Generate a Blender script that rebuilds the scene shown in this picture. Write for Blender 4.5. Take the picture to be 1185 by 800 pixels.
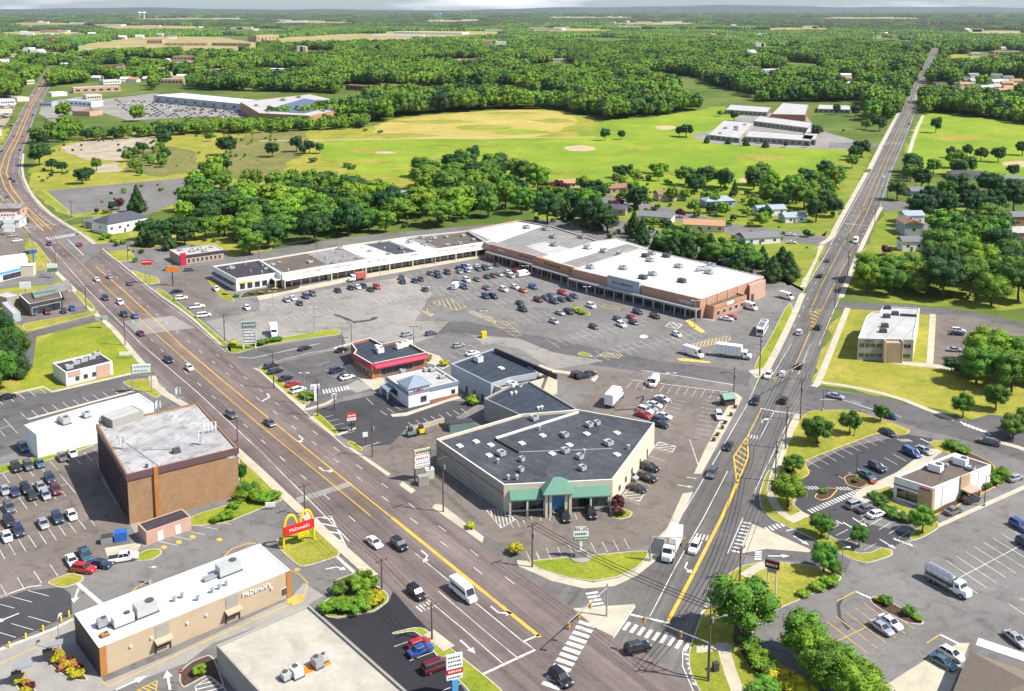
import bpy, bmesh, math, random
from mathutils import Vector, Matrix
R = math.radians
rnd = random.Random(7)
for o in list(bpy.data.objects): bpy.data.objects.remove(o)

# ---------------------------------------------------------------- camera, world, sun, exposure
SC = bpy.context.scene
COL = SC.collection
H_CAM = 110.0
FPX, CX, CY = 1154.0, 592.5, 176.0          # focal length and principal point in photo pixels (1185 wide)
PITCH = math.atan(166 / 1154.0)
cam = bpy.data.objects.new("camera", bpy.data.cameras.new("camera"))
COL.objects.link(cam)
cam.location = (0, 0, H_CAM)
cam.rotation_euler = (math.pi / 2 - PITCH, 0, 0)
cam.data.lens = 36 * FPX / 1185
cam.data.shift_y = -(400 - CY) / 1185
cam.data.clip_start = 1
cam.data.clip_end = 80000
SC.camera = cam

SUN_EL = R(50)
SUN_AZ = R(-14)                              # direction towards the sun, measured from +X
W = bpy.data.worlds.new("World"); SC.world = W; W.use_nodes = True
_nt = W.node_tree; _bg = _nt.nodes["Background"]
_sky = _nt.nodes.new("ShaderNodeTexSky"); _sky.sky_type = 'NISHITA'; _sky.sun_disc = False
_sky.sun_elevation = SUN_EL; _sky.sun_rotation = math.pi / 2 - SUN_AZ
_sky.altitude = 100; _sky.air_density = 1.0; _sky.dust_density = 0.5; _sky.ozone_density = 1.6
_tc = _nt.nodes.new('ShaderNodeTexCoord'); _mp = _nt.nodes.new('ShaderNodeMapping'); _mp.inputs['Scale'].default_value = (3, 3, 22); _nt.links.new(_tc.outputs['Generated'], _mp.inputs[0])
_cn = _nt.nodes.new('ShaderNodeTexNoise'); _cn.inputs['Scale'].default_value = 1.6; _cn.inputs['Detail'].default_value = 6; _nt.links.new(_mp.outputs[0], _cn.inputs['Vector'])
_cr = _nt.nodes.new('ShaderNodeValToRGB'); _cr.color_ramp.elements[0].position = .5; _cr.color_ramp.elements[1].position = .66; _nt.links.new(_cn.outputs[0], _cr.inputs[0])
_tn = _nt.nodes.new('ShaderNodeMix'); _tn.data_type = 'RGBA'; _tn.blend_type = 'MULTIPLY'; _tn.inputs[0].default_value = 1; _tn.inputs[7].default_value = (1.2, 1.42, 1.8, 1); _nt.links.new(_sky.outputs[0], _tn.inputs[6])
_mx = _nt.nodes.new('ShaderNodeMix'); _mx.data_type = 'RGBA'; _mx.inputs[7].default_value = (17, 17.5, 18.3, 1); _nt.links.new(_cr.outputs[0], _mx.inputs[0]); _nt.links.new(_tn.outputs[2], _mx.inputs[6])
_nt.links.new(_mx.outputs[2], _bg.inputs[0]); _bg.inputs[1].default_value = 0.05
sun = bpy.data.objects.new("sun", bpy.data.lights.new("sun", 'SUN')); COL.objects.link(sun)
sun.data.energy = 5.0; sun.data.angle = R(0.55); sun.data.color = (1, 0.95, 0.86)
_d = Vector((math.cos(SUN_AZ) * math.cos(SUN_EL), math.sin(SUN_AZ) * math.cos(SUN_EL), math.sin(SUN_EL)))
sun.rotation_euler = _d.to_track_quat('Z', 'Y').to_euler(); sun.location = (0, 0, 300)
SC.view_settings.view_transform = 'Standard'; SC.view_settings.look = 'None'
SC.view_settings.gamma = 1; SC.view_settings.use_curve_mapping = False
SC.view_settings.exposure = 0.62
SC.render.engine = 'CYCLES'
SC.cycles.max_bounces = 4; SC.cycles.diffuse_bounces = 2; SC.cycles.glossy_bounces = 2
SC.cycles.transmission_bounces = 2; SC.cycles.transparent_max_bounces = 4; SC.cycles.volume_bounces = 0
SC.cycles.caustics_reflective = False; SC.cycles.caustics_refractive = False
SC.cycles.use_denoising = True

# ---------------------------------------------------------------- helpers
def at(x, y, z=0.0):
    """ground-plane survey: photo pixel -> world point at height z"""
    dx = (x - CX) / FPX; dy = -(y - CY) / FPX
    fy = math.cos(PITCH) + dy * math.sin(PITCH); fz = -math.sin(PITCH) + dy * math.cos(PITCH)
    s = (z - H_CAM) / fz
    return Vector((dx * s, fy * s, z))
def to_px(X, Y, Z=0.0):
    Z -= H_CAM
    d = Y * math.cos(PITCH) - Z * math.sin(PITCH); u = Y * math.sin(PITCH) + Z * math.cos(PITCH)
    return CX + FPX * X / d, CY - FPX * u / d
def heading(x0, y0, x1, y1):
    a, b = at(x0, y0), at(x1, y1); return math.atan2(b.y - a.y, b.x - a.x)
def inside(x, y, poly):
    c = False; j = len(poly) - 1
    for i in range(len(poly)):
        xi, yi = poly[i]; xj, yj = poly[j]
        if (yi > y) != (yj > y) and x < (xj - xi) * (y - yi) / (yj - yi) + xi: c = not c
        j = i
    return c
def V2(v): return Vector((v[0], v[1]))
def area2(p): return sum(p[i - 1][0] * p[i][1] - p[i][0] * p[i - 1][1] for i in range(len(p))) / 2
def ccw(p): return list(p) if area2(p) > 0 else list(reversed(p))
def inset(pts, d):
    """inset a ccw polygon by d"""
    out = []; n = len(pts)
    for i in range(n):
        a, b, c = V2(pts[i - 1]), V2(pts[i]), V2(pts[(i + 1) % n])
        e1 = (b - a).normalized(); e2 = (c - b).normalized()
        n1 = Vector((-e1.y, e1.x)); n2 = Vector((-e2.y, e2.x))
        m = n1 + n2
        if m.length < 1e-4: m = n1
        m.normalize(); k = max(0.45, m.dot(n1))
        out.append(b + m * (d / k))
    return out
def smooth_poly(pts, it=2, closed=True, c=.25):
    for _ in range(it):
        q = []; n = len(pts)
        for i in range(n if closed else n - 1):
            a, b = V2(pts[i]), V2(pts[(i + 1) % n])
            q += [a * (1 - c) + b * c, a * c + b * (1 - c)]
        if not closed: q = [V2(pts[0])] + q + [V2(pts[-1])]
        pts = q
    return pts

class MB:
    """collects geometry (world coordinates) for ONE mesh"""
    def __init__(s): s.v = []; s.f = []; s.m = []; s.k = 0
    def face(s, pts, m=None):
        i = len(s.v); s.v += [tuple(p) for p in pts]; s.f.append(tuple(range(i, i + len(pts)))); s.m.append(s.k if m is None else m)
    def mesh(s, vs, fs, m=None):
        i = len(s.v); s.v += [tuple(p) for p in vs]
        for f in fs: s.f.append(tuple(i + a for a in f)); s.m.append(s.k if m is None else m)
    def box(s, c, size, rz=0, m=None, taper=1.0):
        x, y, z = size[0] / 2, size[1] / 2, size[2] / 2; ca, sa = math.cos(rz), math.sin(rz); vs = []
        for dz in (-z, z):
            t = taper if dz > 0 else 1
            for dx, dy in ((-x, -y), (x, -y), (x, y), (-x, y)):
                dx *= t; dy *= t
                vs.append((c[0] + dx * ca - dy * sa, c[1] + dx * sa + dy * ca, c[2] + dz))
        s.mesh(vs, [(3, 2, 1, 0), (4, 5, 6, 7), (0, 1, 5, 4), (1, 2, 6, 5), (2, 3, 7, 6), (3, 0, 4, 7)], m)
    def prism(s, pts, z0, z1, m=None, top=True, bottom=False):
        pts = ccw(pts); n = len(pts)
        vs = [(p[0], p[1], z0) for p in pts] + [(p[0], p[1], z1) for p in pts]
        fs = [(i, (i + 1) % n, n + (i + 1) % n, n + i) for i in range(n)]
        if top: fs.append(tuple(range(n, 2 * n)))
        if bottom: fs.append(tuple(reversed(range(n))))
        s.mesh(vs, fs, m)
    def ring(s, outer, inner, z, m=None):
        n = len(outer)
        for i in range(n):
            j = (i + 1) % n
            s.face([(outer[i][0], outer[i][1], z), (outer[j][0], outer[j][1], z), (inner[j][0], inner[j][1], z), (inner[i][0], inner[i][1], z)], m)
    def cyl(s, p0, p1, r0, r1=None, n=8, m=None, caps=True):
        p0, p1 = Vector(p0), Vector(p1); r1 = r0 if r1 is None else r1
        d = (p1 - p0).normalized(); a = d.orthogonal().normalized(); b = d.cross(a)
        vs = []
        for p, r in ((p0, r0), (p1, r1)):
            for k in range(n):
                t = 2 * math.pi * k / n; vs.append(p + (a * math.cos(t) + b * math.sin(t)) * r)
        fs = [(i, (i + 1) % n, n + (i + 1) % n, n + i) for i in range(n)]
        if caps: fs += [tuple(reversed(range(n))), tuple(range(n, 2 * n))]
        s.mesh(vs, fs, m)
    def build(s, name, mats, parent=None, smooth=False, origin=None):
        me = bpy.data.meshes.new(name)
        if origin is None and parent is not None: origin = ORG[parent.name]
        o3 = Vector(origin) if origin is not None else Vector((0, 0, 0))
        me.from_pydata([(v[0] - o3.x, v[1] - o3.y, v[2] - o3.z) for v in s.v], [], s.f)
        if not isinstance(mats, (list, tuple)): mats = [mats]
        for m in mats: me.materials.append(M[m] if isinstance(m, str) else m)
        if len(mats) > 1: me.polygons.foreach_set('material_index', s.m)
        if smooth: me.polygons.foreach_set('use_smooth', [True] * len(me.polygons))
        me.update()
        ob = bpy.data.objects.new(name, me); COL.objects.link(ob)
        if parent is not None: ob.parent = parent; ORG[ob.name] = o3
        else: ob.location = o3; ORG[ob.name] = o3
        return ob
ORG = {}
REG = []                                      # things whose label gets its place in a row at the end
def words(n):
    w = "zero first second third fourth fifth sixth seventh eighth ninth tenth eleventh twelfth thirteenth fourteenth fifteenth sixteenth seventeenth eighteenth nineteenth twentieth".split()
    if n <= 20: return w[n]
    t = {2: 'twenty', 3: 'thirty', 4: 'forty', 5: 'fifty', 6: 'sixty', 7: 'seventy'}
    th = {2: 'twentieth', 3: 'thirtieth', 4: 'fortieth', 5: 'fiftieth', 6: 'sixtieth', 7: 'seventieth'}
    return th[n // 10] if n % 10 == 0 else t[n // 10] + '-' + w[n % 10]
def tag(o, label, cat, group=None, order=True):
    o['label'] = label; o['category'] = cat
    if group: o['group'] = group
    if order: REG.append(o)
    return o
def struct(o): o['kind'] = 'structure'; return o
def empty(name, loc, rz=0):
    o = bpy.data.objects.new(name, None); COL.objects.link(o); o.location = loc; o.rotation_euler.z = rz
    o.empty_display_size = 0.5; ORG[o.name] = Vector(loc); return o
def copy_tree(o, parent=None):
    c = o.copy(); COL.objects.link(c); c.parent = parent
    for k in ('label', 'category', 'group'):
        if k in c: del c[k]
    for ch in o.children: copy_tree(ch, c)
    return c
def finish_labels():
    by = {}
    for o in REG: by.setdefault(o['label'], []).append(o)
    for lab, os_ in by.items():
        if len(os_) == 1: continue
        def key(o):
            l = o.matrix_basis.translation; return to_px(l.x, l.y, l.z)[0]
        os_.sort(key=key); n = len(os_)
        for i, o in enumerate(os_):
            if n == 2: s = 'the %s one' % ('left', 'right')[i]
            elif i == 0: s = 'the leftmost'
            elif i == n - 1: s = 'the rightmost'
            elif i < n / 2 or n <= 6: s = words(i + 1) + ' from left'
            else: s = words(n - i) + ' from right'
            o['label'] = lab + ', ' + s
def CARD(n):
    return ''

# ---------------------------------------------------------------- materials
M = {}
class NT:
    def __init__(s, name):
        s.mat = bpy.data.materials.new(name); s.mat.use_nodes = True; s.t = s.mat.node_tree
        s.b = s.t.nodes['Principled BSDF']; s.n = s.t.nodes; s.tc = s.n.new('ShaderNodeTexCoord'); M[name] = s.mat
    def link(s, a, b): s.t.links.new(a, b)
    def map(s, scale=(1, 1, 1), rz=0, src=None):
        m = s.n.new('ShaderNodeMapping'); m.vector_type = 'TEXTURE'; m.inputs['Scale'].default_value = [1 / v for v in scale]; m.inputs['Rotation'].default_value[2] = -rz
        s.link(src or s.tc.outputs['Object'], m.inputs[0]); return m.outputs[0]
    def noise(s, scale, detail=4, rough=.6, vec=None, dist=0):
        n = s.n.new('ShaderNodeTexNoise'); n.inputs['Scale'].default_value = scale; n.inputs['Detail'].default_value = detail
        n.inputs['Roughness'].default_value = rough; n.inputs['Distortion'].default_value = dist
        s.link(vec or s.tc.outputs['Object'], n.inputs['Vector']); return n.outputs[0]
    def ramp(s, fac, stops):
        r = s.n.new('ShaderNodeValToRGB'); e = r.color_ramp.elements
        while len(e) < len(stops): e.new(.5)
        for el, (p, c) in zip(e, stops): el.position = p; el.color = (c, c, c, 1) if not isinstance(c, (tuple, list)) else (*c, 1)
        s.link(fac, r.inputs[0]); return r.outputs[0]
    def mix(s, fac, a, b, mode='MIX'):
        m = s.n.new('ShaderNodeMix'); m.data_type = 'RGBA'; m.blend_type = mode
        for i, x in ((0, fac), (6, a), (7, b)):
            if isinstance(x, (int, float)): m.inputs[i].default_value = x
            elif isinstance(x, (tuple, list)): m.inputs[i].default_value = (*x, 1)
            else: s.link(x, m.inputs[i])
        return m.outputs[2]
    def out(s, col, rough=.9, metal=0, spec=.3, bump=None, bs=.3, bd=.05):
        if isinstance(col, (tuple, list)): s.b.inputs['Base Color'].default_value = (*col, 1)
        else: s.link(col, s.b.inputs['Base Color'])
        s.b.inputs['Roughness'].default_value = rough; s.b.inputs['Metallic'].default_value = metal
        s.b.inputs['Specular IOR Level'].default_value = spec
        if bump is not None:
            b = s.n.new('ShaderNodeBump'); b.inputs['Strength'].default_value = bs; b.inputs['Distance'].default_value = bd
            s.link(bump, b.inputs['Height']); s.link(b.outputs[0], s.b.inputs['Normal'])
        return s.mat
def sc3(c, k): return tuple(min(1, v * k) for v in c)
def asphalt(name, c, rz=None, cracks=.5, stain=.35):
    t = NT(name)
    c = sc3(c, 1.38 if max(c) > .07 else 1.05); big = t.ramp(t.noise(.035, 7, .68), [(.3, sc3(c, .76)), (.7, sc3(c, 1.26))])
    fine = t.ramp(t.noise(2.5, 4, .75), [(.3, .74), (.7, 1.2)])
    col = t.mix(.8, big, fine, 'MULTIPLY')
    st = t.ramp(t.noise(.22, 3, .55, dist=1.2), [(.52, 1.), (.75, 1 - stain)])
    col = t.mix(1, col, st, 'MULTIPLY')
    if rz is not None:
        s1 = t.ramp(t.noise(1, 3, .6, t.map((.008, .36, 1), rz)), [(.35, .8), (.65, 1.16)])
        s2 = t.ramp(t.noise(1, 3, .6, t.map((.03, 1.6, 1), rz)), [(.35, .88), (.65, 1.1)])
        col = t.mix(1, col, s1, 'MULTIPLY'); col = t.mix(1, col, s2, 'MULTIPLY')
    if cracks:
        v = t.n.new('ShaderNodeTexVoronoi'); v.feature = 'DISTANCE_TO_EDGE'; v.inputs['Scale'].default_value = .16
        nz = t.n.new('ShaderNodeTexNoise'); nz.inputs['Scale'].default_value = .12; nz.inputs['Detail'].default_value = 7; nz.inputs['Roughness'].default_value = .7
        t.link(t.tc.outputs['Object'], nz.inputs['Vector'])
        sm = t.n.new('ShaderNodeVectorMath'); sm.operation = 'SCALE'; sm.inputs[3].default_value = 16; t.link(nz.outputs['Color'], sm.inputs[0])
        mx = t.mix(1., t.tc.outputs['Object'], sm.outputs[0], 'ADD')
        t.link(mx, v.inputs['Vector'])
        cr = t.ramp(v.outputs['Distance'], [(.0, 1 - cracks), (.012, 1.)])
        col = t.mix(t.ramp(t.noise(.05, 3, .6), [(.48, 0.), (.58, 1.)]), col, t.mix(1, col, cr, 'MULTIPLY'))
        tl = t.ramp(t.noise(.016, 3, .55, dist=2.), [(.47, 1.), (.485, .86), (.5, 1.)]); col = t.mix(.6, col, tl, 'MULTIPLY')
    t.out(col, .88, spec=.25)
def grass(name, a, b, c=None, s=.05, rz=None):
    t = NT(name); c = c or sc3(a, .7)
    col = t.mix(t.ramp(t.noise(s, 6, .65, dist=.4), [(.38, 0.), (.64, 1.)]), a, b)
    col = t.mix(t.ramp(t.noise(s * 5, 5, .7), [(.45, 0.), (.72, .65)]), col, c)
    f = t.noise(1.6, 5, .8)
    col = t.mix(1, col, t.ramp(f, [(.3, .62), (.7, 1.3)]), 'MULTIPLY')
    if rz is not None:
        w = t.n.new('ShaderNodeTexWave'); w.inputs['Scale'].default_value = .09; w.inputs['Distortion'].default_value = 1.5
        t.link(t.map((1, 1, 1), rz), w.inputs['Vector'])
        col = t.mix(1, col, t.ramp(w.outputs[1], [(.2, .92), (.8, 1.08)]), 'MULTIPLY')
    t.out(col, .95, spec=.1, bump=f, bs=.5, bd=.1)
def rough_mat(name, c, k=.12, s=.6, r=.85, fine=6, metal=0, dirt=None, spec=.3):
    t = NT(name)
    col = t.ramp(t.noise(s, 5, .65), [(.3, sc3(c, 1 - k)), (.7, sc3(c, 1 + k))])
    col = t.mix(.7, col, t.ramp(t.noise(fine, 3, .7), [(.3, .88), (.7, 1.08)]), 'MULTIPLY')
    if dirt: col = t.mix(t.ramp(t.noise(.13, 6, .7, dist=1.5), [(.48, 0.), (.72, dirt[1])]), col, dirt[0])
    t.out(col, r, metal, spec)
def flat(name, c, r=.5, metal=0, spec=.5, coat=0):
    t = NT(name); f = t.noise(1.3, 3, .6)
    col = t.ramp(f, [(.3, sc3(c, .93)), (.7, sc3(c, 1.05))])
    t.out(col, r, metal, spec); t.b.inputs['Coat Weight'].default_value = coat; t.b.inputs['Coat Roughness'].default_value = .05
def brick(name, c, mortar, s=1.2):
    t = NT(name); b = t.n.new('ShaderNodeTexBrick'); b.inputs['Scale'].default_value = s
    b.inputs['Color1'].default_value = (*sc3(c, .88), 1); b.inputs['Color2'].default_value = (*sc3(c, 1.12), 1); b.inputs['Mortar'].default_value = (*mortar, 1)
    sx = t.n.new('ShaderNodeSeparateXYZ'); cx = t.n.new('ShaderNodeCombineXYZ'); ad = t.n.new('ShaderNodeMath')
    t.link(t.tc.outputs['Object'], sx.inputs[0]); t.link(sx.outputs[0], ad.inputs[0]); t.link(sx.outputs[1], ad.inputs[1])
    t.link(ad.outputs[0], cx.inputs[0]); t.link(sx.outputs[2], cx.inputs[1]); t.link(cx.outputs[0], b.inputs['Vector'])
    col = t.mix(.8, b.outputs[0], t.ramp(t.noise(.35, 5, .6), [(.3, .85), (.7, 1.12)]), 'MULTIPLY')
    t.out(col, .9)
def membrane(name, c, seam=3.0, k=.15, dirt=((.2, .19, .17), .5), rz=0, seamk=.8):
    """roof membrane with seams and dirt"""
    t = NT(name)
    col = t.ramp(t.noise(.12, 6, .65, dist=.6), [(.3, sc3(c, 1 - k)), (.7, sc3(c, 1 + k))])
    w = t.n.new('ShaderNodeTexWave'); w.inputs['Scale'].default_value = 1 / seam / 3.2; w.inputs['Distortion'].default_value = .25
    t.link(t.map((1, 1, 1), rz), w.inputs['Vector'])
    col = t.mix(1, col, t.ramp(w.outputs[1], [(.0, seamk), (.05, 1.)]), 'MULTIPLY')
    col = t.mix(t.ramp(t.noise(.2, 6, .75, dist=2), [(.5, 0.), (.75, dirt[1])]), col, dirt[0])
    col = t.mix(.6, col, t.ramp(t.noise(4, 3, .7), [(.3, .85), (.7, 1.1)]), 'MULTIPLY')
    t.out(col, .75, spec=.3)
def foliage(name, dark, light, trans=.15):
    t = NT(name); oi = t.n.new('ShaderNodeObjectInfo'); ge = t.n.new('ShaderNodeNewGeometry')
    hs = t.n.new('ShaderNodeHueSaturation')
    col = t.mix(t.ramp(t.noise(.7, 3, .6), [(.35, 0.), (.65, 1.)]), dark, light)
    col = t.mix(.4, col, t.mix(oi.outputs['Random'], dark, light))
    lm = t.map((.011, .007, .01), 0, oi.outputs['Location']); col = t.mix(.5, col, t.mix(t.ramp(t.noise(1, 4, .6, lm), [(.38, 0.), (.62, 1.)]), dark, light))
    col = t.mix(1, col, t.ramp(ge.outputs['Random Per Island'], [(0, .7), (1, 1.3)]), 'MULTIPLY')
    mr = t.n.new('ShaderNodeMapRange'); mr.inputs[3].default_value = .475; mr.inputs[4].default_value = .515
    t.link(oi.outputs['Random'], mr.inputs[0]); t.link(mr.outputs[0], hs.inputs['Hue'])
    t.link(col, hs.inputs['Color']); t.out(hs.outputs[0], .7, spec=.2)
    t.b.inputs['Subsurface Weight'].default_value = 0
def glass(name, c, r=.12):
    t = NT(name); t.out(t.ramp(t.noise(.6, 2), [(.35, sc3(c, .6)), (.65, sc3(c, 1.4))]), r, .0, 1.0)

asphalt('road_main', (.116, .092, .084), -heading(351, 476, 452, 552), .35, .15)
asphalt('road_side', (.1, .094, .088), -heading(878, 430, 808, 549), .4, .2)
asphalt('asphalt_grey', (.125, .118, .112), None, .55)
asphalt('asphalt_pale', (.19, .178, .16), None, .5)
asphalt('asphalt_brown', (.122, .103, .088), None, .45)
asphalt('asphalt_dark', (.058, .056, .06), None, .1, .15)
asphalt('asphalt_new', (.025, .025, .029), None, 0, .1)
asphalt('asphalt_mid', (.085, .08, .08), None, .35)
asphalt('asphalt_centre', (.135, .098, .075), -heading(351, 476, 452, 552), .3, .15)
rough_mat('dirt', (.36, .30, .22), .3, .08, fine=1.5)
rough_mat('dirt_infield', (.45, .34, .2), .15, .1, fine=1.5)
rough_mat('mulch', (.075, .045, .03), .4, 1.5, fine=5)
rough_mat('concrete', (.47, .42, .32), .14, .25, fine=3, dirt=((.25, .22, .17), .45))
rough_mat('concrete_grey', (.29, .275, .25), .14, .25, fine=3, dirt=((.2, .19, .17), .4))
rough_mat('kerb', (.5, .46, .38), .15, 1, dirt=((.25, .23, .2), .5))
rough_mat('kerb_yellow', (.6, .42, .09), .2, 1, dirt=((.3, .28, .2), .5))
rough_mat('paint_white', (.66, .65, .61), .15, .8, fine=5, dirt=((.2, .19, .18), .85))
rough_mat('paint_yellow', (.66, .4, .05), .15, 1.2, fine=5, dirt=((.24, .19, .11), .8))
rough_mat('paint_faded', (.55, .53, .49), .15, 1, fine=4, dirt=((.19, .18, .17), .7))
rough_mat('paint_faded_yellow', (.52, .4, .16), .15, 1, fine=4, dirt=((.17, .16, .15), .8))
grass('ground_green', (.08, .13, .025), (.16, .19, .045), (.04, .08, .015), .01)
grass('lawn', (.15, .21, .025), (.27, .28, .045), (.11, .15, .022), .035)
grass('lawn_bright', (.18, .23, .022), (.29, .3, .035), (.13, .18, .02), .06)
grass('lawn_dry', (.22, .24, .03), (.36, .31, .06), (.13, .18, .025), .05)
grass('field_straw', (.38, .31, .08), (.47, .37, .12), (.25, .26, .05), .016, R(15))
grass('field_green', (.16, .26, .022), (.28, .33, .035), (.12, .21, .018), .014, R(40))
grass('field_dull', (.3, .26, .1), (.42, .34, .17), (.12, .15, .04), .006)
grass('scrub', (.2, .18, .06), (.11, .14, .03), (.3, .24, .12), .03)
rough_mat('white_wall', (.74, .73, .7), .06, .4)
rough_mat('cream_wall', (.62, .56, .42), .07, .4)
rough_mat('beige_wall', (.47, .365, .25), .07, .3)
rough_mat('tan_wall', (.42, .3, .19), .07, .3)
rough_mat('grey_wall', (.33, .31, .28), .09, .4)
rough_mat('pink_wall', (.5, .32, .24), .08, .4)
rough_mat('blue_grey_wall', (.38, .42, .45), .05, .4)
rough_mat('orange_wood', (.42, .17, .05), .15, 1)
rough_mat('gravel_roof', (.42, .39, .33), .13, .2, .9, 2, dirt=((.25, .22, .17), .5))
membrane('roof_patchy', (.37, .36, .36), 4, .3, ((.1, .09, .085), 1.), .3)
membrane('roof_dark', (.052, .056, .066), 3.2, .3, ((.15, .15, .145), .6), heading(600, 470, 720, 520), 1.35)
membrane('roof_navy', (.034, .044, .06), 3.2, .25, ((.11, .12, .13), .45), .6, 1.5)
membrane('roof_black', (.045, .038, .045), 4, .25, ((.12, .11, .1), .5), .6, 1.5)
membrane('roof_grey', (.24, .23, .22), 4, .2, ((.1, .09, .09), .7), .6)
membrane('roof_light', (.43, .42, .41), 5, .12, ((.25, .23, .2), .6), .6)
membrane('roof_brown', (.13, .105, .085), 5, .2, ((.07, .06, .05), .5), .6)
membrane('white_roof', (.66, .66, .65), 7, .1, ((.4, .385, .34), .8), .6, .88)
rough_mat('shingle_grey', (.17, .17, .18), .2, 1.5, fine=5)
rough_mat('shingle_dark', (.075, .08, .1), .2, 1.5, fine=5)
rough_mat('shingle_brown', (.24, .15, .1), .2, 1.5, fine=5)
rough_mat('shingle_orange', (.42, .24, .13), .2, 1.5, fine=5)
rough_mat('shingle_blue', (.3, .36, .42), .15, 1.5, fine=5)
rough_mat('shingle_taupe', (.19, .155, .12), .15, 1.5, fine=4)
brick('brick_tan', (.34, .195, .1), (.29, .2, .12), .9)
brick('brick_red', (.33, .13, .08), (.3, .2, .15), 1)
brick('brick_salmon', (.46, .25, .17), (.42, .28, .2), 1)
brick('stone_tan', (.45, .33, .2), (.35, .27, .18), .8)
flat('fascia_plum', (.13, .07, .075), .5)
flat('dark_wall', (.05, .045, .05), .6)
flat('green_metal', (.1, .23, .165), .45)
flat('slate_metal', (.2, .26, .32), .45)
flat('red_paint', (.5, .02, .07), .4, coat=.3); flat('faded_red', (.45, .1, .09), .5); flat('pink_red', (.42, .02, .075), .4, coat=.3)
flat('sign_red', (.6, .015, .02), .4); flat('sign_white', (.85, .85, .83), .4); flat('sign_green', (.05, .35, .2), .4)
flat('sign_yellow', (.85, .6, .0), .4); flat('sign_orange', (.75, .22, .01), .4); flat('sign_blue', (.03, .15, .5), .4); flat('light_blue', (.1, .35, .65), .4)
flat('ink', (.02, .02, .03), .6); flat('lettering_white', (.85, .84, .8), .5)
flat('metal_grey', (.35, .36, .36), .45, .3); flat('metal_dark', (.07, .07, .07), .5, .3); flat('hvac', (.45, .46, .45), .55, .2); flat('hvac_dark', (.07, .07, .08), .7)
flat('steel', (.55, .57, .6), .22, .9); flat('trim_white', (.78, .77, .74), .5)
rough_mat('wood_pole', (.14, .1, .075), .25, 2); flat('signal_yellow', (.65, .35, .02), .5)
flat('dumpster_green', (.16, .24, .22), .6); flat('blue_bin', (.02, .12, .42), .5)
glass('glass', (.035, .045, .055)); glass('car_glass', (.02, .024, .03), .06); flat('solar_glass', (.1, .13, .2), .5)
flat('tyre', (.02, .02, .02), .8); flat('rim', (.4, .4, .42), .3, .8)
flat('lamp_clear', (.7, .7, .68), .1); flat('lamp_red', (.35, .01, .01), .2)
for n_, c_ in dict(white=(.75, .75, .74), silver=(.42, .43, .45), grey=(.13, .135, .14), black=(.012, .012, .014), navy=(.015, .03, .08), blue=(.02, .07, .3), teal=(.04, .13, .19),
                   red=(.42, .01, .015), maroon=(.12, .01, .02), green=(.03, .09, .07), tan=(.35, .3, .22), orange=(.5, .12, .04)).items():
    flat('paint_' + n_ + '_car', c_, .28, .35 if n_ in ('silver', 'grey', 'teal') else 0, .5, .9)
foliage('leaf_bright', (.055, .14, .01), (.18, .31, .02))
foliage('leaf_mid', (.026, .08, .012), (.115, .24, .02))
foliage('leaf_dark', (.01, .035, .012), (.04, .11, .02))
foliage('leaf_wood', (.025, .07, .01), (.18, .3, .02))
foliage('leaf_far', (.02, .038, .014), (.075, .095, .03)); foliage('leaf_brown', (.04, .042, .022), (.1, .1, .045))
foliage('leaf_yellow', (.25, .26, .01), (.45, .42, .02))
foliage('leaf_purple', (.05, .012, .015), (.12, .03, .03))
foliage('leaf_orange', (.3, .12, .03), (.5, .3, .05))
foliage('leaf_pine', (.02, .055, .016), (.055, .12, .025))
rough_mat('bark', (.1, .075, .055), .3, 2)
rough_mat('hill_woods', (.03, .05, .035), .4, .004, .95, .02)
# ---------------------------------------------------------------- ground, fields, roads
def P(px, z=0): return [at(x, y, z) for x, y in px]
def sheet(name, px, z, mat, sm=0):
    pts = [V2(p) for p in P(px)]
    if sm: pts = smooth_poly(pts, sm)
    if name in ('field', 'dirt_patch', 'infield', 'faded_turf'):
        r = random.Random(len(px)); q = []
        for i in range(len(pts)):
            a, c = V2(pts[i]), V2(pts[(i + 1) % len(pts)]); L = (c - a).length; st = max(7., (a.y) * .011); k = max(1, int(L / st)); nn = Vector((a.y - c.y, c.x - a.x)).normalized() if L else Vector((0, 0))
            for j in range(k): q.append(a.lerp(c, j / k) + nn * r.uniform(-.3, .3) * min(st, L / k))
        pts = q
    pts = ccw(pts); b = MB(); b.face([(p[0], p[1], z) for p in pts]); return struct(b.build(name, mat))
def blob(name, cx, cy, w, h, z, mat, n=22, j=.12):
    r = random.Random(int(cx * 7 + cy)); return sheet(name, [(cx + math.cos(a) * w / 2 * (1 + r.uniform(-j, j)), cy + math.sin(a) * h / 2 * (1 + r.uniform(-j, j))) for a in [2 * math.pi * k / n for k in range(n)]], z, mat, 1)
def island(name, px, mat='lawn', kerb='kerb', z=.15, sm=1, kw=.22, base=0.0):
    pts = [V2(p) for p in P(px)]
    if sm: pts = smooth_poly(pts, sm + 1, c=.16)
    pts = ccw(pts); b = MB(); b.prism(pts, base, z + base, top=False)
    inn = inset(pts, kw); b.ring(pts, inn, z + base)
    o = struct(b.build(name, kerb)); g = MB(); g.face([(p[0], p[1], z + .02 + base) for p in inn])
    g.prism(inn, base + z - .05, base + z + .02, top=False)
    c = g.build('turf' if 'lawn' in mat else 'infill', mat, o); return o
def slab(name, px, mat='concrete', z=.14, sm=0):
    z -= .004 + (int(px[0][0]) % 5) * .0013
    pts = [V2(p) for p in P(px)]
    if sm: pts = smooth_poly(pts, sm)
    b = MB(); b.prism(pts, 0, z); return struct(b.build(name, mat))
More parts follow.
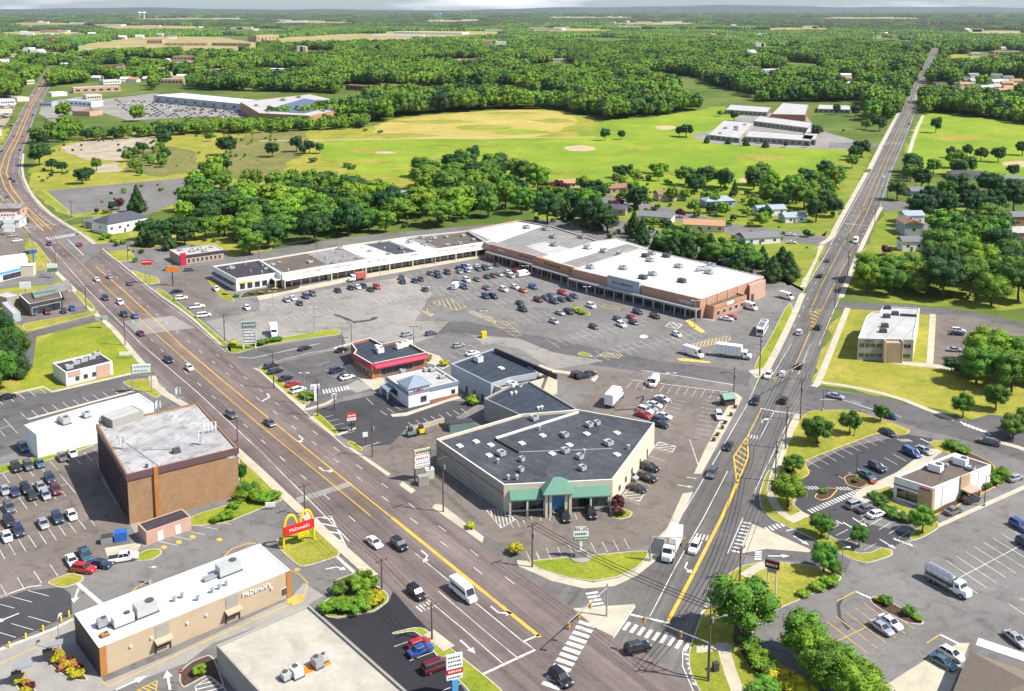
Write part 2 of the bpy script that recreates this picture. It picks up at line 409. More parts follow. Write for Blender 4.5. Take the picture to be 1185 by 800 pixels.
def offset_line(pts, w):
    L, Rr = [], []
    for i, p in enumerate(pts):
        a = pts[max(0, i - 1)]; c = pts[min(len(pts) - 1, i + 1)]; d = (c - a).normalized(); n = Vector((-d.y, d.x))
        L.append(p + n * w / 2); Rr.append(p - n * w / 2)
    return L, Rr
def path(name, px, w, mat='concrete', z=.14, sm=1, shift=0):
    z += .004 + (int(px[0][0]) % 7) * .0012
    pts = [V2(p) for p in P(px)]
    if sm: pts = smooth_poly(pts, sm, False)
    L, Rr = offset_line(pts, w); b = MB(); n = len(L)
    for i in range(n - 1):
        b.face([(*Rr[i], z), (*Rr[i + 1], z), (*L[i + 1], z), (*L[i], z)])
        b.face([(*Rr[i], 0), (*Rr[i + 1], 0), (*Rr[i + 1], z), (*Rr[i], z)]); b.face([(*L[i + 1], 0), (*L[i], 0), (*L[i], z), (*L[i + 1], z)])
    return struct(b.build(name, mat))
def line(mb, pts, w, z, m=0):
    pts = [V2(p) for p in pts]
    L, Rr = offset_line(pts, w)
    for i in range(len(pts) - 1):
        mb.face([(*Rr[i], z), (*Rr[i + 1], z), (*L[i + 1], z), (*L[i], z)], m)
def along(pts, s):
    for i in range(len(pts) - 1):
        l = (pts[i + 1] - pts[i]).length
        if s <= l: return pts[i].lerp(pts[i + 1], s / l)
        s -= l
    return pts[-1]
def dashes(mb, px, z, w=.16, dash=3.05, gap=9.1, m=0, world=False):
    pts = [V2(p) for p in (px if world else P(px))]; T = sum((pts[i + 1] - pts[i]).length for i in range(len(pts) - 1)); s = 0
    while s + dash < T:
        line(mb, [along(pts, s), along(pts, s + dash)], w, z, m); s += dash + gap
def stalls(mb, p0, p1, n, vec, w=.12, z=None, both=False, m=0, centre=False, skip=()):
    """parking lines between two surveyed points; vec = pixel step of one line seen at p0"""
    a, b = V2(at(*p0)), V2(at(*p1)); v = V2(at(p0[0] + vec[0], p0[1] + vec[1])) - a; v = v.normalized() * min(v.length, 6.2)
    for i in range(n + 1):
        if i in skip: continue
        q = a.lerp(b, i / n); line(mb, [q - v if both else q, q + v], w, z, m)
    if centre: line(mb, [a, b], w, z + .003, m)
def hatch(mb, px, z, n, mat=0, w=.25, border=True, ang=.8):
    pts = ccw([V2(p) for p in P(px)])
    if border:
        for i in range(len(pts)): line(mb, [pts[i - 1], pts[i]], w * .7, z, mat)
    c = sum(pts, Vector((0, 0))) / len(pts)
    d = (pts[1] - pts[0]).normalized(); d = Vector((d.x * math.cos(ang) - d.y * math.sin(ang), d.x * math.sin(ang) + d.y * math.cos(ang)))
    nn = Vector((-d.y, d.x)); ext = [(p - c).dot(nn) for p in pts]
    for k in range(n):
        s = min(ext) + (max(ext) - min(ext)) * (k + .5) / n; hits = []
        for i in range(len(pts)):
            a, b = pts[i - 1], pts[i]; ea, eb = (a - c).dot(nn) - s, (b - c).dot(nn) - s
            if ea * eb < 0: hits.append(a.lerp(b, ea / (ea - eb)))
        hits.sort(key=lambda h: h.dot(d))
        for j in range(0, len(hits) - 1, 2): line(mb, [hits[j], hits[j + 1]], w, z - .002, mat)
def crossing(mb, p0, p1, n, vec, z, w=.55, m=0):
    a, b = V2(at(*p0)), V2(at(*p1)); v = (V2(at(p0[0] + vec[0], p0[1] + vec[1])) - a) / 2
    for i in range(n):
        q = a.lerp(b, (i + .5) / n); line(mb, [q - v, q + v], w, z, m)
def arrow(mb, x, y, hd, z, m=0, turn=0, s=1.0):
    o = V2(at(x, y)); f = Vector((math.cos(hd), math.sin(hd))); r = Vector((f.y, -f.x))
    def q(u, v): k = o + f * (u * s) + r * (v * s); return (k.x, k.y, z)
    if turn == 0:
        mb.face([q(-1.5, -.12), q(.5, -.12), q(.5, .12), q(-1.5, .12)][::-1], m); mb.face([q(.5, -.45), q(1.6, 0), q(.5, .45)][::-1], m)
    else:
        t = turn; mb.face([q(-1.5, -.12), q(.2, -.12), q(.2, .12), q(-1.5, .12)], m); mb.face([q(.2, -.12 * t), q(.9, .6 * t), q(.65, .8 * t), q(.2, .15 * t)], m)
        mb.face([q(1.25, .35 * t), q(1.3, 1.35 * t), q(.3, 1.0 * t)], m)

g = MB(); S = 45000
g.face([(-S, -2000, 0), (S, -2000, 0), (S, S, 0), (-S, S, 0)]); struct(g.build('ground', 'ground_green'))
# low hills that close the horizon
for k, (dist, hmax, seed) in enumerate(((19500, 90, 3), (23500, 215, 23))):
    b = MB(); r = random.Random(seed); ph = [r.uniform(0, 6.28) for _ in range(6)]; rows = []
    for j in range(7):
        row = []; v = j / 6; prof = math.sin(v * math.pi * .5) ** 1.5
        for i in range(121):
            a = (i / 120 - .5) * 1.5; X = dist * math.tan(a * .75); Y = dist + v * 1800 + 500 * math.sin(a * 3 + ph[0])
            hgt = hmax * (.6 + .2 * math.sin(a * 4 + ph[1]) + .12 * math.sin(a * 9 + ph[2]) + .07 * math.sin(a * 23 + ph[3]) + .03 * math.sin(a * 57 + ph[4]))
            row.append((X, Y, max(0, hgt) * prof - 1))
        rows.append(row)
    vs = [p for row in rows for p in row]; fs = []
    for j in range(6):
        for i in range(120): o_ = j * 121 + i; fs.append((o_, o_ + 1, o_ + 122, o_ + 121))
    b.mesh(vs, fs); struct(b.build('hills', 'hill_woods', smooth=True))

# fields far to near
F = .03
CLR = [(-10, 38, 120, 5, 'field_dull'), (110, 31, 130, 4, 'field_dull'), (250, 34, 90, 4, 'ground_green'), (330, 60, 60, 6, 'ground_green'), (20, 62, 60, 6, 'field_dull'), (0, 27, 90, 2.5, 'field_dull'), (300, 26, 120, 3, 'field_dull'), (600, 34, 110, 4, 'field_dull'), (700, 27, 120, 3, 'field_dull'), (880, 33, 90, 3, 'field_dull'), (1000, 45, 50, 5, 'ground_green'), (1110, 37, 80, 4, 'field_dull'), (860, 55, 60, 6, 'ground_green'), (540, 52, 70, 5, 'ground_green'), (480, 24, 90, 2, 'field_dull'), (940, 21, 140, 2, 'field_dull'), (140, 22, 160, 2, 'field_dull'), (620, 20, 130, 1.6, 'field_dull')]
FIELDS = [
 ('field', [(28, 200), (60, 165), (190, 148), (330, 152), (430, 148), (455, 136), (560, 128), (640, 126), (700, 140), (690, 170), (560, 215), (330, 235), (120, 250), (80, 252), (45, 232)], .02, 'lawn_dry'),
 ('field', [(366, 163), (480, 161), (600, 161), (760, 158), (860, 146), (1000, 160), (992, 190), (955, 215), (905, 225), (760, 222), (640, 215), (406, 204), (372, 186)], .05, 'field_green'),
 ('field', [(640, 172), (700, 140), (760, 135), (836, 123), (862, 130), (850, 150), (990, 190), (960, 210), (860, 205), (700, 200)], .07, 'field_green'),
 ('field', [(425, 152), (450, 139), (560, 128), (636, 127), (674, 137), (650, 152), (600, 162), (455, 160)], .09, 'field_straw'),
 ('field', [(1048, 172), (1064, 133), (1090, 130), (1185, 144), (1260, 150), (1300, 215), (1100, 205), (1042, 190)], .06, 'field_green'),
 ('field', [(930, 235), (965, 190), (1000, 160), (1010, 165), (1000, 205), (975, 240), (950, 262)], .09, 'lawn'),
 ('field', [(255, 206), (262, 160), (345, 149), (362, 160), (335, 196), (312, 213)], .045, 'scrub'),
 ('field', [(330, 186), (372, 180), (410, 200), (380, 215), (330, 212)], .055, 'lawn_dry'),
 ('dirt_patch', [(70, 170), (110, 160), (180, 157), (178, 172), (140, 186), (100, 185), (78, 178)], .06, 'dirt'),
 ('dirt_patch', [(105, 190), (140, 188), (138, 198), (110, 200)], .06, 'dirt'),
 ('field', [(150, 178), (185, 168), (225, 175), (230, 195), (190, 205), (145, 200)], .07, 'scrub'),
 ('old_car_park', [(55, 221), (150, 212), (228, 205), (262, 222), (205, 235), (168, 250), (120, 243), (84, 248)], .07, 'asphalt_grey'),
 ('field', [(78, 54), (150, 43), (250, 42), (300, 50), (300, 60), (180, 60), (90, 63)], .1, 'field_dull'),
] + [('field', [(x_, y_), (x_ + w_ * .3, y_ - h_ * .4), (x_ + w_ * .9, y_ - h_ * .2), (x_ + w_, y_ + h_ * .5), (x_ + w_ * .4, y_ + h_ * .7), (x_ + w_ * .1, y_ + h_ * .5)], .1, m_) for x_, y_, w_, h_, m_ in CLR] + [
 ('field', [(300, 45), (420, 38), (520, 44), (440, 50), (330, 52)], .1, 'field_dull'),
 ('field', [(440, 36), (580, 36), (590, 43), (500, 47), (430, 42)], .12, 'field_dull'),
 ('field', [(1088, 66), (1110, 62), (1145, 68), (1135, 74), (1100, 76)], .1, 'lawn_dry'),
 ('car_park', [(95, 118), (180, 108), (230, 118), (300, 123), (360, 127), (300, 137), (230, 135), (150, 140), (110, 128)], .08, 'asphalt_pale'),
 ('field', [(590, 208), (760, 205), (960, 222), (975, 262), (930, 330), (880, 312), (760, 282), (600, 250)], .04, 'lawn'),
 ('field', [(960, 262), (940, 325), (925, 345), (900, 318), (935, 280)], .06, 'lawn'),
 ('field', [(1035, 230), (1185, 250), (1300, 280), (1300, 350), (1185, 362), (975, 345), (990, 308), (1020, 245)], .05, 'lawn'),
 ('field', [(60, 262), (160, 255), (260, 275), (330, 262), (310, 300), (200, 330), (150, 312), (118, 290)], .05, 'lawn_dry'),
 ('field', [(0, 150), (12, 148), (-4, 178), (-16, 200), (-10, 218), (3, 238), (30, 270), (64, 311), (110, 362), (150, 402), (180, 440), (60, 460), (-80, 470), (-80, 150)], .04, 'lawn_dry'),
 ('field', [(12, 455), (38, 430), (40, 388), (127, 371), (146, 400), (168, 428), (150, 433), (60, 452)], .06, 'lawn_bright'),
 ('field', [(975, 354), (1005, 360), (1120, 360), (1185, 375), (1320, 400), (1320, 520), (1185, 505), (1140, 492), (1100, 479), (1050, 464), (1000, 453), (945, 445), (936, 440), (950, 400)], .05, 'lawn_dry'),
]
for n_, px_, z_, m_ in FIELDS: sheet(n_, px_, z_, m_, 1 if n_ == 'field' and z_ != .07 else 0)
for cx, cy, w, h in ((671, 172, 38, 7), (770, 148, 26, 5), (1180, 190, 42, 7), (868, 209, 26, 6)): blob('infield', cx, cy, w, h, .11, 'dirt_infield')
sheet('gravel_path', [(300, 163), (480, 160.5), (600, 159.2), (690, 158.5), (690, 159.2), (600, 160), (480, 161.4), (300, 164)], .13, 'dirt_infield')
sheet('worn_track', [(430, 205), (520, 176), (524, 178), (436, 207)], .12, 'lawn_dry')
for i_, (x_, y_, w_, h_, m_) in enumerate([(470, 157, 70, 5, 'lawn_dry'), (590, 131, 60, 3, 'lawn_dry'), (640, 140, 50, 5, 'lawn_dry'), (500, 141, 90, 4, 'lawn_dry'), (600, 153, 80, 5, 'field_green'), (545, 158, 70, 3, 'field_straw'), (690, 150, 60, 5, 'lawn'), (420, 188, 70, 5, 'lawn_dry'), (560, 185, 90, 6, 'lawn_bright'), (640, 200, 90, 5, 'lawn'), (800, 200, 110, 6, 'lawn'), (540, 168, 90, 4, 'lawn_bright')]): blob('faded_turf', x_, y_, w_, h_, .14 + i_ * .006, m_, 26, .3)
blob('worn_strip', 446, 177, 24, 3, .13, 'dirt_infield'); blob('faded_turf', 425, 174, 50, 7, .115, 'lawn_dry'); blob('faded_turf', 740, 172, 30, 6, .115, 'lawn_dry'); blob('faded_turf', 560, 148, 70, 6, .12, 'lawn_dry')
blob('faded_turf', 880, 182, 60, 9, .115, 'lawn_dry'); blob('faded_turf', 1110, 160, 60, 8, .115, 'lawn_dry')

# car parks
def lot(name, px, z, mat): return sheet(name, px, z, mat)
A_R = [(118, 288), (147, 311), (177, 337), (218, 365), (256, 400), (300, 430), (351, 476), (401, 519), (452, 552), (502, 587), (556, 628)]
lot1 = lot('car_park', A_R + [(600, 655), (676, 681), (737, 666), (757, 651), (790, 600), (808, 549), (863, 476), (880, 435), (917, 368), (930, 335), (905, 322), (880, 300), (700, 250), (540, 262), (400, 275), (250, 300), (185, 288)], .06, 'asphalt_grey')
lot('car_park', [(238, 372), (300, 360), (300, 345), (380, 335), (470, 320), (500, 340), (480, 372), (400, 383), (340, 391), (272, 402)], .07, 'asphalt_pale')
lot('drive', [(258, 405), (300, 403), (395, 388), (470, 376), (540, 372), (600, 385), (700, 405), (760, 418), (870, 430), (866, 447), (760, 432), (690, 424), (620, 402), (540, 386), (480, 388), (400, 398), (318, 420), (296, 426)], .074, 'asphalt_mid')
lot('car_park', [(296, 427), (320, 421), (390, 405), (402, 398), (415, 420), (440, 440), (447, 450), (400, 459), (352, 473), (322, 450)], .078, 'asphalt_mid')
lot('car_park', [(364, 476), (392, 466), (440, 456), (470, 470), (520, 464), (556, 466), (530, 482), (475, 492), (452, 515), (420, 518), (396, 506)], .082, 'asphalt_dark')
lot('building_plot', [(420, 519), (452, 516), (475, 493), (530, 483), (562, 484), (506, 508), (506, 545), (582, 600), (560, 610), (500, 583), (452, 549), (405, 520)], .08, 'asphalt_brown')
lot('car_park', [(640, 437), (660, 428), (700, 427), (760, 437), (850, 455), (836, 482), (806, 547), (796, 575), (775, 612), (750, 632), (610, 649), (585, 640), (560, 612), (575, 592), (585, 590), (650, 590), (710, 580), (730, 545), (758, 490), (665, 472), (690, 450)], .083, 'asphalt_brown')
lot('drive', [(395, 383), (470, 372), (520, 372), (500, 392), (560, 400), (545, 388), (600, 392), (640, 408), (700, 418), (640, 428), (600, 404), (570, 398), (510, 412), (440, 395), (400, 398)], .079, 'asphalt_pale')
lot('car_park', [(470, 400), (520, 385), (560, 400), (525, 418), (500, 412)], .086, 'asphalt_grey')
lot('car_park', [(820, 362), (880, 340), (915, 330), (930, 338), (905, 385), (870, 420), (800, 405), (770, 396)], .076, 'asphalt_grey')
lot('car_park', [(190, 322), (240, 310), (250, 345), (236, 372), (218, 362), (182, 338)], .078, 'asphalt_brown')
lot('car_park', [(142, 300), (165, 292), (200, 280), (260, 288), (270, 304), (235, 312), (180, 320), (165, 314)], .08, 'asphalt_grey')
B_R = [(1012, 260), (991, 303), (968, 352), (953, 396), (937, 443)]
lot2 = lot('car_park', [(937, 441), (960, 451), (1010, 458), (1060, 470), (1100, 481), (1140, 494), (1185, 507), (1400, 590), (1500, 950), (1100, 1000), (905, 830), (860, 780), (835, 700), (858, 640), (885, 600), (900, 540), (918, 478)], .062, 'asphalt_grey')
lot('side_road', [(937, 443), (975, 455), (1010, 458), (1060, 470), (1100, 481), (1140, 494), (1185, 507), (1300, 560), (1300, 590), (1185, 535), (1120, 510), (1075, 500), (1050, 492), (1000, 474), (940, 476), (918, 478)], .068, 'asphalt_mid')
lot('car_park', [(925, 545), (975, 520), (1050, 503), (1080, 508), (1050, 545), (985, 575), (1000, 605), (1060, 620), (1030, 635), (960, 622), (915, 600), (925, 570)], .07, 'asphalt_dark')
lot('side_road', [(858, 641), (885, 648), (925, 650), (955, 660), (975, 668), (985, 650), (944, 626), (912, 611), (880, 592), (868, 606), (892, 616), (946, 641), (934, 637), (886, 637)], .071, 'asphalt_mid')
lot('side_road', [(964, 349), (1050, 353), (1120, 360), (1200, 377), (1320, 400), (1320, 410), (1185, 386), (1110, 369), (1045, 361), (968, 357)], .07, 'asphalt_mid')
lot('car_park', [(1084, 364), (1120, 366), (1200, 384), (1320, 408), (1320, 440), (1185, 430), (1145, 428), (1080, 422)], .072, 'asphalt_brown')
lot('driveway', [(1110, 490), (1145, 480), (1185, 484), (1300, 500), (1300, 545), (1185, 507), (1140, 496)], .074, 'asphalt_mid')
lot('residential_street', [(680, 228), (760, 250), (860, 275), (958, 285), (966, 277), (940, 270), (860, 262), (770, 240), (690, 222)], .08, 'asphalt_grey')
lot('driveway', [(985, 245), (1020, 232), (1050, 235), (1100, 246), (1098, 249), (1050, 243), (1020, 245)], .09, 'asphalt_grey')
lot('driveway', [(1030, 262), (1060, 258), (1100, 262), (1095, 272), (1040, 268)], .09, 'asphalt_grey')
lot3 = lot('car_park', [(-150, 462), (60, 452), (155, 432), (178, 434), (228, 473), (273, 521), (333, 575), (361, 600), (404, 638), (452, 681), (492, 727), (578, 800), (650, 900), (-300, 1000)], .061, 'asphalt_grey')
lot('car_park', [(-150, 560), (0, 545), (60, 530), (105, 518), (112, 540), (150, 605), (140, 640), (85, 665), (0, 695), (-150, 730)], .07, 'asphalt_brown')
lot('car_park', [(-150, 466), (60, 455), (155, 434), (178, 436), (160, 455), (100, 470), (30, 490), (40, 515), (0, 530), (-150, 555)], .071, 'asphalt_mid')
lot('car_park', [(-60, 718), (0, 694), (30, 684), (72, 680), (82, 688), (84, 711), (0, 749), (-60, 775)], .073, 'asphalt_dark')
lot('service_lane', [(-60, 776), (0, 751), (84, 718), (120, 790), (200, 757), (336, 693), (352, 675), (375, 690), (335, 712), (246, 745), (215, 768), (130, 800), (60, 860), (-60, 900)], .073, 'concrete_grey')
lot('car_park', [(391, 717), (434, 709), (450, 697), (455, 684), (492, 727), (485, 736), (520, 775), (560, 830), (480, 860), (475, 803), (372, 712)], .076, 'asphalt_new')
lot('forecourt', [(38, 352), (75, 335), (108, 345), (130, 362), (126, 366), (34, 382), (10, 370)], .07, 'asphalt_brown')
lot('forecourt', [(-60, 262), (0, 248), (24, 262), (34, 276), (28, 285), (33, 300), (0, 310), (-60, 320)], .07, 'asphalt_brown')
lot('driveway', [(20, 388), (60, 378), (126, 366), (132, 368), (66, 384), (42, 390), (38, 425), (22, 432), (14, 400)], .075, 'asphalt_mid')
lot('side_road', [(-60, 318), (0, 312), (30, 305), (58, 316), (72, 318), (60, 330), (20, 332), (-60, 345)], .078, 'asphalt_grey')
lot('side_road', [(111, 283), (160, 278), (200, 266), (205, 270), (165, 285), (122, 291)], .078, 'asphalt_grey')
lot('car_park', [(-150, 95), (0, 92), (20, 118), (10, 140), (-10, 165), (-150, 180)], .07, 'asphalt_pale')
lot('car_park', [(50, 118), (95, 112), (105, 128), (60, 140), (45, 132)], .07, 'asphalt_pale')
lot('car_park', [(798, 157), (830, 150), (860, 132), (930, 130), (945, 150), (990, 163), (987, 174), (900, 171), (820, 166)], .12, 'asphalt_pale')
lot('school_road', [(960, 165), (1020, 167), (1020, 170), (958, 172)], .13, 'asphalt_grey')
lot('car_park', [(1062, 100), (1120, 102), (1130, 108), (1058, 116)], .12, 'asphalt_pale')

# roads
PA = [((54, 79), (67, 79)), ((38, 106), (55, 106)), ((27, 124), (44, 124)), ((9, 160), (33, 158)), ((-5, 180), (25, 180)), ((-14, 200), (24, 200)), ((-8, 218), (31, 218)),
      ((5, 236), (50, 242)), ((33, 270), (80, 263)), ((61, 309), (118, 288)), ((88, 334), (147, 311)), ((109, 362), (177, 337)), ((149, 400), (218, 365)), ((177, 433), (256, 400)),
      ((228, 473), (300, 430)), ((273, 521), (351, 476)), ((333, 575), (401, 519)), ((361, 600), (452, 552)), ((404, 638), (502, 587)), ((452, 681), (556, 628)), ((492, 727), (602, 663)),
      ((578, 800), (690, 722)), ((700, 900), (820, 820))]
PB = [((958, 284), (1003, 284)), ((982, 243), (1020, 243)), ((1006, 200), (1032, 200)), ((1027, 157), (1050, 157)), ((1047, 121), (1063, 121)), ((1062, 89), (1074, 89)), ((1077, 61), (1087, 61)), ((1086, 44), (1092, 44)), ((1092, 36), (1095, 36))]
def lane(pairs, t, i0=0, i1=None): return [V2(at(*a)).lerp(V2(at(*b)), t) for a, b in pairs[i0:i1]]
def road(name, pairs, z, mat):
    b = MB(); L, Rr = smooth_poly(lane(pairs, 0), 1, False), smooth_poly(lane(pairs, 1), 1, False)
    for i in range(len(L) - 1): b.face([(*L[i], z), (*L[i + 1], z), (*Rr[i + 1], z), (*Rr[i], z)])
    return struct(b.build(name, mat))
RZ = .10
roadA = road('road', PA, RZ, 'road_main')
roadB = road('road', PB, RZ + .002, 'road_side')
rb2 = sheet('road', [(958, 284), (1003, 284), (991, 303), (968, 352), (953, 396), (940, 440), (918, 478), (893, 545), (877, 575), (872, 598), (858, 640), (843, 645), (828, 673), (812, 711), (797, 752),
                     (797, 775), (812, 806), (850, 880), (760, 880), (680, 730), (602, 660), (640, 672), (676, 681), (711, 678), (737, 666), (757, 651), (777, 625), (808, 549), (863, 476), (895, 412), (931, 342)], RZ + .004, 'road_side')
for q_ in ([(868, 560), (900, 540), (893, 575), (880, 600), (872, 612), (862, 642), (852, 662), (834, 682), (817, 712), (800, 748), (785, 748), (835, 640)], [(855, 488), (872, 455), (885, 434), (896, 428), (880, 475)], [(545, 610), (615, 650), (640, 680), (600, 668), (540, 622)], [(905, 478), (940, 474), (932, 490), (915, 520), (903, 548), (893, 575), (880, 575)]): sheet('road_shoulder', q_, RZ - .003, 'road_side')
sheet('junction_surface', [(602, 659), (640, 690), (683, 716), (708, 738), (770, 770), (812, 806), (850, 880), (700, 900), (600, 810), (500, 727), (540, 650)], RZ + .008, 'road_main')
sheet('road_patch', [(62, 273), (82, 262), (118, 290), (96, 305)], RZ + .01, 'asphalt_grey')
sheet('road_patch', [(143, 372), (200, 366), (226, 380), (160, 388)], RZ + .012, 'asphalt_pale')
sheet('road_patch', [(342, 577), (404, 558), (409, 562), (346, 583)], RZ + .012, 'asphalt_pale')
b = MB()
cl = [(67, 279), (95, 306), (124, 334), (160, 368), (195, 400), (228, 430), (300, 492), (376, 554), (429, 598)]
cr = [(111, 309), (140, 334), (175, 366), (210, 400), (252, 436), (300, 475.5), (363, 526.6), (429, 580)]
def ribbon(name, lp, rp, z, mat):
    b = MB(); n = 24
    L = [V2(at(*p)) for p in lp]; Rr = [V2(at(*p)) for p in rp]
    TL = sum((L[i + 1] - L[i]).length for i in range(len(L) - 1)); TR = sum((Rr[i + 1] - Rr[i]).length for i in range(len(Rr) - 1))
    for i in range(n):
        b.face([(*along(L, TL * i / n), z), (*along(L, TL * (i + 1) / n), z), (*along(Rr, TR * (i + 1) / n), z), (*along(Rr, TR * i / n), z)])
    return struct(b.build(name, mat))
ribbon('turning_lane', cl[2:], cr, RZ + .006, 'asphalt_centre')
cA = lane(PA, .36, 0, 9); cB = lane(PA, .56, 0, 9)
b = MB()
for i in range(8): b.face([(*cA[i], RZ + .006), (*cA[i + 1], RZ + .006), (*cB[i + 1], RZ + .006), (*cB[i], RZ + .006)])
struct(b.build('turning_lane', 'asphalt_centre'))
MZ = RZ + .018
wh, ye = MB(), MB()
line(ye, P(cl), .22, MZ); line(ye, P(cr[:-1] + [(429, 580), (454, 600)]), .3, MZ); line(ye, P([(454, 600), (600, 718), (625, 738)]), .75, MZ)
line(ye, cA, .5, MZ); line(ye, cB, .5, MZ)
line(wh, P([(54, 281), (100, 334), (164.6, 400), (228, 454), (300, 521.5), (378.5, 600), (404, 627)]), .18, MZ)
line(wh, P([(118, 292), (182, 344), (222, 373), (262, 408)]), .13, MZ)
dashes(wh, [(58, 275), (71, 291), (86, 306), (118, 338), (162, 380), (192, 411), (256, 468), (334, 538), (411, 604), (478, 660)], MZ)
dashes(wh, [(110, 300), (138, 324), (168, 352), (202, 382), (229, 405), (295, 459), (333, 490), (378, 525), (430, 566), (459, 588), (525, 639), (600, 698)], MZ)
dashes(wh, [(250, 410), (272, 428), (325, 471), (367, 503), (416, 541), (474, 584), (539, 633), (606, 685)], MZ)
for t in (.2, .76): dashes(wh, lane(PA, t, 0, 9), MZ, .22, world=True)
for t in (.03, .95): line(wh, lane(PA, t, 0, 9), .2, MZ)
for l_ in ([(480, 640.5), (600, 739), (607, 745)], [(507.6, 685), (560, 730), (600, 763)], [(495, 695), (540, 732), (581, 768)]): line(wh, P(l_), .16, MZ)
line(wh, P([(559, 781), (619, 753), (606, 743), (625, 735)]), .5, MZ)
line(wh, P([(28, 264), (58, 260)]), .5, MZ); line(wh, P([(44, 248), (58, 258), (62, 260)]), .2, MZ); line(wh, P([(36, 248), (50, 262)]), .2, MZ); line(wh, P([(78, 277), (97, 296), (90, 296)]), .3, MZ)
crossing(wh, (54, 277), (92, 271), 12, (3, 3), MZ, .5)
for x, y, t in ((350, 508, 1), (374, 545, -1), (494, 643, 1), (576, 709, -1), (541, 749, 0), (535, 673, 0)): arrow(wh, x, y, heading(376, 554, 429, 598) + (0 if t <= 0 else 0), MZ, turn=t, s=1.5)
for x, y in ((491, 703), (534, 674)):
    c = at(x, y); hd = heading(480, 640, 600, 739)
    for k in range(4): wh.box((c.x + math.cos(hd + 1.57) * (k - 1.5) * .75, c.y + math.sin(hd + 1.57) * (k - 1.5) * .75, MZ - .01), (2.2, .28, .02), hd)
line(wh, P([(303, 465), (312, 460), (309, 456)]), .5, MZ)
# left chevrons beside the main road
hatch(wh, [(365, 600), (383, 598), (404, 640)], MZ, 5, 0, .4)
# side road markings
line(wh, P([(787, 600), (828, 532), (864, 470), (882, 430), (900, 398), (931, 335), (961, 286)]), .17, MZ)
line(wh, P([(842, 546), (814, 600), (782, 656), (752, 714)]), .16, MZ)
line(ye, P([(853, 560), (835, 600), (802, 665), (773, 720)]), .7, MZ)
line(ye, P([(864.6, 506), (881, 474)]), .25, MZ)
hatch(ye, [(864.6, 506), (849, 529), (853, 560), (866, 529)], MZ, 9, 0, .5, ang=.9)
line(wh, P([(896, 476), (878.5, 510)]), .16, MZ); line(wh, P([(880, 473), (900, 477), (918, 479)]), .4, MZ)
line(wh, P([(914, 484), (897.5, 519), (872, 572)]), .16, MZ)
line(wh, P([(878, 432), (895, 433)]), .4, MZ); line(wh, P([(895, 433), (916, 398)]), .16, MZ)
line(wh, P([(938, 398), (924, 434)]), .16, MZ)
line(wh, P([(730, 712), (775, 722)]), .5, MZ)
line(wh, P([(735, 702), (710, 739)]), .25, MZ)
line(ye, P([(973.6, 286), (947, 338), (937, 362), (938, 383), (930.6, 400), (916, 432)]), .22, MZ); line(ye, P([(990, 286), (976, 309), (958, 344), (951, 359), (938, 383)]), .22, MZ)
hatch(ye, [(937, 362), (951, 359), (938, 384)], MZ, 7, 0, .5)
line(wh, P([(1001, 288), (981, 325), (964, 362), (948, 400)]), .16, MZ)
dashes(wh, [(953, 310), (935, 345), (918, 380)], MZ); dashes(wh, [(989, 310), (975, 340), (958, 375)], MZ)
sheet('turning_lane', [(983, 270), (991, 268), (985, 277), (978, 279)], MZ, 'asphalt_centre'); sheet('turning_lane', [(998, 240), (1006, 238), (1002, 245), (996, 246)], MZ, 'asphalt_centre')
for t in (.4, .6): line(ye, lane(PB, t), .22, MZ)
for t in (.06, .94): line(wh, lane(PB, t), .2, MZ)
for t in (.22, .78): dashes(wh, lane(PB, t), MZ, .2, world=True)
line(wh, P([(1017, 165), (1043, 167)]), .8, MZ); line(wh, P([(1041, 131), (1058, 131)]), .8, MZ); line(wh, P([(978, 259), (1008, 262)]), .5, MZ)
crossing(wh, (681, 720), (636, 798), 12, (19, 6), MZ, .95)
crossing(wh, (721, 724), (799, 751), 9, (-7, 9), MZ, .7)
crossing(wh, (684, 685), (694, 706), 5, (14, -2), MZ, .6)
crossing(wh, (815, 711), (835, 668), 8, (7, 4), MZ, .5); line(wh, P([(811, 712), (832, 668)]), .18, MZ)
crossing(wh, (850, 641), (865, 604), 9, (10, 2), MZ, .5); line(wh, P([(842, 641), (860, 600), (870, 607)]), .18, MZ)
crossing(wh, (795, 756), (806, 796), 7, (8, 3), MZ, .5); line(wh, P([(790, 752), (790, 772), (803, 802)]), .18, MZ)
arrow(wh, 793, 657, heading(793, 657, 775, 700), MZ, turn=-1, s=1.3); arrow(wh, 882, 487, heading(878, 500, 881, 474), MZ, turn=1, s=1.3)
for x, y in ((812, 622), (871, 506)):
    c = at(x, y); hd = heading(853, 560, 835, 600)
    for k in range(4): wh.box((c.x + math.cos(hd + 1.57) * (k - 1.5) * .75, c.y + math.sin(hd + 1.57) * (k - 1.5) * .75, MZ - .01), (2.2, .28, .02), hd)
# faint seams and tar lines
wh.build('white_marking', 'paint_white', roadA, origin=(0, 0, 0)); ye.build('yellow_marking', 'paint_yellow', roadA, origin=(0, 0, 0))

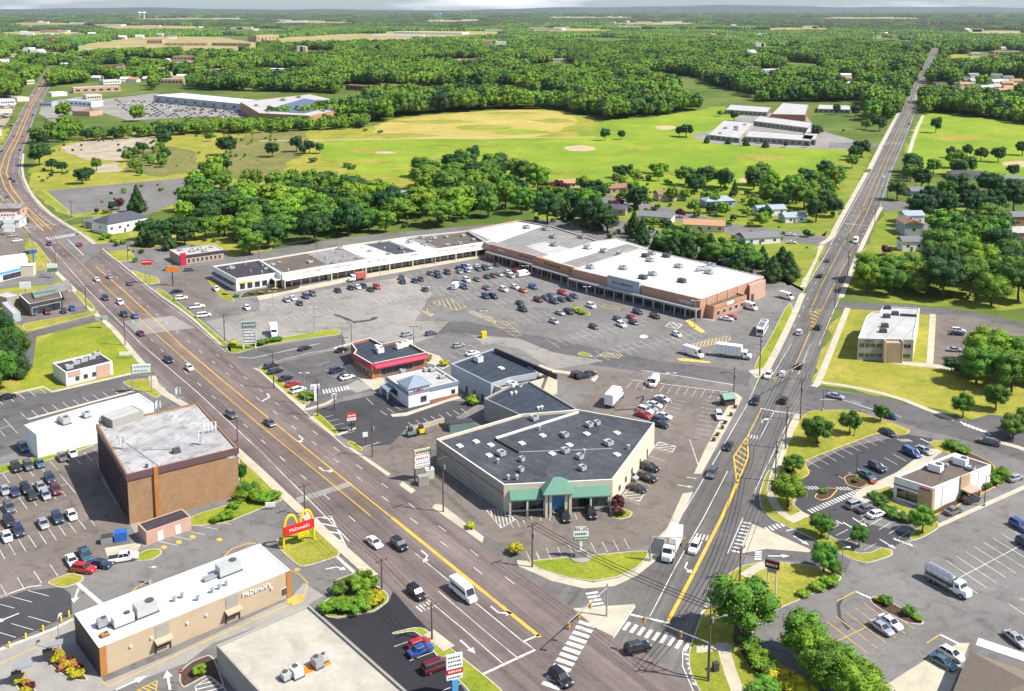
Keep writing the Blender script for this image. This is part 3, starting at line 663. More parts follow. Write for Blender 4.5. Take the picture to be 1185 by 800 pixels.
# parking lines of the centre lots
LZ = .095
p1, p1y = MB(), MB()
def ST(mb, *a, **k): k.setdefault('z', LZ); stalls(mb, *a, **k)
ST(p1, (277, 360), (420, 334), 18, (8, 7)); ST(p1, (322, 367), (385, 356), 9, (9, 8)); ST(p1, (415, 352), (461, 344), 7, (7, 6)); ST(p1, (400, 352), (462, 340), 8, (6, 6))
ST(p1, (462, 325), (588, 305), 16, (5, 5), both=True); ST(p1, (488, 340), (612, 320), 15, (5, 5), both=True, centre=True); ST(p1, (495, 352), (530, 347), 5, (7, 6))
ST(p1, (575, 352), (672, 334), 13, (7, 4.5), both=True, centre=True)
ST(p1, (585, 376), (690, 352), 13, (7, 4.5), both=True, centre=True)
ST(p1, (640, 398), (745, 372), 13, (8, 5), both=True, centre=True)
ST(p1, (688, 414), (812, 384), 15, (8, 5.5), both=True, centre=True)
ST(p1, (530, 345), (570, 338), 5, (6, 5), both=True)
ST(p1, (812, 410), (850, 398), 5, (6, 4)); ST(p1, (865, 410), (890, 385), 6, (10, 2)); ST(p1, (878, 372), (905, 340), 9, (10, 1))
line(p1, P([(238, 398), (258, 412), (291, 415), (370, 398)]), .4, LZ); line(p1, P([(300, 424), (360, 408), (392, 405)]), .3, LZ); line(p1, P([(742, 429), (790, 436), (850, 446)]), .4, LZ); line(p1, P([(731, 440), (842, 454)]), .35, LZ)
hatch(p1y, [(797, 400), (823, 393), (844, 389), (846, 393), (838, 397), (810, 402)], LZ, 12, 0, .35)
hatch(p1y, [(500, 350), (520, 345), (540, 355), (528, 360)], LZ, 7, 0, .3); hatch(p1y, [(565, 366), (585, 372), (604, 388), (596, 390), (572, 376)], LZ, 6, 0, .3); hatch(p1y, [(690, 412), (700, 408), (720, 411), (716, 415)], LZ, 8, 0, .3)
hatch(p1, [(770, 378), (776, 373), (790, 376), (784, 381)], LZ, 4, 0, .5); hatch(p1y, [(455, 325), (462, 319), (470, 320), (462, 330)], LZ, 4, 0, .25); hatch(p1y, [(700, 352), (718, 356), (716, 360), (696, 356)], LZ, 5, 0, .25)
blob('painted_disc', 745, 390, 10, 4.5, LZ, 'paint_faded')
p1.build('parking_lines', 'paint_faded', lot1, origin=(0, 0, 0)); p1y.build('yellow_hatching', 'paint_faded_yellow', lot1, origin=(0, 0, 0))
p2 = MB()
ST(p2, (604, 597), (665, 594), 6, (2, 8)); ST(p2, (590, 603), (604, 599), 2, (4, 9)); ST(p2, (619, 636), (722, 624), 8, (5, 13)); ST(p2, (598, 640), (619, 636), 2, (6, 13))
ST(p2, (732, 441), (835, 454), 11, (-7, 9)); ST(p2, (831, 466), (821, 510), 9, (-17, -3)); ST(p2, (776, 462), (757, 492), 7, (17, 4), both=True, centre=True)
ST(p2, (762, 511), (721, 577), 7, (18, 6)); hatch(p2, [(762, 512), (782, 517), (778, 524), (757, 518)], LZ, 5, 0, .3); hatch(p2, [(727, 566), (745, 572), (740, 581), (720, 575)], LZ, 5, 0, .3)
line(p2, P([(798, 509), (812, 550), (806, 547)]), .25, LZ); hatch(p2, [(562, 590), (584, 590), (596, 602), (580, 612)], LZ, 8, 0, .25)
for x, y in ((803, 554), (793, 563)): arrow(p2, x, y, heading(700, 600, 760, 610), LZ, s=1.2)
p2.build('parking_lines', 'paint_faded', lot1, origin=(0, 0, 0))
p3 = MB()
crossing(p3, (373, 454), (404, 449), 9, (2, 5), LZ, .45); ST(p3, (424, 461), (452, 456), 2, (8, 8)); line(p3, P([(470, 494), (484, 503)]), .3, LZ)
ST(p3, (478, 494), (540, 478), 7, (-6, -5)); ST(p3, (372, 484), (396, 503), 4, (14, -3)); ST(p3, (440, 476), (456, 470), 2, (8, 5)); line(p3, P([(420, 518), (440, 512)]), .2, LZ)
ST(p3, (306, 428), (344, 460), 5, (14, -4)); ST(p3, (368, 423), (394, 444), 3, (14, -4)); ST(p3, (528, 415), (552, 404), 3, (-9, -5))
p3.build('parking_lines', 'paint_white', lot1, origin=(0, 0, 0))
sheet('painted_bay', [(397, 448), (414, 440), (432, 449), (413, 455)], .09, 'concrete_grey')
p4 = MB()
ST(p4, (924, 537), (1016, 501), 10, (15, 9)); ST(p4, (985, 560), (1078, 522), 9, (-15, -9)); ST(p4, (1040, 650), (1020, 605), 0 or 1, (1, 1), skip=(0, 1))
ST(p4, (957, 615), (1000, 637), 4, (14, -7)); ST(p4, (995, 604), (1052, 628), 5, (-14, -9) and (14, -8)); crossing(p4, (936, 593), (996, 568), 18, (6, 4), LZ, .5)
crossing(p4, (1112, 490), (1145, 502), 7, (6, 5), LZ, .5); crossing(p4, (886, 614), (907, 607), 5, (5, 5), LZ, .5); crossing(p4, (1034, 624), (1056, 632), 5, (4, 3), LZ, .5); crossing(p4, (878, 638), (877, 649), 4, (8, 0), LZ, .5)
ST(p4, (1107, 671), (1330, 553), 24, (24, 16.5), both=True, centre=True, w=.14)
ST(p4, (1190, 715), (1400, 610), 18, (24, 16.5), both=True, centre=True, w=.14)
line(p4, P([(949, 463), (975, 463), (1012, 475)]), .3, LZ); dashes(p4, [(985, 464), (1035, 480), (1062, 490)], LZ, .2); line(p4, P([(1065, 508), (1076, 513)]), .4, LZ); line(p4, P([(910, 615), (925, 611)]), .4, LZ)
line(p4, P([(1127, 590), (1185, 566), (1260, 535)]), .3, LZ); line(p4, P([(1088, 735), (1112, 747)]), .5, LZ); line(p4, P([(990, 685), (1008, 693)]), .5, LZ)
for x, y, hd in ((995, 605, heading(992, 603, 1002, 609)), (984, 610, heading(980, 608, 990, 614)), (1027, 630, heading(1024, 628, 1034, 634)), (927, 626, heading(925, 624, 935, 630)), (901, 644, heading(895, 644, 908, 644))): arrow(p4, x, y, hd, LZ, s=1.4)
for x, y in ((965, 605), (1047, 510), (940, 565), (977, 566)):
    c = at(x, y)
    for k in range(4): p4.box((c.x + k * .8 - 1.2, c.y, LZ - .01), (.25, 1.8, .02), .5)
p4.build('parking_lines', 'paint_white', lot2, origin=(0, 0, 0))
p5 = MB()
ST(p5, (968, 743), (1034, 711), 6, (24, 19.5), both=True, centre=True, w=.16); line(p5, P([(969, 696), (990, 685)]), .2, LZ); line(p5, P([(1072, 745), (1088, 735)]), .2, LZ)
ST(p5, (1033, 778), (1075, 755), 3, (-14, -9), skip=(0, 1, 2, 3))
p5.build('yellow_bay_lines', 'paint_yellow', lot2, origin=(0, 0, 0))
p6 = MB()
ST(p6, (-40, 646), (100, 596), 12, (9, 18)); ST(p6, (-20, 684), (58, 654), 4, (8, 15)); ST(p6, (-60, 605), (78, 560), 12, (7, 13), both=True, centre=True); ST(p6, (-40, 560), (110, 521), 11, (8, 12))
ST(p6, (24, 478), (152, 446), 11, (10, 10)); ST(p6, (-30, 468), (45, 449), 6, (8, 8)); ST(p6, (-30, 505), (12, 493), 3, (10, 12), both=True, centre=True)
ST(p6, (-50, 712), (32, 684), 4, (25, 7)); ST(p6, (-50, 748), (33, 714), 4, (26, 8)); ST(p6, (184, 627), (246, 603), 4, (22, 5)); arrow(p6, 8, 716, heading(20, 712, 0, 720), LZ, s=1.4)
line(p6, P([(90, 676), (118, 700)]), .8, LZ); line(p6, P([(390, 645), (410, 663)]), .7, LZ); line(p6, P([(0, 691), (24, 683), (32, 680), (48, 678)]), .3, LZ)
arrow(p6, 88, 690, heading(90, 680, 85, 695), LZ, s=1.6); arrow(p6, 152, 791, heading(140, 796, 162, 786), LZ, s=1.7); arrow(p6, 195, 788, heading(196, 796, 194, 784), LZ, s=1.7); arrow(p6, 388, 657, heading(382, 658, 396, 655), LZ, turn=1, s=1.3)
hatch(p6, [(226, 795), (246, 782), (262, 800), (245, 812), (228, 806)], LZ, 6, 0, .22)
ST(p6, (456, 749), (512, 800), 3, (28, -10)); 
p6.build('parking_lines', 'paint_white', lot3, origin=(0, 0, 0))
p7 = MB()
line(p7, P([(0, 769), (84, 730), (90, 727)]), .18, LZ); line(p7, P([(118, 789), (126, 795), (240, 742), (336, 700), (352, 690), (356, 675), (345, 664), (334, 660)]), .2, LZ); hatch(p7, [(158, 800), (182, 788), (180, 806)], LZ, 5, 0, .25)
hatch(p7, [(332, 695), (346, 688), (352, 695), (338, 701)], LZ, 5, 0, .5); line(p7, P([(150, 689), (158, 680), (169, 674)]), .2, LZ); line(p7, P([(259, 645), (268, 636), (285, 630), (296, 629)]), .25, LZ)
p7.build('yellow_lines', 'paint_yellow', lot3, origin=(0, 0, 0))
for x, y in ((190, 634), (207, 628), (223, 622), (254, 625), (344, 660), (350, 690)): blob('painted_disc', x, y, 7, 4, .1, 'paint_yellow', 14, 0)
sheet('tyre_marks', [(968, 700), (975, 690), (977, 692), (972, 702), (974, 715), (984, 728), (981, 730), (970, 716)], .094, 'asphalt_dark')
sheet('tar_patch', [(385, 364), (392, 364.6), (398, 367), (404, 369), (409, 372), (416, 371.6), (428, 370), (431, 367.5), (438, 367), (436, 369), (432, 371), (420, 373.2), (411, 374), (405, 372), (400, 371), (396, 368.4), (388, 366)], .094, 'asphalt_dark')
sheet('tar_line', [(735, 461), (745, 458), (745, 463), (738, 474), (712, 476), (712, 474.8), (737, 472.8), (743, 463), (743, 459.5), (736, 462.5)], .094, 'asphalt_new')

# kerbed islands, verges and footways
island('grass_verge', [(610, 650), (665, 645), (752, 637), (748, 648), (735, 660), (714, 669), (686, 674), (650, 668), (623, 659)], 'lawn_bright', base=.04)
slab('footway', [(598, 649), (610, 650), (623, 659), (650, 668), (686, 675), (714, 670), (735, 661), (748, 649), (753, 637), (757, 627), (772, 612), (790, 572), (802, 570), (778, 622), (757, 651), (737, 667), (711, 679), (676, 682), (638, 673), (600, 656)], z=.15)
slab('footway', [(851, 455), (859, 461), (843, 492), (812, 549), (803, 549), (816, 520), (836, 482)], z=.15)
slab('footway', [(512, 585), (560, 622), (558, 629), (500, 588), (504, 584)], z=.15); slab('footway', [(466, 558), (481, 568), (476, 572), (462, 562)], z=.15)
slab('traffic_island', [(663, 705), (735, 700), (710, 738), (690, 728)], z=.17)
slab('traffic_island', [(870, 607), (892, 616), (934, 635), (946, 641), (886, 636), (859, 641), (859, 630)], z=.17, sm=0)
island('grass_verge', [(797, 752), (812, 711), (826, 690), (836, 670), (856, 656), (885, 650), (925, 653), (953, 658), (973, 667), (974, 671), (953, 682), (930, 693), (895, 708), (874, 727), (867, 742), (872, 768), (905, 792), (945, 820), (930, 860), (850, 860), (812, 806), (797, 776)], 'lawn_dry')
path('footway', [(836, 745), (842, 770), (853, 800), (865, 830)], 2.2, z=.2); slab('footway', [(806, 748), (846, 746), (850, 752), (806, 757)], z=.21); path('footway', [(861, 668), (872, 660), (886, 654)], 2, z=.2)
sheet('planting_bed', [(868, 744), (880, 768), (925, 800), (915, 806), (870, 775), (848, 742), (850, 720), (868, 722)], .19, 'mulch')
island('grass_verge', [(878, 572), (886, 548), (900, 536), (917, 546), (925, 560), (924, 575), (917, 583), (931, 595), (948, 612), (965, 623), (992, 641), (1008, 640), (1020, 634), (1033, 637), (1033, 644), (1004, 653), (985, 648), (942, 625), (911, 610), (893, 602), (880, 588)], 'lawn_dry', 'kerb')
path('footway', [(924, 480), (912, 505), (902, 530), (893, 560), (892, 577), (901, 592), (915, 602)], 1.9, z=.2); path('footway', [(913, 604), (932, 595)], 2.4, z=.21)
island('grass_verge', [(930, 480), (943, 475), (986, 475), (1027, 488), (1055, 499), (1047, 504), (1017, 501), (975, 517), (930, 534), (938, 549), (926, 556), (905, 545), (912, 510)], 'lawn_dry', 'kerb_yellow')
island('planter', [(941, 576), (953, 565), (971, 566), (961, 577), (950, 580)], 'mulch', 'kerb_yellow'); island('planter', [(976, 553), (984, 549), (1000, 553), (1012, 556), (997, 566), (980, 562)], 'mulch', 'kerb_yellow')
slab('footway', [(985, 577), (995, 567), (1038, 547), (1075, 520), (1095, 520), (1040, 560), (1033, 575), (1072, 596), (1062, 603)], z=.13)
island('planter', [(1005, 570), (1033, 562), (1032, 578), (1062, 594), (1078, 598), (1072, 606), (1040, 592)], 'lawn_dry')
island('grass_verge', [(1075, 513), (1083, 510), (1105, 513), (1113, 519), (1100, 527), (1085, 521)], 'lawn_dry', 'kerb_yellow')
island('planter', [(1100, 527), (1113, 520), (1150, 537), (1152, 548), (1168, 550), (1164, 558), (1100, 590), (1079, 598), (1078, 592), (1146, 556), (1140, 540)], 'mulch', 'kerb_yellow')
slab('kerb_strip', [(1085, 607), (1185, 562), (1260, 530), (1262, 534), (1185, 567), (1087, 611)], z=.13); island('grass_verge', [(1052, 622), (1060, 612), (1085, 603), (1088, 611), (1070, 622), (1056, 627)], 'lawn_dry')
island('planter', [(1006, 693), (1014, 690), (1030, 697), (1062, 714), (1070, 721), (1066, 724), (1050, 722), (1020, 707), (1008, 698)], 'mulch')
slab('footway', [(1015, 800), (1065, 768), (1110, 745), (1122, 745), (1100, 800), (1030, 830)], z=.13)
for px_ in ([(1053, 371), (1060, 372), (1056, 421), (1048, 420)],): pass
slab('footway', [(1076, 364), (1083, 364), (1080, 422), (1190, 432), (1190, 435), (1064, 425), (1030, 421), (1030, 418), (1072, 421)], z=.13)
path('footway', [(1020, 240), (1012, 254), (995, 290), (984, 318), (973, 345)], 2, z=.14); path('footway', [(981, 357), (966, 395), (946, 445), (941, 448)], 2, z=.14)
path('footway', [(950, 443), (985, 448), (1035, 459), (1080, 477), (1105, 487)], 2, z=.14); path('footway', [(1155, 512), (1185, 520), (1230, 540)], 2, z=.14)
path('footway', [(1068, 134), (1058, 157), (1050, 185)], 3, z=.14)
path('footway', [(1003, 200), (985, 232), (968, 262), (962, 276), (950, 283)], 2.6, 'concrete', z=.15); path('footway', [(951, 284), (944, 298), (932, 325), (929, 333)], 2.2, 'concrete', z=.15); path('footway', [(1045, 121), (1024, 160), (1006, 196)], 3, 'concrete', z=.15)
island('grass_verge', [(872, 426), (880, 410), (893, 388), (908, 358), (915, 350), (918, 360), (905, 388), (893, 410), (886, 425), (878, 432)], 'lawn_bright'); path('footway', [(880, 436), (890, 424), (918, 367), (929, 340)], 2.2, z=.19)
slab('footway', [(866, 430), (884, 426), (886, 436), (874, 438)], z=.18)
island('grass_verge', [(922, 287), (948, 286), (945, 298), (930, 326), (915, 318), (895, 300), (905, 288)], 'lawn')
island('grass_verge', [(264, 408), (262, 400), (300, 396), (345, 388), (385, 381), (395, 383), (392, 388), (340, 394), (300, 402), (272, 410)], 'lawn_bright'); island('grass_verge', [(178, 336), (186, 334), (206, 350), (238, 376), (268, 402), (268, 410), (256, 399), (218, 364)], 'lawn')
path('kerb_line', A_R[:5], .6, 'kerb', z=.2); path('kerb_line', A_R[5:8], .35, 'kerb', z=.2)
slab('footway', [(292, 426), (298, 427), (354, 470), (352, 476), (300, 431)], z=.15); island('grass_verge', [(298, 427), (304, 425), (318, 435), (350, 462), (360, 463), (356, 470), (344, 466)], 'lawn_dry'); island('grass_verge', [(361, 482), (367, 477), (392, 500), (389, 505), (375, 494)], 'lawn_bright', 'kerb_yellow')
slab('footway', [(357, 484), (362, 482), (390, 504), (385, 506)], z=.15); slab('kerb_line', [(389, 503), (412, 495), (412, 497), (391, 505)], z=.15)
island('grass_verge', [(401, 514), (406, 510), (421, 520), (417, 523)], 'lawn_bright', 'kerb_yellow'); slab('footway', [(401, 518), (408, 519), (452, 549), (449, 552)], z=.15)
slab('kerb_line', [(385, 403), (402, 398), (420, 395), (421, 397), (404, 400), (388, 405)], z=.15); slab('kerb_line', [(352, 474), (376, 467), (388, 460), (389, 462), (378, 469), (354, 476)], z=.15)
slab('footway', [(395, 425), (412, 436), (432, 452), (447, 446), (444, 438), (428, 436), (405, 422)], z=.15); slab('footway', [(452, 480), (470, 478), (520, 462), (534, 457), (534, 461), (516, 466), (470, 482), (454, 483)], z=.15)
slab('footway', [(494, 408), (508, 412), (520, 424), (512, 428), (500, 422), (488, 420)], z=.15)
slab('footway', [(296, 342), (345, 333), (420, 318), (568, 293), (572, 296), (420, 323), (330, 341), (300, 348)], 'concrete', z=.15); slab('footway', [(568, 294), (650, 322), (720, 345), (828, 368), (828, 373), (715, 350), (645, 328), (568, 299)], 'concrete_grey', z=.14)
island('grass_verge', [(240, 325), (246, 325), (262, 340), (272, 348), (268, 350), (256, 345)], 'lawn_bright', 'kerb_yellow'); island('planter', [(276, 346), (283, 338), (325, 331), (350, 330), (345, 335), (300, 343), (290, 344)], 'mulch')
island('grass_verge', [(613, 590), (0, 0)][:0] or [(706, 598), (708, 592), (722, 589), (733, 594), (728, 600), (716, 602)], 'lawn_bright')
slab('kerb_line', [(625, 422), (640, 428), (668, 432), (690, 430), (690, 432), (668, 435), (638, 431), (623, 424)], z=.15); island('planter', [(683, 440), (690, 434), (693, 436), (688, 443)], 'concrete'); island('grass_verge', [(667, 411), (674, 407), (686, 412), (684, 414)], 'lawn_bright')
slab('kerb_line', [(783, 416), (790, 415), (822, 419), (822, 421), (786, 418)], 'kerb_yellow', z=.15); island('planter', [(487, 360), (497, 362), (520, 356), (494, 370)][:0] or [(486, 359), (494, 361), (503, 364), (496, 367)], 'asphalt_pale', 'kerb_yellow')
island('planter', [(664, 357), (672, 357), (684, 363), (680, 366), (668, 361)], 'lawn', 'kerb_yellow'); island('planter', [(540, 362), (548, 360), (575, 372), (572, 375)], 'asphalt_pale', 'kerb_yellow')
slab('kerb_line', [(796, 368), (800, 372), (816, 384), (812, 386), (803, 381), (793, 372)], 'kerb_yellow', z=.15)
island('grass_verge', [(118, 289), (122, 292), (150, 289), (156, 298), (152, 302), (136, 304)], 'lawn_dry'); island('grass_verge', [(98, 268), (106, 266), (150, 270), (156, 277), (118, 281), (108, 279)], 'lawn_bright'); island('grass_verge', [(36, 222), (46, 218), (80, 244), (78, 250)], 'lawn_bright')
island('grass_verge', [(150, 312), (165, 317), (182, 321), (186, 328), (168, 330)], 'lawn_dry')
path('footway', [(27, 178), (25, 200), (34, 222), (54, 245), (80, 262)], 1.5, z=.16); path('footway', [(80, 262), (96, 272), (110, 283)], 2, z=.16)
# west side
island('grass_verge', [(276, 527), (283, 533), (328, 574), (326, 580), (300, 590), (262, 606), (222, 610), (215, 604), (226, 596), (276, 581)], 'lawn_bright')
path('footway', [(176, 436), (180, 450), (228, 478), (272, 521), (300, 546), (333, 578), (361, 604), (404, 643), (432, 668)], 2.2, 'concrete', z=.185)
island('grass_verge', [(318, 626), (340, 614), (360, 606), (368, 611), (394, 640), (391, 645), (355, 656), (346, 656), (326, 639)], 'lawn_dry', 'kerb')
island('grass_verge', [(367, 703), (386, 689), (386, 674), (392, 670), (410, 664), (420, 667), (450, 688), (449, 697), (434, 708), (391, 716), (378, 715)], 'lawn_bright', 'kerb'); sheet('planting_bed', [(388, 684), (389, 674), (410, 666), (424, 671), (440, 684), (420, 686), (400, 690)], .19, 'mulch')
sheet('planting_bed', [(392, 713), (378, 711), (405, 700), (434, 690), (446, 690), (444, 698), (432, 706)], .19, 'mulch')
island('grass_verge', [(453, 733), (478, 727), (490, 727), (530, 757), (590, 806), (560, 820), (512, 768), (487, 737), (478, 731), (455, 735)], 'lawn_bright')
path('footway', [(496, 733), (505, 740), (520, 752)], 2.4, z=.2)
island('grass_verge', [(45, 445), (60, 451), (158, 429), (178, 432), (186, 452), (174, 457), (166, 448), (140, 445), (142, 441), (66, 455), (50, 452)][:0] or [(141, 443), (150, 440), (176, 438), (194, 452), (180, 462), (170, 455), (152, 450)], 'lawn_dry')
slab('kerb_line', [(0, 463), (15, 455), (50, 447), (60, 453), (160, 430), (160, 432), (60, 455), (50, 449), (15, 457), (0, 465)], z=.15)
slab('kerb_line', [(32, 485), (155, 452), (156, 453.5), (33, 486.5)], 'kerb', z=.15)
island('grass_verge', [(-60, 556), (0, 540), (45, 528), (108, 510), (110, 516), (50, 535), (0, 549), (-60, 565)], 'lawn_bright')
island('grass_verge', [(52, 675), (82, 663), (98, 668), (95, 674), (72, 682)], 'lawn_dry', 'kerb'); island('grass_verge', [(152, 645), (172, 636), (186, 636), (188, 641), (176, 649), (158, 650)], 'lawn_bright', 'kerb')
slab('plinth', [(121, 635), (165, 628), (158, 640), (124, 645)], 'concrete', z=.15); slab('footway', [(160, 600), (175, 630), (166, 634), (120, 560), (112, 535)], 'concrete_grey', z=.14)
slab('kerb_line', [(84, 716), (60, 728), (0, 751), (0, 754), (62, 730), (86, 718)], 'kerb', z=.15)
island('planter', [(56, 770), (62, 758), (72, 757), (90, 774), (104, 788), (90, 789), (70, 781)], 'mulch'); island('planter', [(14, 789), (22, 782), (34, 788), (46, 806), (30, 812)], 'mulch')
island('planter', [(207, 790), (208, 778), (222, 766), (246, 757), (262, 800), (240, 782), (222, 792), (212, 797)], 'mulch')
island('grass_verge', [(33, 281), (40, 279), (64, 310), (56, 317)], 'lawn_dry'); island('grass_verge', [(24, 375), (80, 366), (114, 359), (112, 364), (30, 384)], 'lawn_dry'); island('grass_verge', [(84, 338), (92, 337), (112, 358), (104, 358)], 'lawn_dry'); island('grass_verge', [(0, 317), (50, 308), (50, 312), (0, 322)], 'lawn_dry')
path('footway', [(64, 314), (88, 338), (112, 366), (128, 378), (150, 404), (172, 430)], 1.8, z=.15)
# ---------------------------------------------------------------- buildings
class Bld:
    def __init__(s, name, label, px=None, h=5., wall='white_wall', roof='roof_light', par=.5, rect=None, cat='building', group=None, z0=0., world=None, trim=None, t=.3, zat=None):
        z = h if zat is None else zat
        if rect:
            a, b_, c = [V2(at(*p, z)) for p in rect]; u = (b_ - a).normalized(); n = Vector((-u.y, u.x)); d = (c - b_).dot(n)
            pts = [a, b_, b_ + n * d, a + n * d]
        elif world: pts = [V2(p) for p in world]
        else: pts = [V2(at(*p, z)) for p in px]
        s.rev = area2(pts) < 0
        s.pts = ccw(pts); s.h = h; s.z0 = z0; s.par = par
        c = sum(s.pts, Vector((0, 0))) / len(s.pts)
        s.root = empty(name, (c.x, c.y, 0)); tag(s.root, label, cat, group)
        w = MB(); inn = inset(s.pts, t); w.prism(s.pts, z0, h, top=False)
        w.k = 1 if trim else 0; w.ring(s.pts, inn, h); w.k = 0
        n = len(inn)
        for i in range(n):
            j = (i + 1) % n; w.face([(*inn[j], h), (*inn[j], h - par), (*inn[i], h - par), (*inn[i], h)])
        w.build('wall', [wall, trim] if trim else wall, s.root)
        r = MB(); r.face([(*p, h - par) for p in inn]); r.build('roof', roof, s.root)
    def edge(s, i):
        a, b_ = s.pts[i % len(s.pts)], s.pts[(i + 1) % len(s.pts)]; L = (b_ - a).length; u = (b_ - a) / L
        return a, u, Vector((u.y, -u.x)), L
    def facing(s, x, y):
        """index of the edge nearest to a surveyed base point"""
        p = V2(at(x, y)); best = None
        for i in range(len(s.pts)):
            a, u, n, L = s.edge(i); t = max(0, min(L, (p - a).dot(u))); d = (a + u * t - p).length
            if best is None or d < best[0]: best = (d, i)
        return best[1]
    def panel(s, name, i, u0, u1, z0, z1, mat, out=.05, th=.08, parent=None):
        a, u, n, L = s.edge(i)
        if u0 < 0: u0 += L
        if u1 <= 0: u1 += L
        c = a + u * (u0 + u1) / 2 + n * (out - th / 2); b = MB()
        b.box((c.x, c.y, (z0 + z1) / 2), (u1 - u0, th, z1 - z0), math.atan2(u.y, u.x)); return b.build(name, mat, parent or s.root)
    def windows(s, i, n, w, z0, z1, m0=1., m1=1., mat='glass', frame='trim_white', name='window'):
        L = s.edge(i)[3]
        for k in range(n):
            c = m0 + (L - m0 - m1) * (k + .5) / n
            f = None
            if frame: f = s.panel(name, i, c - w / 2 - .1, c + w / 2 + .1, z0 - .1, z1 + .1, frame, .05)
            s.panel('pane' if f else name, i, c - w / 2, c + w / 2, z0, z1, mat, .08, .06, f)
    def band(s, z0, z1, mat, out=.12, name='fascia', edges=None, top=True):
        outp = inset(s.pts, -out); b = MB(); n = len(s.pts)
        for i in (edges if edges is not None else range(n)):
            j = (i + 1) % n; o1, o2, a, c = outp[i], outp[j], inset(s.pts, -.004)[i], inset(s.pts, -.004)[j]
            b.face([(*o1, z0), (*o2, z0), (*o2, z1), (*o1, z1)]); b.face([(*o1, z1), (*o2, z1), (*c, z1), (*a, z1)]); b.face([(*a, z0), (*c, z0), (*o2, z0), (*o1, z0)])
            b.face([(*a, z0), (*o1, z0), (*o1, z1), (*a, z1)]); b.face([(*o2, z0), (*c, z0), (*c, z1), (*o2, z1)])
        return b.build(name, mat, s.root)
    def canopy(s, i, u0, u1, z, depth, mat, th=.3, slope=0, name='canopy', posts=0, pm='trim_white'):
        a, u, n, L = s.edge(i)
        if u1 <= 0: u1 += L
        p, q = a + u * u0, a + u * u1; p2, q2 = p + n * depth, q + n * depth; b = MB(); zz = z - slope
        b.mesh([(*p, z), (*q, z), (*q2, zz), (*p2, zz), (*p, z - th), (*q, z - th), (*q2, zz - th), (*p2, zz - th)], [(0, 3, 2, 1), (4, 5, 6, 7), (3, 7, 6, 2), (0, 4, 7, 3), (1, 2, 6, 5)])
        o = b.build(name, mat, s.root)
        for k in range(posts):
            r = p2.lerp(q2, (k + .5 * (posts == 1)) / max(1, posts - 1)) - n * .3; m = MB(); m.box((r.x, r.y, (zz - th) / 2), (.4, .4, zz - th), math.atan2(u.y, u.x)); m.build('column', pm, s.root)
        return o
    def text(s, i, u0, z, size, txt, mat='ink', out=.16, extr=.03, name='lettering'):
        a, u, n, L = s.edge(i)
        if u0 < 0: u0 += L
        c = a + u * u0 + n * out; return text3(name, txt, (c.x, c.y, z), math.atan2(u.y, u.x), size, mat, s.root, extr)
    def script(s, i, u0, z, size, k, mat='ink', out=.16):
        a, u, n, L = s.edge(i); r = random.Random(k * 7 + int(u0 * 10)); b = MB(); x = u0 - k * size * .36
        if u0 < 0: x += L
        for _ in range(k):
            w = size * r.uniform(.3, .6); hh = size * r.uniform(.55, .8); c = a + u * (x + w / 2) + n * out; st = size * .16
            b.box((*c, z), (st, .05, hh), math.atan2(u.y, u.x)); b.box((*(c + u * w * .3), z + r.choice((-.3, 0, .3)) * hh), (w * .6, .05, st), math.atan2(u.y, u.x))
            if r.random() < .5: b.box((*(c + u * w * .6), z), (st, .05, hh * .8), math.atan2(u.y, u.x))
            x += w + size * .28
        return b.build('lettering', mat, s.root)
    def unit(s, x, y, w=2.2, d=1.8, hh=1.3, mat='hvac', kind=0, dz=0):
        z = s.h - s.par + dz; p = at(x, y, z + hh / 2); a, u, n, L = s.edge(0); rz = math.atan2(u.y, u.x); b = MB()
        if kind == 2:
            b.cyl((p.x, p.y, z), (p.x, p.y, z + hh), .25, .25, 8); b.cyl((p.x, p.y, z + hh), (p.x, p.y, z + hh + .25), .45, .35, 8); return b.build('roof_vent', mat, s.root)
        if kind == 3:
            b.box((p.x, p.y, z + .15), (w, d, .3), rz); return b.build('skylight', 'lamp_clear', s.root)
        b.box((p.x, p.y, z + .12), (w * 1.12, d * 1.12, .24), rz, 1); b.box((p.x, p.y, z + .24 + hh / 2), (w, d, hh), rz, 0)
        o = b.build('rooftop_unit', [mat, 'hvac_dark'], s.root); f = MB(); q = Vector((p.x, p.y, 0)) + Vector((u.x, u.y, 0)) * w * .22
        f.cyl((q.x, q.y, z + .24 + hh), (q.x, q.y, z + .24 + hh + .12), min(w, d) * .32, None, 12); f.build('fan', 'hvac_dark', o)
        if kind == 1:
            g = MB(); g.box((p.x - u.x * w * .8, p.y - u.y * w * .8, z + .5), (w * .7, d * .5, .5), rz); g.build('duct', 'metal_grey', o)
        return o
    def clutter(s, n, seed, sc=1.):
        r = random.Random(seed); pts = inset(s.pts, 2.2); xs = [p.x for p in pts]; ys = [p.y for p in pts]; k = 0
        for _ in range(300):
            if k >= n: break
            x, y = r.uniform(min(xs), max(xs)), r.uniform(min(ys), max(ys))
            if not inside(x, y, pts): continue
            px_ = to_px(x, y, s.h); kind = r.choice((0, 0, 1, 2, 2)); q = r.uniform(.7, 1.3) * sc; s.unit(px_[0], px_[1], 1.6 * q, 1.3 * q, .8 * q, r.choice(('hvac', 'hvac', 'metal_grey')), kind); k += 1
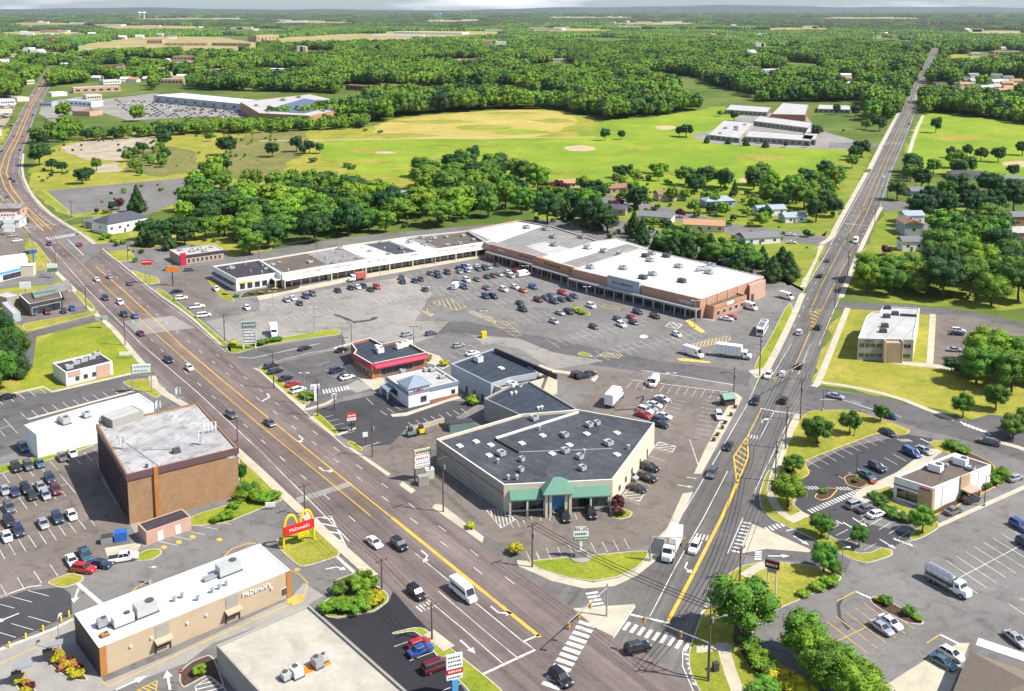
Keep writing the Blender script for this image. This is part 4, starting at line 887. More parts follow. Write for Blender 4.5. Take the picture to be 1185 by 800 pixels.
def text3(name, txt, loc, rz, size, mat, parent=None, extr=.03, align='CENTER', tilt=math.pi / 2):
    cu = bpy.data.curves.new(name, 'FONT'); cu.body = txt; cu.size = size; cu.extrude = extr; cu.align_x = align; cu.align_y = 'CENTER'; cu.resolution_u = 2
    cu.materials.append(M[mat]); o = bpy.data.objects.new(name, cu); COL.objects.link(o); o.rotation_euler = (tilt, 0, rz)
    me = bpy.data.meshes.new_from_object(o); bpy.data.objects.remove(o); o = bpy.data.objects.new(name, me); COL.objects.link(o); o.rotation_euler = (tilt, 0, rz)
    l = Vector(loc)
    if parent is not None: l = l - ORG[parent.name]; o.parent = parent
    o.location = l; return o
def patch_roof(bd, rect, mat, dz=.01, name='roof_section'):
    z = bd.h - bd.par + dz; pts = ccw([V2(at(*p, z)) for p in rect]); b = MB(); b.face([(*p, z) for p in pts]); return b.build(name, mat, bd.root)
def gable(b, a, u, L, n, D, z0, z1, over=.4, hip=0.):
    """gable (or hipped) roof over a rectangle: a corner, u along ridge, n across"""
    o = over; A = a - u * o - n * o; B_ = a + u * (L + o) - n * o; C = a + u * (L + o) + n * (D + o); E_ = a - u * o + n * (D + o)
    r0 = a + u * (hip - o * (hip == 0)) + n * D / 2; r1 = a + u * (L - hip + o * (hip == 0)) + n * D / 2; t = .12
    b.mesh([(*A, z0), (*B_, z0), (*C, z0), (*E_, z0), (*r0, z1), (*r1, z1), (*A, z0 - t), (*B_, z0 - t), (*C, z0 - t), (*E_, z0 - t)],
           [(0, 1, 5, 4), (2, 3, 4, 5), (1, 2, 5), (3, 0, 4), (1, 0, 6, 7), (2, 1, 7, 8), (3, 2, 8, 9), (0, 3, 9, 6), (9, 8, 7, 6)])
def house(x, y, ang, L, D, h, label, wall='cream_wall', roof='shingle_grey', hip=0., rise=1.8, name='house', group=None, chimney=False, wing=None, win=3, detail=True, garage=False):
    c = V2(at(x, y)); u = Vector((math.cos(ang), math.sin(ang))); n = Vector((-u.y, u.x)); a = c - u * L / 2 - n * D / 2
    root = empty(name, (c.x, c.y, 0)); tag(root, label, 'house' if 'house' in name else 'building', group)
    w = MB(); pts = [a, a + u * L, a + u * L + n * D, a + n * D]; w.prism(pts, 0, h)
    if hip == 0:
        for q in (0, L):
            p0 = a + u * (q * .998 + .004); w.face([(*p0, h), (*(p0 + n * D), h), (*(p0 + n * D / 2), h + rise * .96)])
    if wing:
        wl, wd, off = wing; wa = a + u * off - n * wd; wp = [wa, wa + u * wl, wa + u * wl + n * wd, wa + n * wd]; w.prism(wp, 0, h - .05)
        w.face([(*(wa + n * .02), h - .05), (*(wa + u * wl + n * .02), h - .05), (*(wa + u * wl / 2 + n * .02), h + rise * .7)])
    w.build('wall', wall, root); r = MB(); gable(r, a, u, L, n, D, h + .02, h + rise, hip=hip)
    if wing: gable(r, wa + u * wl + n * 0, n, wd + D * .4, -u, wl, h + .04, h + rise * .8)
    rf = r.build('roof', roof, root)
    if chimney:
        k = MB(); q = a + u * L * .3 + n * D * .55; k.box((q.x, q.y, h + rise * .7), (.9, .7, rise + .9), ang); k.build('chimney', 'brick_red', rf)
    if detail:
        for side in (0, 1):
            base = a - n * .03 if side == 0 else a + n * (D + .03)
            for i in range(win):
                if side == 0 and wing and wing[2] - .5 < L * (i + .5) / win < wing[2] + wing[0] + .5: continue
                q = base + u * L * (i + .5) / win; f = MB(); f.box((q.x, q.y, h * .55), (1.4, .08, 1.2), ang); f = f.build('window', 'glass', root)
        for e in (0, 1):
            q = a + n * D * .5 + u * (L + .03 if e else -.03); f = MB(); f.box((q.x, q.y, h * .55), (.08, 1.3, 1.1), ang); f.build('window', 'glass', root)
        q = a + u * L * .42 - n * .05 if not wing else a + u * (wing[2] + wing[0] / 2) - n * (wing[1] + .05); f = MB(); f.box((q.x, q.y, 1.05), (2.6 if garage else 1., .08, 2.1), ang); f.build('garage_door' if garage else 'door', 'trim_white' if garage else 'fascia_plum', root)
    return root

# --- four-storey brown brick office building
o1 = Bld('office_building', 'brown brick four-storey office block with plum roof edge beside the main road', rect=[(147, 549), (274.5, 518), (223, 468)], h=11.6, wall='brick_tan', roof='roof_patchy', par=.35)
o1.band(10.2, 11.62, 'fascia_plum', .3)
iL = 3; iF = 0
for k in range(4):
    z_ = 1.0 + 2.45 * k; o1.panel('window_band', iL, .6, -.6, z_ + .7, z_ + 1.9, 'glass', .12); o1.panel('spandrel', iL, .4, -.4, z_ - .6, z_ + .6, 'dark_wall', .1)
for k in range(14):
    L_ = o1.edge(iL)[3]; o1.panel('fin', iL, .6 + (L_ - 1.2) * k / 13.5, .9 + (L_ - 1.2) * k / 13.5, .3, 10.1, 'fascia_plum', .3, .3)
a_, u_, n_, L_ = o1.edge(iF); o1.panel('chimney_strip', iF, L_ * .225, L_ * .225 + .9, 0, 11.9, 'orange_wood', .5, .5)
o1.text(iF, L_ * .93, 9.65, 1.0, '1980', 'lettering_white', .12)
b = MB(); p = at(147.5, 478, 13); 
for k in range(2): pass
q = at(131, 482, 11.5); ph = Bld('x', 'x', rect=[(130, 487), (166, 475), (158, 467)], h=13.2, wall='grey_wall', roof='roof_light', par=.1, z0=11.2)
for ch in list(ph.root.children):
    ch.parent = o1.root; ch.location = Vector(ORG[ph.root.name]) - Vector(ORG[o1.root.name]); ch.name = 'plant_room' if ch.name.startswith('wall') else 'plant_room_roof'
REG.remove(ph.root); bpy.data.objects.remove(ph.root)
for (x, y) in ((142, 520), (232, 515), (183, 478), (206, 462)):
    p = at(x, y, 11.3); m = MB(); m.cyl((p.x, p.y, 11.2), (p.x, p.y, 14.4), .09); m.cyl((p.x, p.y, 11.4), (p.x + 1.2, p.y + .8, 11.4), .07); m.cyl((p.x, p.y, 11.4), (p.x - 1.2, p.y + .8, 11.4), .07)
    ms = m.build('antenna_mast', 'metal_grey', o1.root)
    for k in range(3):
        t_ = k * 2.1; m = MB(); m.box((p.x + math.cos(t_) * .6, p.y + math.sin(t_) * .6, 13.5), (.28, .2, 1.7), t_); m.cyl((p.x, p.y, 13.6), (p.x + math.cos(t_) * .55, p.y + math.sin(t_) * .55, 13.6), .05); m.build('antenna_panel', 'lamp_clear', ms)
for k in range(4):
    p = at(237 + k * 4.3, 502 - k * .6, 11.3); m = MB(); m.cyl((p.x, p.y, 11.2), (p.x, p.y, 12.4), .06); m.box((p.x, p.y, 13), (.35, .25, 1.8), .4); m.build('antenna_panel', 'lamp_clear', o1.root)
o1.unit(204, 522, 1.6, 1.2, .8, 'hvac_dark'); o1.unit(120, 486, 2, 1.5, 1, 'hvac'); o1.unit(170, 540, 1.2, .8, .5, 'hvac_dark', 2)
p = at(152, 520, 11.3); m = MB(); a0 = at(186, 541, 11.3); a1 = at(135, 505, 11.3); m.cyl(a0, a1, .1); m.cyl(at(165, 520, 11.35), at(206, 520, 11.35), .08); m.cyl(at(148, 494, 11.35), at(200, 480, 11.35), .08); m.build('roof_pipe', 'metal_grey', o1.root)
# shed beside it
s1 = Bld('shed', 'dark-roofed low shed with pinkish walls against the brick office block', rect=[(169, 616), (221, 598), (213, 588)], h=3.0, wall='pink_wall', roof='roof_black', par=.05, cat='shed')
s1.windows(s1.facing(195, 622), 2, 1.2, .2, 2.2, 1, 1, 'trim_white', None, 'door')
# --- white warehouse behind
w1 = Bld('white_building', 'long white windowless building behind the brick office block', px=[(28, 492), (42, 503), (112, 486), (178, 467), (160, 455), (105, 469)], h=6.3, wall='white_wall', roof='white_roof', par=.25)
w1.unit(75, 486, 3.2, 2, 1.6, 'hvac', 1); w1.unit(100, 480, 2, 1.6, 1.2); iw = w1.facing(30, 515); w1.panel('side_door', iw, 1, 3.6, .1, 2.6, 'light_blue', .06)
# --- small stucco building with flat roof
s2 = Bld('small_shop', 'small white stucco shop with tan panels on the bright lawn', rect=[(76, 431), (130, 418), (121, 406)], h=4.3, wall='white_wall', roof='roof_black', par=.5)
i_ = s2.facing(105, 440); s2.windows(i_, 4, 1.2, .9, 2.3, 2, 2); s2.panel('porch_panel', i_, .6, 4.2, 2.6, 4.1, 'pink_wall', .15); s2.panel('porch_panel', i_, -5, -.8, 0, 3.9, 'pink_wall', .12)
for x, y in ((80, 425), (88, 420), (97, 417), (106, 414), (112, 410)): s2.unit(x, y, 2, 1.5, 1.1, 'hvac')
# --- fast-food restaurant, tan walls and white roof
m1 = Bld('restaurant', 'long tan-walled restaurant with bright white roof, lower left', rect=[(114.5, 750), (336, 660), (301, 629)], h=5.3, wall='beige_wall', roof='white_roof', par=.12, trim='trim_white')
iF = m1.facing(220, 745); a_, u_, n_, L_ = m1.edge(iF); iE = m1.facing(95, 760)
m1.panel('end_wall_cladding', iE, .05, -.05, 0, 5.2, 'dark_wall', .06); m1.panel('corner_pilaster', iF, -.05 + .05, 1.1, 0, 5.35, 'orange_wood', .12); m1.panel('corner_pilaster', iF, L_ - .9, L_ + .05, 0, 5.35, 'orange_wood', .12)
for f in (.30, .665):
    c = L_ * f; wd = m1.panel('window_bay', iF, c - 1.2, c + 1.2, 2.4, 5.0, 'grey_wall', .08); m1.panel('service_window', iF, c - 1.1, c + 1.1, .9, 2.2, 'glass', .12); m1.panel('bay_surround', iF, c - 1.4, c - 1.2, 0, 2.4, 'dark_wall', .2, .2); m1.panel('bay_surround', iF, c + 1.2, c + 1.4, 0, 2.4, 'dark_wall', .2, .2); m1.canopy(iF, c - 1.5, c + 1.5, 2.7, 1.3, 'beige_wall', .3, .2)
m1.windows(iF, 1, 1.2, .8, 2.2, L_ * .93, .4, name='window'); m1.text(iF, L_ * .80, 4.2, 1.2, "McDonald's", 'lettering_white', .16, .08)
for f in (.14, .24, .42, .52, .88): m1.panel('wall_lamp', iF, L_ * f, L_ * f + .35, 3.2, 3.5, 'lamp_clear', .3, .3)
m1.unit(168, 704, 3.6, 2.4, 1.8, 'hvac', 1); m1.unit(264, 657, 4.2, 2.2, 1.9, 'hvac', 1); m1.unit(142, 717, 3.4, 1.8, 1.4, 'lamp_clear'); m1.unit(118, 721, 1.6, 1.4, 1.2, 'metal_grey'); m1.unit(121, 735, 1.3, .9, .3, 'orange_wood')
for x, y in ((202, 694), (211, 690), (229, 693), (246, 684), (254, 680), (262, 676)): m1.unit(x, y, 1, .8, .7, 'metal_grey', 2)
# --- flat-roofed building cropped by the frame
m2 = Bld('flat_roofed_building', 'gravel-roofed low building with two yellow-based roof units, bottom edge', rect=[(246, 742), (300, 811), (470, 798)][:0] or [(246, 742), (357, 700), (500, 826)][::-1], h=4.6, wall='grey_wall', roof='gravel_roof', par=.4)
patch_roof(m2, [(324, 783), (331, 790), (384, 768), (378, 761)], 'sign_orange', .015, 'roof_board')
m2.unit(343, 778, 2, 1.6, 1.2, 'sign_white'); m2.unit(331, 783, 1.4, 1.4, .9, 'hvac'); m2.unit(367, 767, 1.8, 1.4, 1.3, 'metal_grey'); m2.unit(375, 762, 1.2, 1, .9, 'hvac')
# --- red and dark roofed diner
k1 = Bld('restaurant', 'dark-roofed restaurant with bright red awning band and brick corner', px=[(433, 420), (497, 407), (467, 392), (441, 399), (428, 391), (405, 395.5), (410, 405), (408, 411), (421, 419)][:0] or [(430, 421), (494, 408), (467, 393), (442, 398), (428, 391), (406, 397), (412, 405), (409, 409)], h=5., wall='brick_red', roof='roof_navy', par=.8, trim='trim_white')
i_ = k1.facing(465, 430); k1.canopy(i_, .8, -.1 + .0, 4.6, 1.3, 'pink_red', .25, .9, 'awning'); k1.windows(i_, 9, 1.5, .9, 2.7, 3, 5, frame='trim_white'); k1.panel('brick_pier', i_, 0, .9, 0, 5.3, 'orange_wood', .2)
i2 = k1.facing(418, 432); k1.band(3.6, 4.6, 'pink_red', .25, 'fascia', [i2, (i2 + 1) % 8, (i2 - 1) % 8]); k1.windows(i2, 4, 1.2, .8, 2.6, 1, 1)
for x, y in ((438, 403), (440, 406), (462, 401), (468, 399), (473, 397)): k1.unit(x, y, 2, 1.6, 1.5, 'sign_white')
# --- white restaurant with pyramid roof
k2 = Bld('restaurant', 'white restaurant with slate pyramid roof over its entrance corner', rect=[(473, 454), (530, 441), (505, 424)], h=4.6, wall='white_wall', roof='roof_light', par=.6)
i_ = k2.facing(500, 465); iE = k2.facing(455, 455); a_, u_, n_, L_ = k2.edge(i_); k2.band(3.6, 4.65, 'slate_metal', .25); 
q = a_ + u_ * 3.1 - n_ * 2.9; rz = math.atan2(u_.y, u_.x); m = MB(); m.box((q.x, q.y, 2.8), (6.6, 6.2, 5.6), rz); tw = m.build('entrance_tower', 'white_wall', k2.root)
m = MB(); m.box((q.x, q.y, 5.7), (7.5, 7.1, .25), rz); A = [(q + u_ * sx * 3.75 + n_ * sy * 3.55) for sx, sy in ((-1, 1), (1, 1), (1, -1), (-1, -1))]; m.mesh([(*p, 5.83) for p in A] + [(q.x, q.y, 8.0)], [(0, 1, 4), (1, 2, 4), (2, 3, 4), (3, 0, 4)]); m.build('pyramid_roof', 'slate_metal', tw)
k2.text(i_, 2.9, 4.7, 1.15, "Kelly's", 'sign_red', .28, .05); k2.panel('window', i_, 3.6, 5.4, 1., 2.6, 'glass', .32, .4); k2.panel('brick_base', i_, 6.6, -.05, 0, .9, 'brick_red', .1); k2.panel('end_window', i_, -2.2, -1, 1.2, 2.4, 'glass', .08)
k2.windows(iE, 4, 1.3, .9, 2.6, 1.5, 7, 'glass'); k2.canopy(iE, .5, 5, 3., 2.6, 'slate_metal', .25, .3, 'canopy', 2)
for x, y in ((493, 428), (500, 428), (511, 436), (466, 430)): k2.unit(x, y, 1.6, 1.3, .9, 'hvac')
# --- wedge-shaped shopping building with dark membrane roof
r1 = Bld('shop_building', 'large dark-roofed corner shop building with green awnings and cream side wall', px=[(505, 508), (583, 561), (709, 555), (757.5, 489.5), (669, 474), (604, 479)], h=6.6, wall='cream_wall', roof='roof_dark', par=.7, trim='trim_white')
iW = r1.facing(540, 560); iS = r1.facing(640, 590); iE = r1.facing(740, 540)
r1.panel('side_cladding', iW, .1, -.1, 0, 6.5, 'grey_wall', .08); r1.panel('string_course', iW, .1, -.1, 4.4, 4.6, 'metal_dark', .12)
a_, u_, n_, L_ = r1.edge(iS)
r1.canopy(iS, 1.2, L_ * .36, 5.3, 2.4, 'green_metal', .3, 1.2, 'awning', 3, 'cream_wall'); r1.canopy(iS, L_ * .60, L_ - .8, 5.3, 2.4, 'green_metal', .3, 1.2, 'awning', 3, 'cream_wall')
q = a_ + u_ * L_ * .48 + n_ * 1.0; rz = math.atan2(u_.y, u_.x); m = MB()
for sx in (-2.6, -1.7, 1.7, 2.6): m.box((q.x + u_.x * sx + n_.x * 2, q.y + u_.y * sx + n_.y * 2, 2.6), (.55, .6, 5.2), rz)
m.box((q.x, q.y, 5.4), (6, 4.6, .5), rz); m.build('portal', 'cream_wall', r1.root)
m = MB(); A = [(q + u_ * sx * 3.5 + n_ * sy * 2.9) for sx, sy in ((-1, 1), (1, 1), (1, -1), (-1, -1))]; m.mesh([(*p, 5.7) for p in A] + [(*(q - u_ * .8 - n_ * 0), 8.3), (*(q + u_ * .8), 8.3)], [(0, 1, 5, 4), (1, 2, 5), (2, 3, 4, 5), (3, 0, 4)]); m.build('portal_roof', 'green_metal', r1.root)
r1.panel('entrance_glazing', iS, L_ * .48 - 2.2, L_ * .48 + 2.2, .1, 3.2, 'light_blue', .1); r1.panel('entrance_glazing', iS, L_ * .48 - 2.2, L_ * .48 + 2.2, 3.4, 5.1, 'glass', .1)
r1.windows(iS, 3, 4, .6, 2.8, 2.4, L_ * .64); r1.windows(iS, 3, 4, .6, 2.8, L_ * .62, 1.8)
LE = r1.edge(iE)[3]; r1.windows(iE, 3, 1.4, 1.6, 3.0, LE * .08, LE * .5, frame='trim_white'); r1.panel('side_door', iE, LE * .62, LE * .62 + 1, .1, 2.2, 'metal_dark', .06); r1.panel('side_door', iE, LE * .8, LE * .8 + 1, .1, 2.2, 'metal_dark', .06)
m = MB(); zc = 5.9
def curb(pp, nm='roof_kerb', mat='trim_white', bd=None, hh=.35, w=.35, z=None):
    bd = bd or r1; z = (bd.h - bd.par) if z is None else z; mm = MB(); pts = [V2(at(x, y, z + hh)) for x, y in pp]
    for i in range(len(pts) - 1):
        c = (pts[i] + pts[i + 1]) / 2; d = pts[i + 1] - pts[i]; mm.box((c.x, c.y, z + hh / 2), (d.length + w * .5, w, hh), math.atan2(d.y, d.x))
    return mm.build(nm, mat, bd.root)
curb([(669, 476), (574, 506)], hh=.5); curb([(573, 507), (600, 522)], mat='metal_dark', hh=.5); curb([(601, 523), (708, 519)], hh=.06, mat='metal_grey')
for x, y, k, sx in ((604, 532, 0, 1.5), (603, 544, 0, 1.5), (654, 522, 0, 2.2), (671, 529, 0, 2.), (674, 542, 0, 2.), (704, 513, 0, 2.6), (682, 492, 0, 2.2), (691, 490, 0, 1.8), (654, 504, 1, 2), (618, 484, 0, 2.6), (580, 525, 0, 2.4), (576, 534, 2, 1), (624, 496, 2, 1), (588, 553, 2, 1), (598, 553, 2, 1), (676, 523, 2, 1), (727, 518, 2, 1)):
    r1.unit(x, y, .8 * sx, .66 * sx, .9, 'hvac', k)
for x, y in ((532, 516), (551, 511), (568, 515), (566, 527), (604, 513), (628, 504), (679, 502), (714, 501), (639, 525), (714, 526), (659, 515)): r1.unit(x, y, 1.6, 1.3, .3, 'hvac', 3)
# middle block
r2 = Bld('shop_building', 'middle dark-roofed block with lilac trim behind the wedge-shaped shops', px=[(560, 461), (604, 481), (668, 474), (655, 466), (612, 441), (588, 447)], h=6.1, wall='grey_wall', roof='roof_navy', par=.5)
for x, y in ((592, 456), (597, 455), (623, 473), (627, 472)): r2.unit(x, y, .9, .8, .6, 'sign_white', 2)
i_ = r2.facing(575, 485); r2.windows(i_, 3, 2, .2, 3, 1, 1, 'dark_wall', None, 'loading_door'); r2.band(4.6, 5.6, 'fascia_plum', .15, 'trim', [i_])
r3 = Bld('shop_building', 'white-walled dark-roofed block in the middle of the shop cluster', px=[(522, 421), (568, 444), (590, 437), (623, 431), (604, 419), (572, 403)], h=6.6, wall='blue_grey_wall', roof='roof_navy', par=.3)
i_ = r3.facing(540, 455); r3.windows(i_, 3, 1, .2, 2.2, 6, 2, 'metal_dark', None, 'door'); r3.unit(554, 416, 2.2, 1.8, 1.6, 'sign_white'); r3.unit(580, 426, 2, 1.3, .3, 'hvac', 3)
i_ = r3.facing(607, 432)
r4 = Bld('shop_building', 'narrow dark block with cream gable and small green awning facing the lorry', px=[(568, 445), (580, 449), (612, 443), (645, 434), (637, 427), (624, 432), (590, 438)], h=5.7, wall='cream_wall', roof='roof_black', par=.8)
r4.unit(592, 446, 2.6, 2, 1.5, 'sign_white'); r4.unit(601, 448, 1.4, 1.2, 1, 'hvac')
i_ = r4.facing(632, 452); r4.canopy(i_, .6, -.4, 4.4, 4.5, 'green_metal', .3, 1.2, 'awning', 3, 'cream_wall')
c0 = r3; curb([(573, 403), (644, 433)], 'parapet', 'roof_black', r3, 1.6, .5, 6.2)
# --- right: white restaurant with brown roof
e1 = Bld('restaurant', 'white and stone drive-through restaurant with brown flat roof, right side', px=[(1035, 551), (1079, 565), (1147, 538), (1105, 524)], h=5.4, wall='white_wall', roof='roof_brown', par=.5, trim='trim_white')
iS = e1.facing(1110, 580); iW = e1.facing(1055, 590); a_, u_, n_, L_ = e1.edge(iW)
e1.panel('stone_cladding', iW, L_ * .66, L_ + .1, 0, 4.7, 'stone_tan', .18); e1.panel('sign_band', iW, L_ * .69, L_ * .95, 4.4, 4.9, 'red_paint', .3, .14); e1.windows(iW, 2, 2.6, .7, 2.9, 1, L_ * .38); e1.band(3.5, 3.7, 'metal_dark', .12, 'trim', [iW])
a_, u_, n_, L_ = e1.edge(iS); e1.panel('stone_cladding', iS, 0, .8, 0, 5.3, 'stone_tan', .16); e1.panel('stone_cladding', iS, L_ * .46, L_ * .62, 0, 5.6, 'stone_tan', .3, .3); e1.canopy(iS, L_ * .47, L_ * .66, 2.7, 2.6, 'pink_wall', .3, .1, 'canopy', 2, 'stone_tan'); e1.panel('service_window', iS, L_ * .5, L_ * .56, .9, 2.2, 'glass', .36, .1)
e1.panel('downpipe', iS, L_ * .17, L_ * .17 + .1, 0, 5.2, 'trim_white', .09, .1); e1.panel('downpipe', iS, L_ * .78, L_ * .78 + .1, 0, 5.2, 'trim_white', .09, .1)
e1.unit(1083, 541, 2.8, 2.4, 1.6, 'sign_white'); e1.unit(1112, 534, 2.8, 2.4, 1.6, 'sign_white'); e1.unit(1124, 543, 1.6, 1.2, .7, 'hvac'); e1.unit(1096, 539, .8, .6, .5, 'hvac', 2)
# --- two-storey office block right of the side road
e2 = Bld('office_building', 'two-storey grey office block with notched roof edge on the right lawn', px=[(993, 391.5), (1057, 393), (1064, 357), (1022, 354.5), (1018, 361), (1010, 361), (1003, 366)], h=7.2, wall='grey_wall', roof='roof_light', par=.3, trim='trim_white')
iS = e2.facing(1025, 421); a_, u_, n_, L_ = e2.edge(iS)
for z_ in (1.2, 4.4): e2.panel('window_band', iS, .6, L_ * .44, z_, z_ + 1.1, 'glass', .05); e2.panel('window_band', iS, L_ * .80, L_ - .6, z_, z_ + 1.1, 'glass', .05)
for fx in (.12, .22, .32): 
    for z_ in (1.2, 4.4): e2.panel('mullion', iS, L_ * fx, L_ * fx + .25, z_ - .1, z_ + 1.2, 'grey_wall', .08)
e2.panel('stair_tower', iS, L_ * .47, L_ * .77, 0, 6.6, 'tan_wall', 2.2, 2.2); e2.panel('stair_tower_frame', iS, L_ * .455, L_ * .47, 0, 7.3, 'cream_wall', 2.3, 2.3); e2.panel('stair_tower_frame', iS, L_ * .77, L_ * .785, 0, 7.3, 'cream_wall', 2.3, 2.3)
e2.script(iS, L_ * .2, 6.4, .9, 5, 'ink', .1)
iE = e2.facing(1062, 410)
e2.panel('end_wall', iE, .1, -.1, 0, 7.25, 'cream_wall', .1)
for x, y in ((1027, 356), (1026, 366), (1024, 377), (1022, 383), (1036, 363)): e2.unit(x, y, 2, 1.6, 1, 'hvac_dark')
curb([(1042, 363), (1060, 364)], 'screen', 'hvac_dark', e2, .9)
# --- brown-roofed house-like building bottom right
def bigroof():
    A, B_, C = [V2(at(x, y, 4.2)) for x, y in ((1082, 800), (1122, 753), (1230, 790))]
    root = empty('restaurant', (*((A + B_ + C) / 3), 0)); tag(root, 'taupe hipped-roof building cut off by the lower right corner', 'building')
    u = (C - B_).normalized(); n = Vector((-u.y, u.x)); Wd = abs((A - B_).dot(n)) + 6; L = (C - B_).length + 10; sgn = 1 if (A - B_).dot(n) > 0 else -1
    p = [B_, B_ + u * L, B_ + u * L + n * sgn * Wd, B_ + n * sgn * Wd]
    w = MB(); w.prism(inset(ccw(p), 1.4), 0, 4.15); w.build('wall', 'beige_wall', root)
    m = MB(); r0 = B_ + u * Wd / 2 + n * sgn * Wd / 2; r1_ = B_ + u * (L - Wd / 2) + n * sgn * Wd / 2
    m.mesh([(*q, 4.2) for q in p] + [(*r0, 8.6), (*r1_, 8.6)] + [(*q, 3.95) for q in p], [(0, 1, 5, 4), (1, 2, 5), (2, 3, 4, 5), (3, 0, 4), (0, 6, 7, 1), (1, 7, 8, 2), (2, 8, 9, 3), (3, 9, 6, 0)]); m.build('roof', 'shingle_taupe', root)
    c = V2(at(1165, 757, 5)); m = MB(); m.box((c.x, c.y, 5.3), (9, 2.2, .4), math.atan2(u.y, u.x)); m.build('vent_hood', 'sign_white', root)
bigroof()
# --- strip of small shops
def strip_shops():
    b0 = Bld('end_shop', 'white end shop with black roof closing the row of strip shops', px=[(273, 322.5), (324, 315), (300, 300), (246, 308)], h=5.2, wall='white_wall', roof='roof_black', par=.5, trim='trim_white')
    i_ = b0.facing(300, 335); b0.windows(i_, 5, 2, .6, 2.8, 1, 2); b0.panel('yellow_sign', i_, 1, 6, 2.9, 3.5, 'sign_yellow', .12); b0.canopy(b0.facing(255, 325), 1, -1, 3, 1.2, 'metal_dark', .3, .4, 'awning'); b0.clutter(6, 3)
    b = Bld('strip_shops', 'long low row of strip shops with white sign fascia and patchwork roof', px=[(326, 317), (380, 308), (420, 301.5), (500, 289.5), (570, 279), (541, 267), (480, 273), (400, 284), (330, 296), (300, 301)], h=5.6, wall='cream_wall', roof='roof_grey', par=.6, trim='trim_white')
    for pl, mt in (([(328, 315), (378, 306), (352, 292), (303, 302)], 'roof_brown'), ([(380, 307), (424, 300), (392, 286), (355, 293)], 'roof_grey'), ([(426, 300), (458, 295.5), (420, 283), (392, 287)], 'white_roof'), ([(460, 295.5), (484, 292), (450, 280), (424, 283)], 'roof_dark'), ([(484, 291), (505, 288.5), (468, 276), (452, 279)], 'white_roof'), ([(508, 287.5), (567, 278.5), (541, 268.5), (486, 275)], 'roof_brown')):
        patch_roof(b, pl, mt)
    b.clutter(38, 5)
    fr = [i for i in range(len(b.pts)) if b.edge(i)[2].y < -.3]
    for i in fr:
        a, u, n, L = b.edge(i)
        b.canopy(i, 0, L, 3.5, 3., 'trim_white', .35, 0, 'walkway_roof', max(2, int(L / 7)), 'cream_wall'); b.panel('sign_fascia', i, 0, L, 3.5, 5.9, 'white_wall', .6, .6); b.windows(i, max(1, int(L / 3.6)), 2.9, .2, 2.8, .2, .2, frame='metal_dark')
    names = [(341, 319, 6, 'sign_yellow'), (365, 316, 9, 'sign_orange'), (382, 313, 7, 'metal_grey'), (402, 310, 10, 'sign_red'), (426, 306, 3, 'ink'), (446, 303, 6, 'sign_green'), (468, 299.5, 6, 'sign_yellow'), (484, 297, 4, 'ink'), (500, 294, 3, 'sign_yellow'), (515, 292, 6, 'sign_orange'), (524, 290, 5, 'pink_wall'), (536, 289, 7, 'metal_grey'), (551, 286.5, 4, 'sign_red')]
    for x, y, tx, mt in names:
        p = V2(at(x, y, 4.7)); best = min(fr, key=lambda i: abs((p - b.edge(i)[0]).dot(b.edge(i)[2])) + (0 if 0 <= (p - b.edge(i)[0]).dot(b.edge(i)[1]) <= b.edge(i)[3] else 50))
        a, u, n, L = b.edge(best); b.script(best, max(3, min(L - 3, (p - a).dot(u))), 4.75, 1.2, tx, mt, .63)
    # corner tower
    return b
strip_shops()
# --- shopping centre main block
s_ = Bld('shopping_centre', 'pale-roofed corner block of the shopping centre behind the strip shops', px=[(568, 284), (640, 303), (702, 282), (640, 262), (600, 255), (540, 267)], h=6.2, wall='brick_salmon', roof='roof_grey', par=.6, trim='trim_white')
patch_roof(s_, [(544, 267.5), (575, 281), (628, 262), (600, 257)], 'white_roof'); patch_roof(s_, [(608, 285), (640, 297), (660, 288), (630, 280)], 'roof_light')
for x, y in ((609, 263), (631, 265), (640, 274), (673, 274), (641, 283)): s_.unit(x, y, 2.9, 2.1, 1.3, 'metal_grey')
i_ = s_.facing(600, 310); a_, u_, n_, L_ = s_.edge(i_); s_.panel('brick_fascia', i_, 0, L_, 3.8, 6.9, 'brick_salmon', .8, .8); s_.canopy(i_, 0, L_, 3.8, 3.4, 'metal_grey', .5, 0, 'walkway_roof', 8, 'brick_salmon'); s_.windows(i_, 8, 3.4, .2, 2.9, .5, .5, frame='metal_dark'); s_.script(i_, L_ * .6, 5.4, 1.3, 9, 'ink', .83); s_.script(i_, L_ * .2, 5.4, 1.2, 5, 'lettering_white', .83)
s2_ = Bld('shopping_centre', 'orange-fascia middle block of the shopping centre with striped roof', px=[(622, 299), (668, 312), (750, 287), (714, 276), (690, 279)], h=6.6, wall='brick_salmon', roof='white_roof', par=.3, trim='trim_white')
patch_roof(s2_, [(650, 304.5), (672, 310.5), (745, 288), (726, 282)], 'roof_grey')
for x, y in ((680, 286), (699, 290), (718, 294)): s2_.unit(x, y, 3, 2.2, 1.5, 'hvac')
i_ = s2_.facing(640, 322); a_, u_, n_, L_ = s2_.edge(i_); s2_.panel('brick_fascia', i_, 0, L_, 4, 7.3, 'shingle_orange', .9, .9); s2_.canopy(i_, 0, L_, 4, 3.4, 'metal_grey', .5, 0, 'walkway_roof', 5, 'brick_salmon'); s2_.windows(i_, 6, 3.4, .2, 2.9, .5, .5, frame='metal_dark'); s2_.script(i_, L_ * .42, 5.6, 1.4, 10, 'ink', .93); s2_.script(i_, L_ * .9, 5.6, 1.2, 5, 'ink', .93)
s3 = Bld('shopping_centre', 'largest white-roofed store of the shopping centre with blue-grey entrance panel', px=[(664, 311), (812, 346), (884, 320), (742, 287)], h=7.4, wall='brick_salmon', roof='white_roof', par=.35, trim='trim_white')
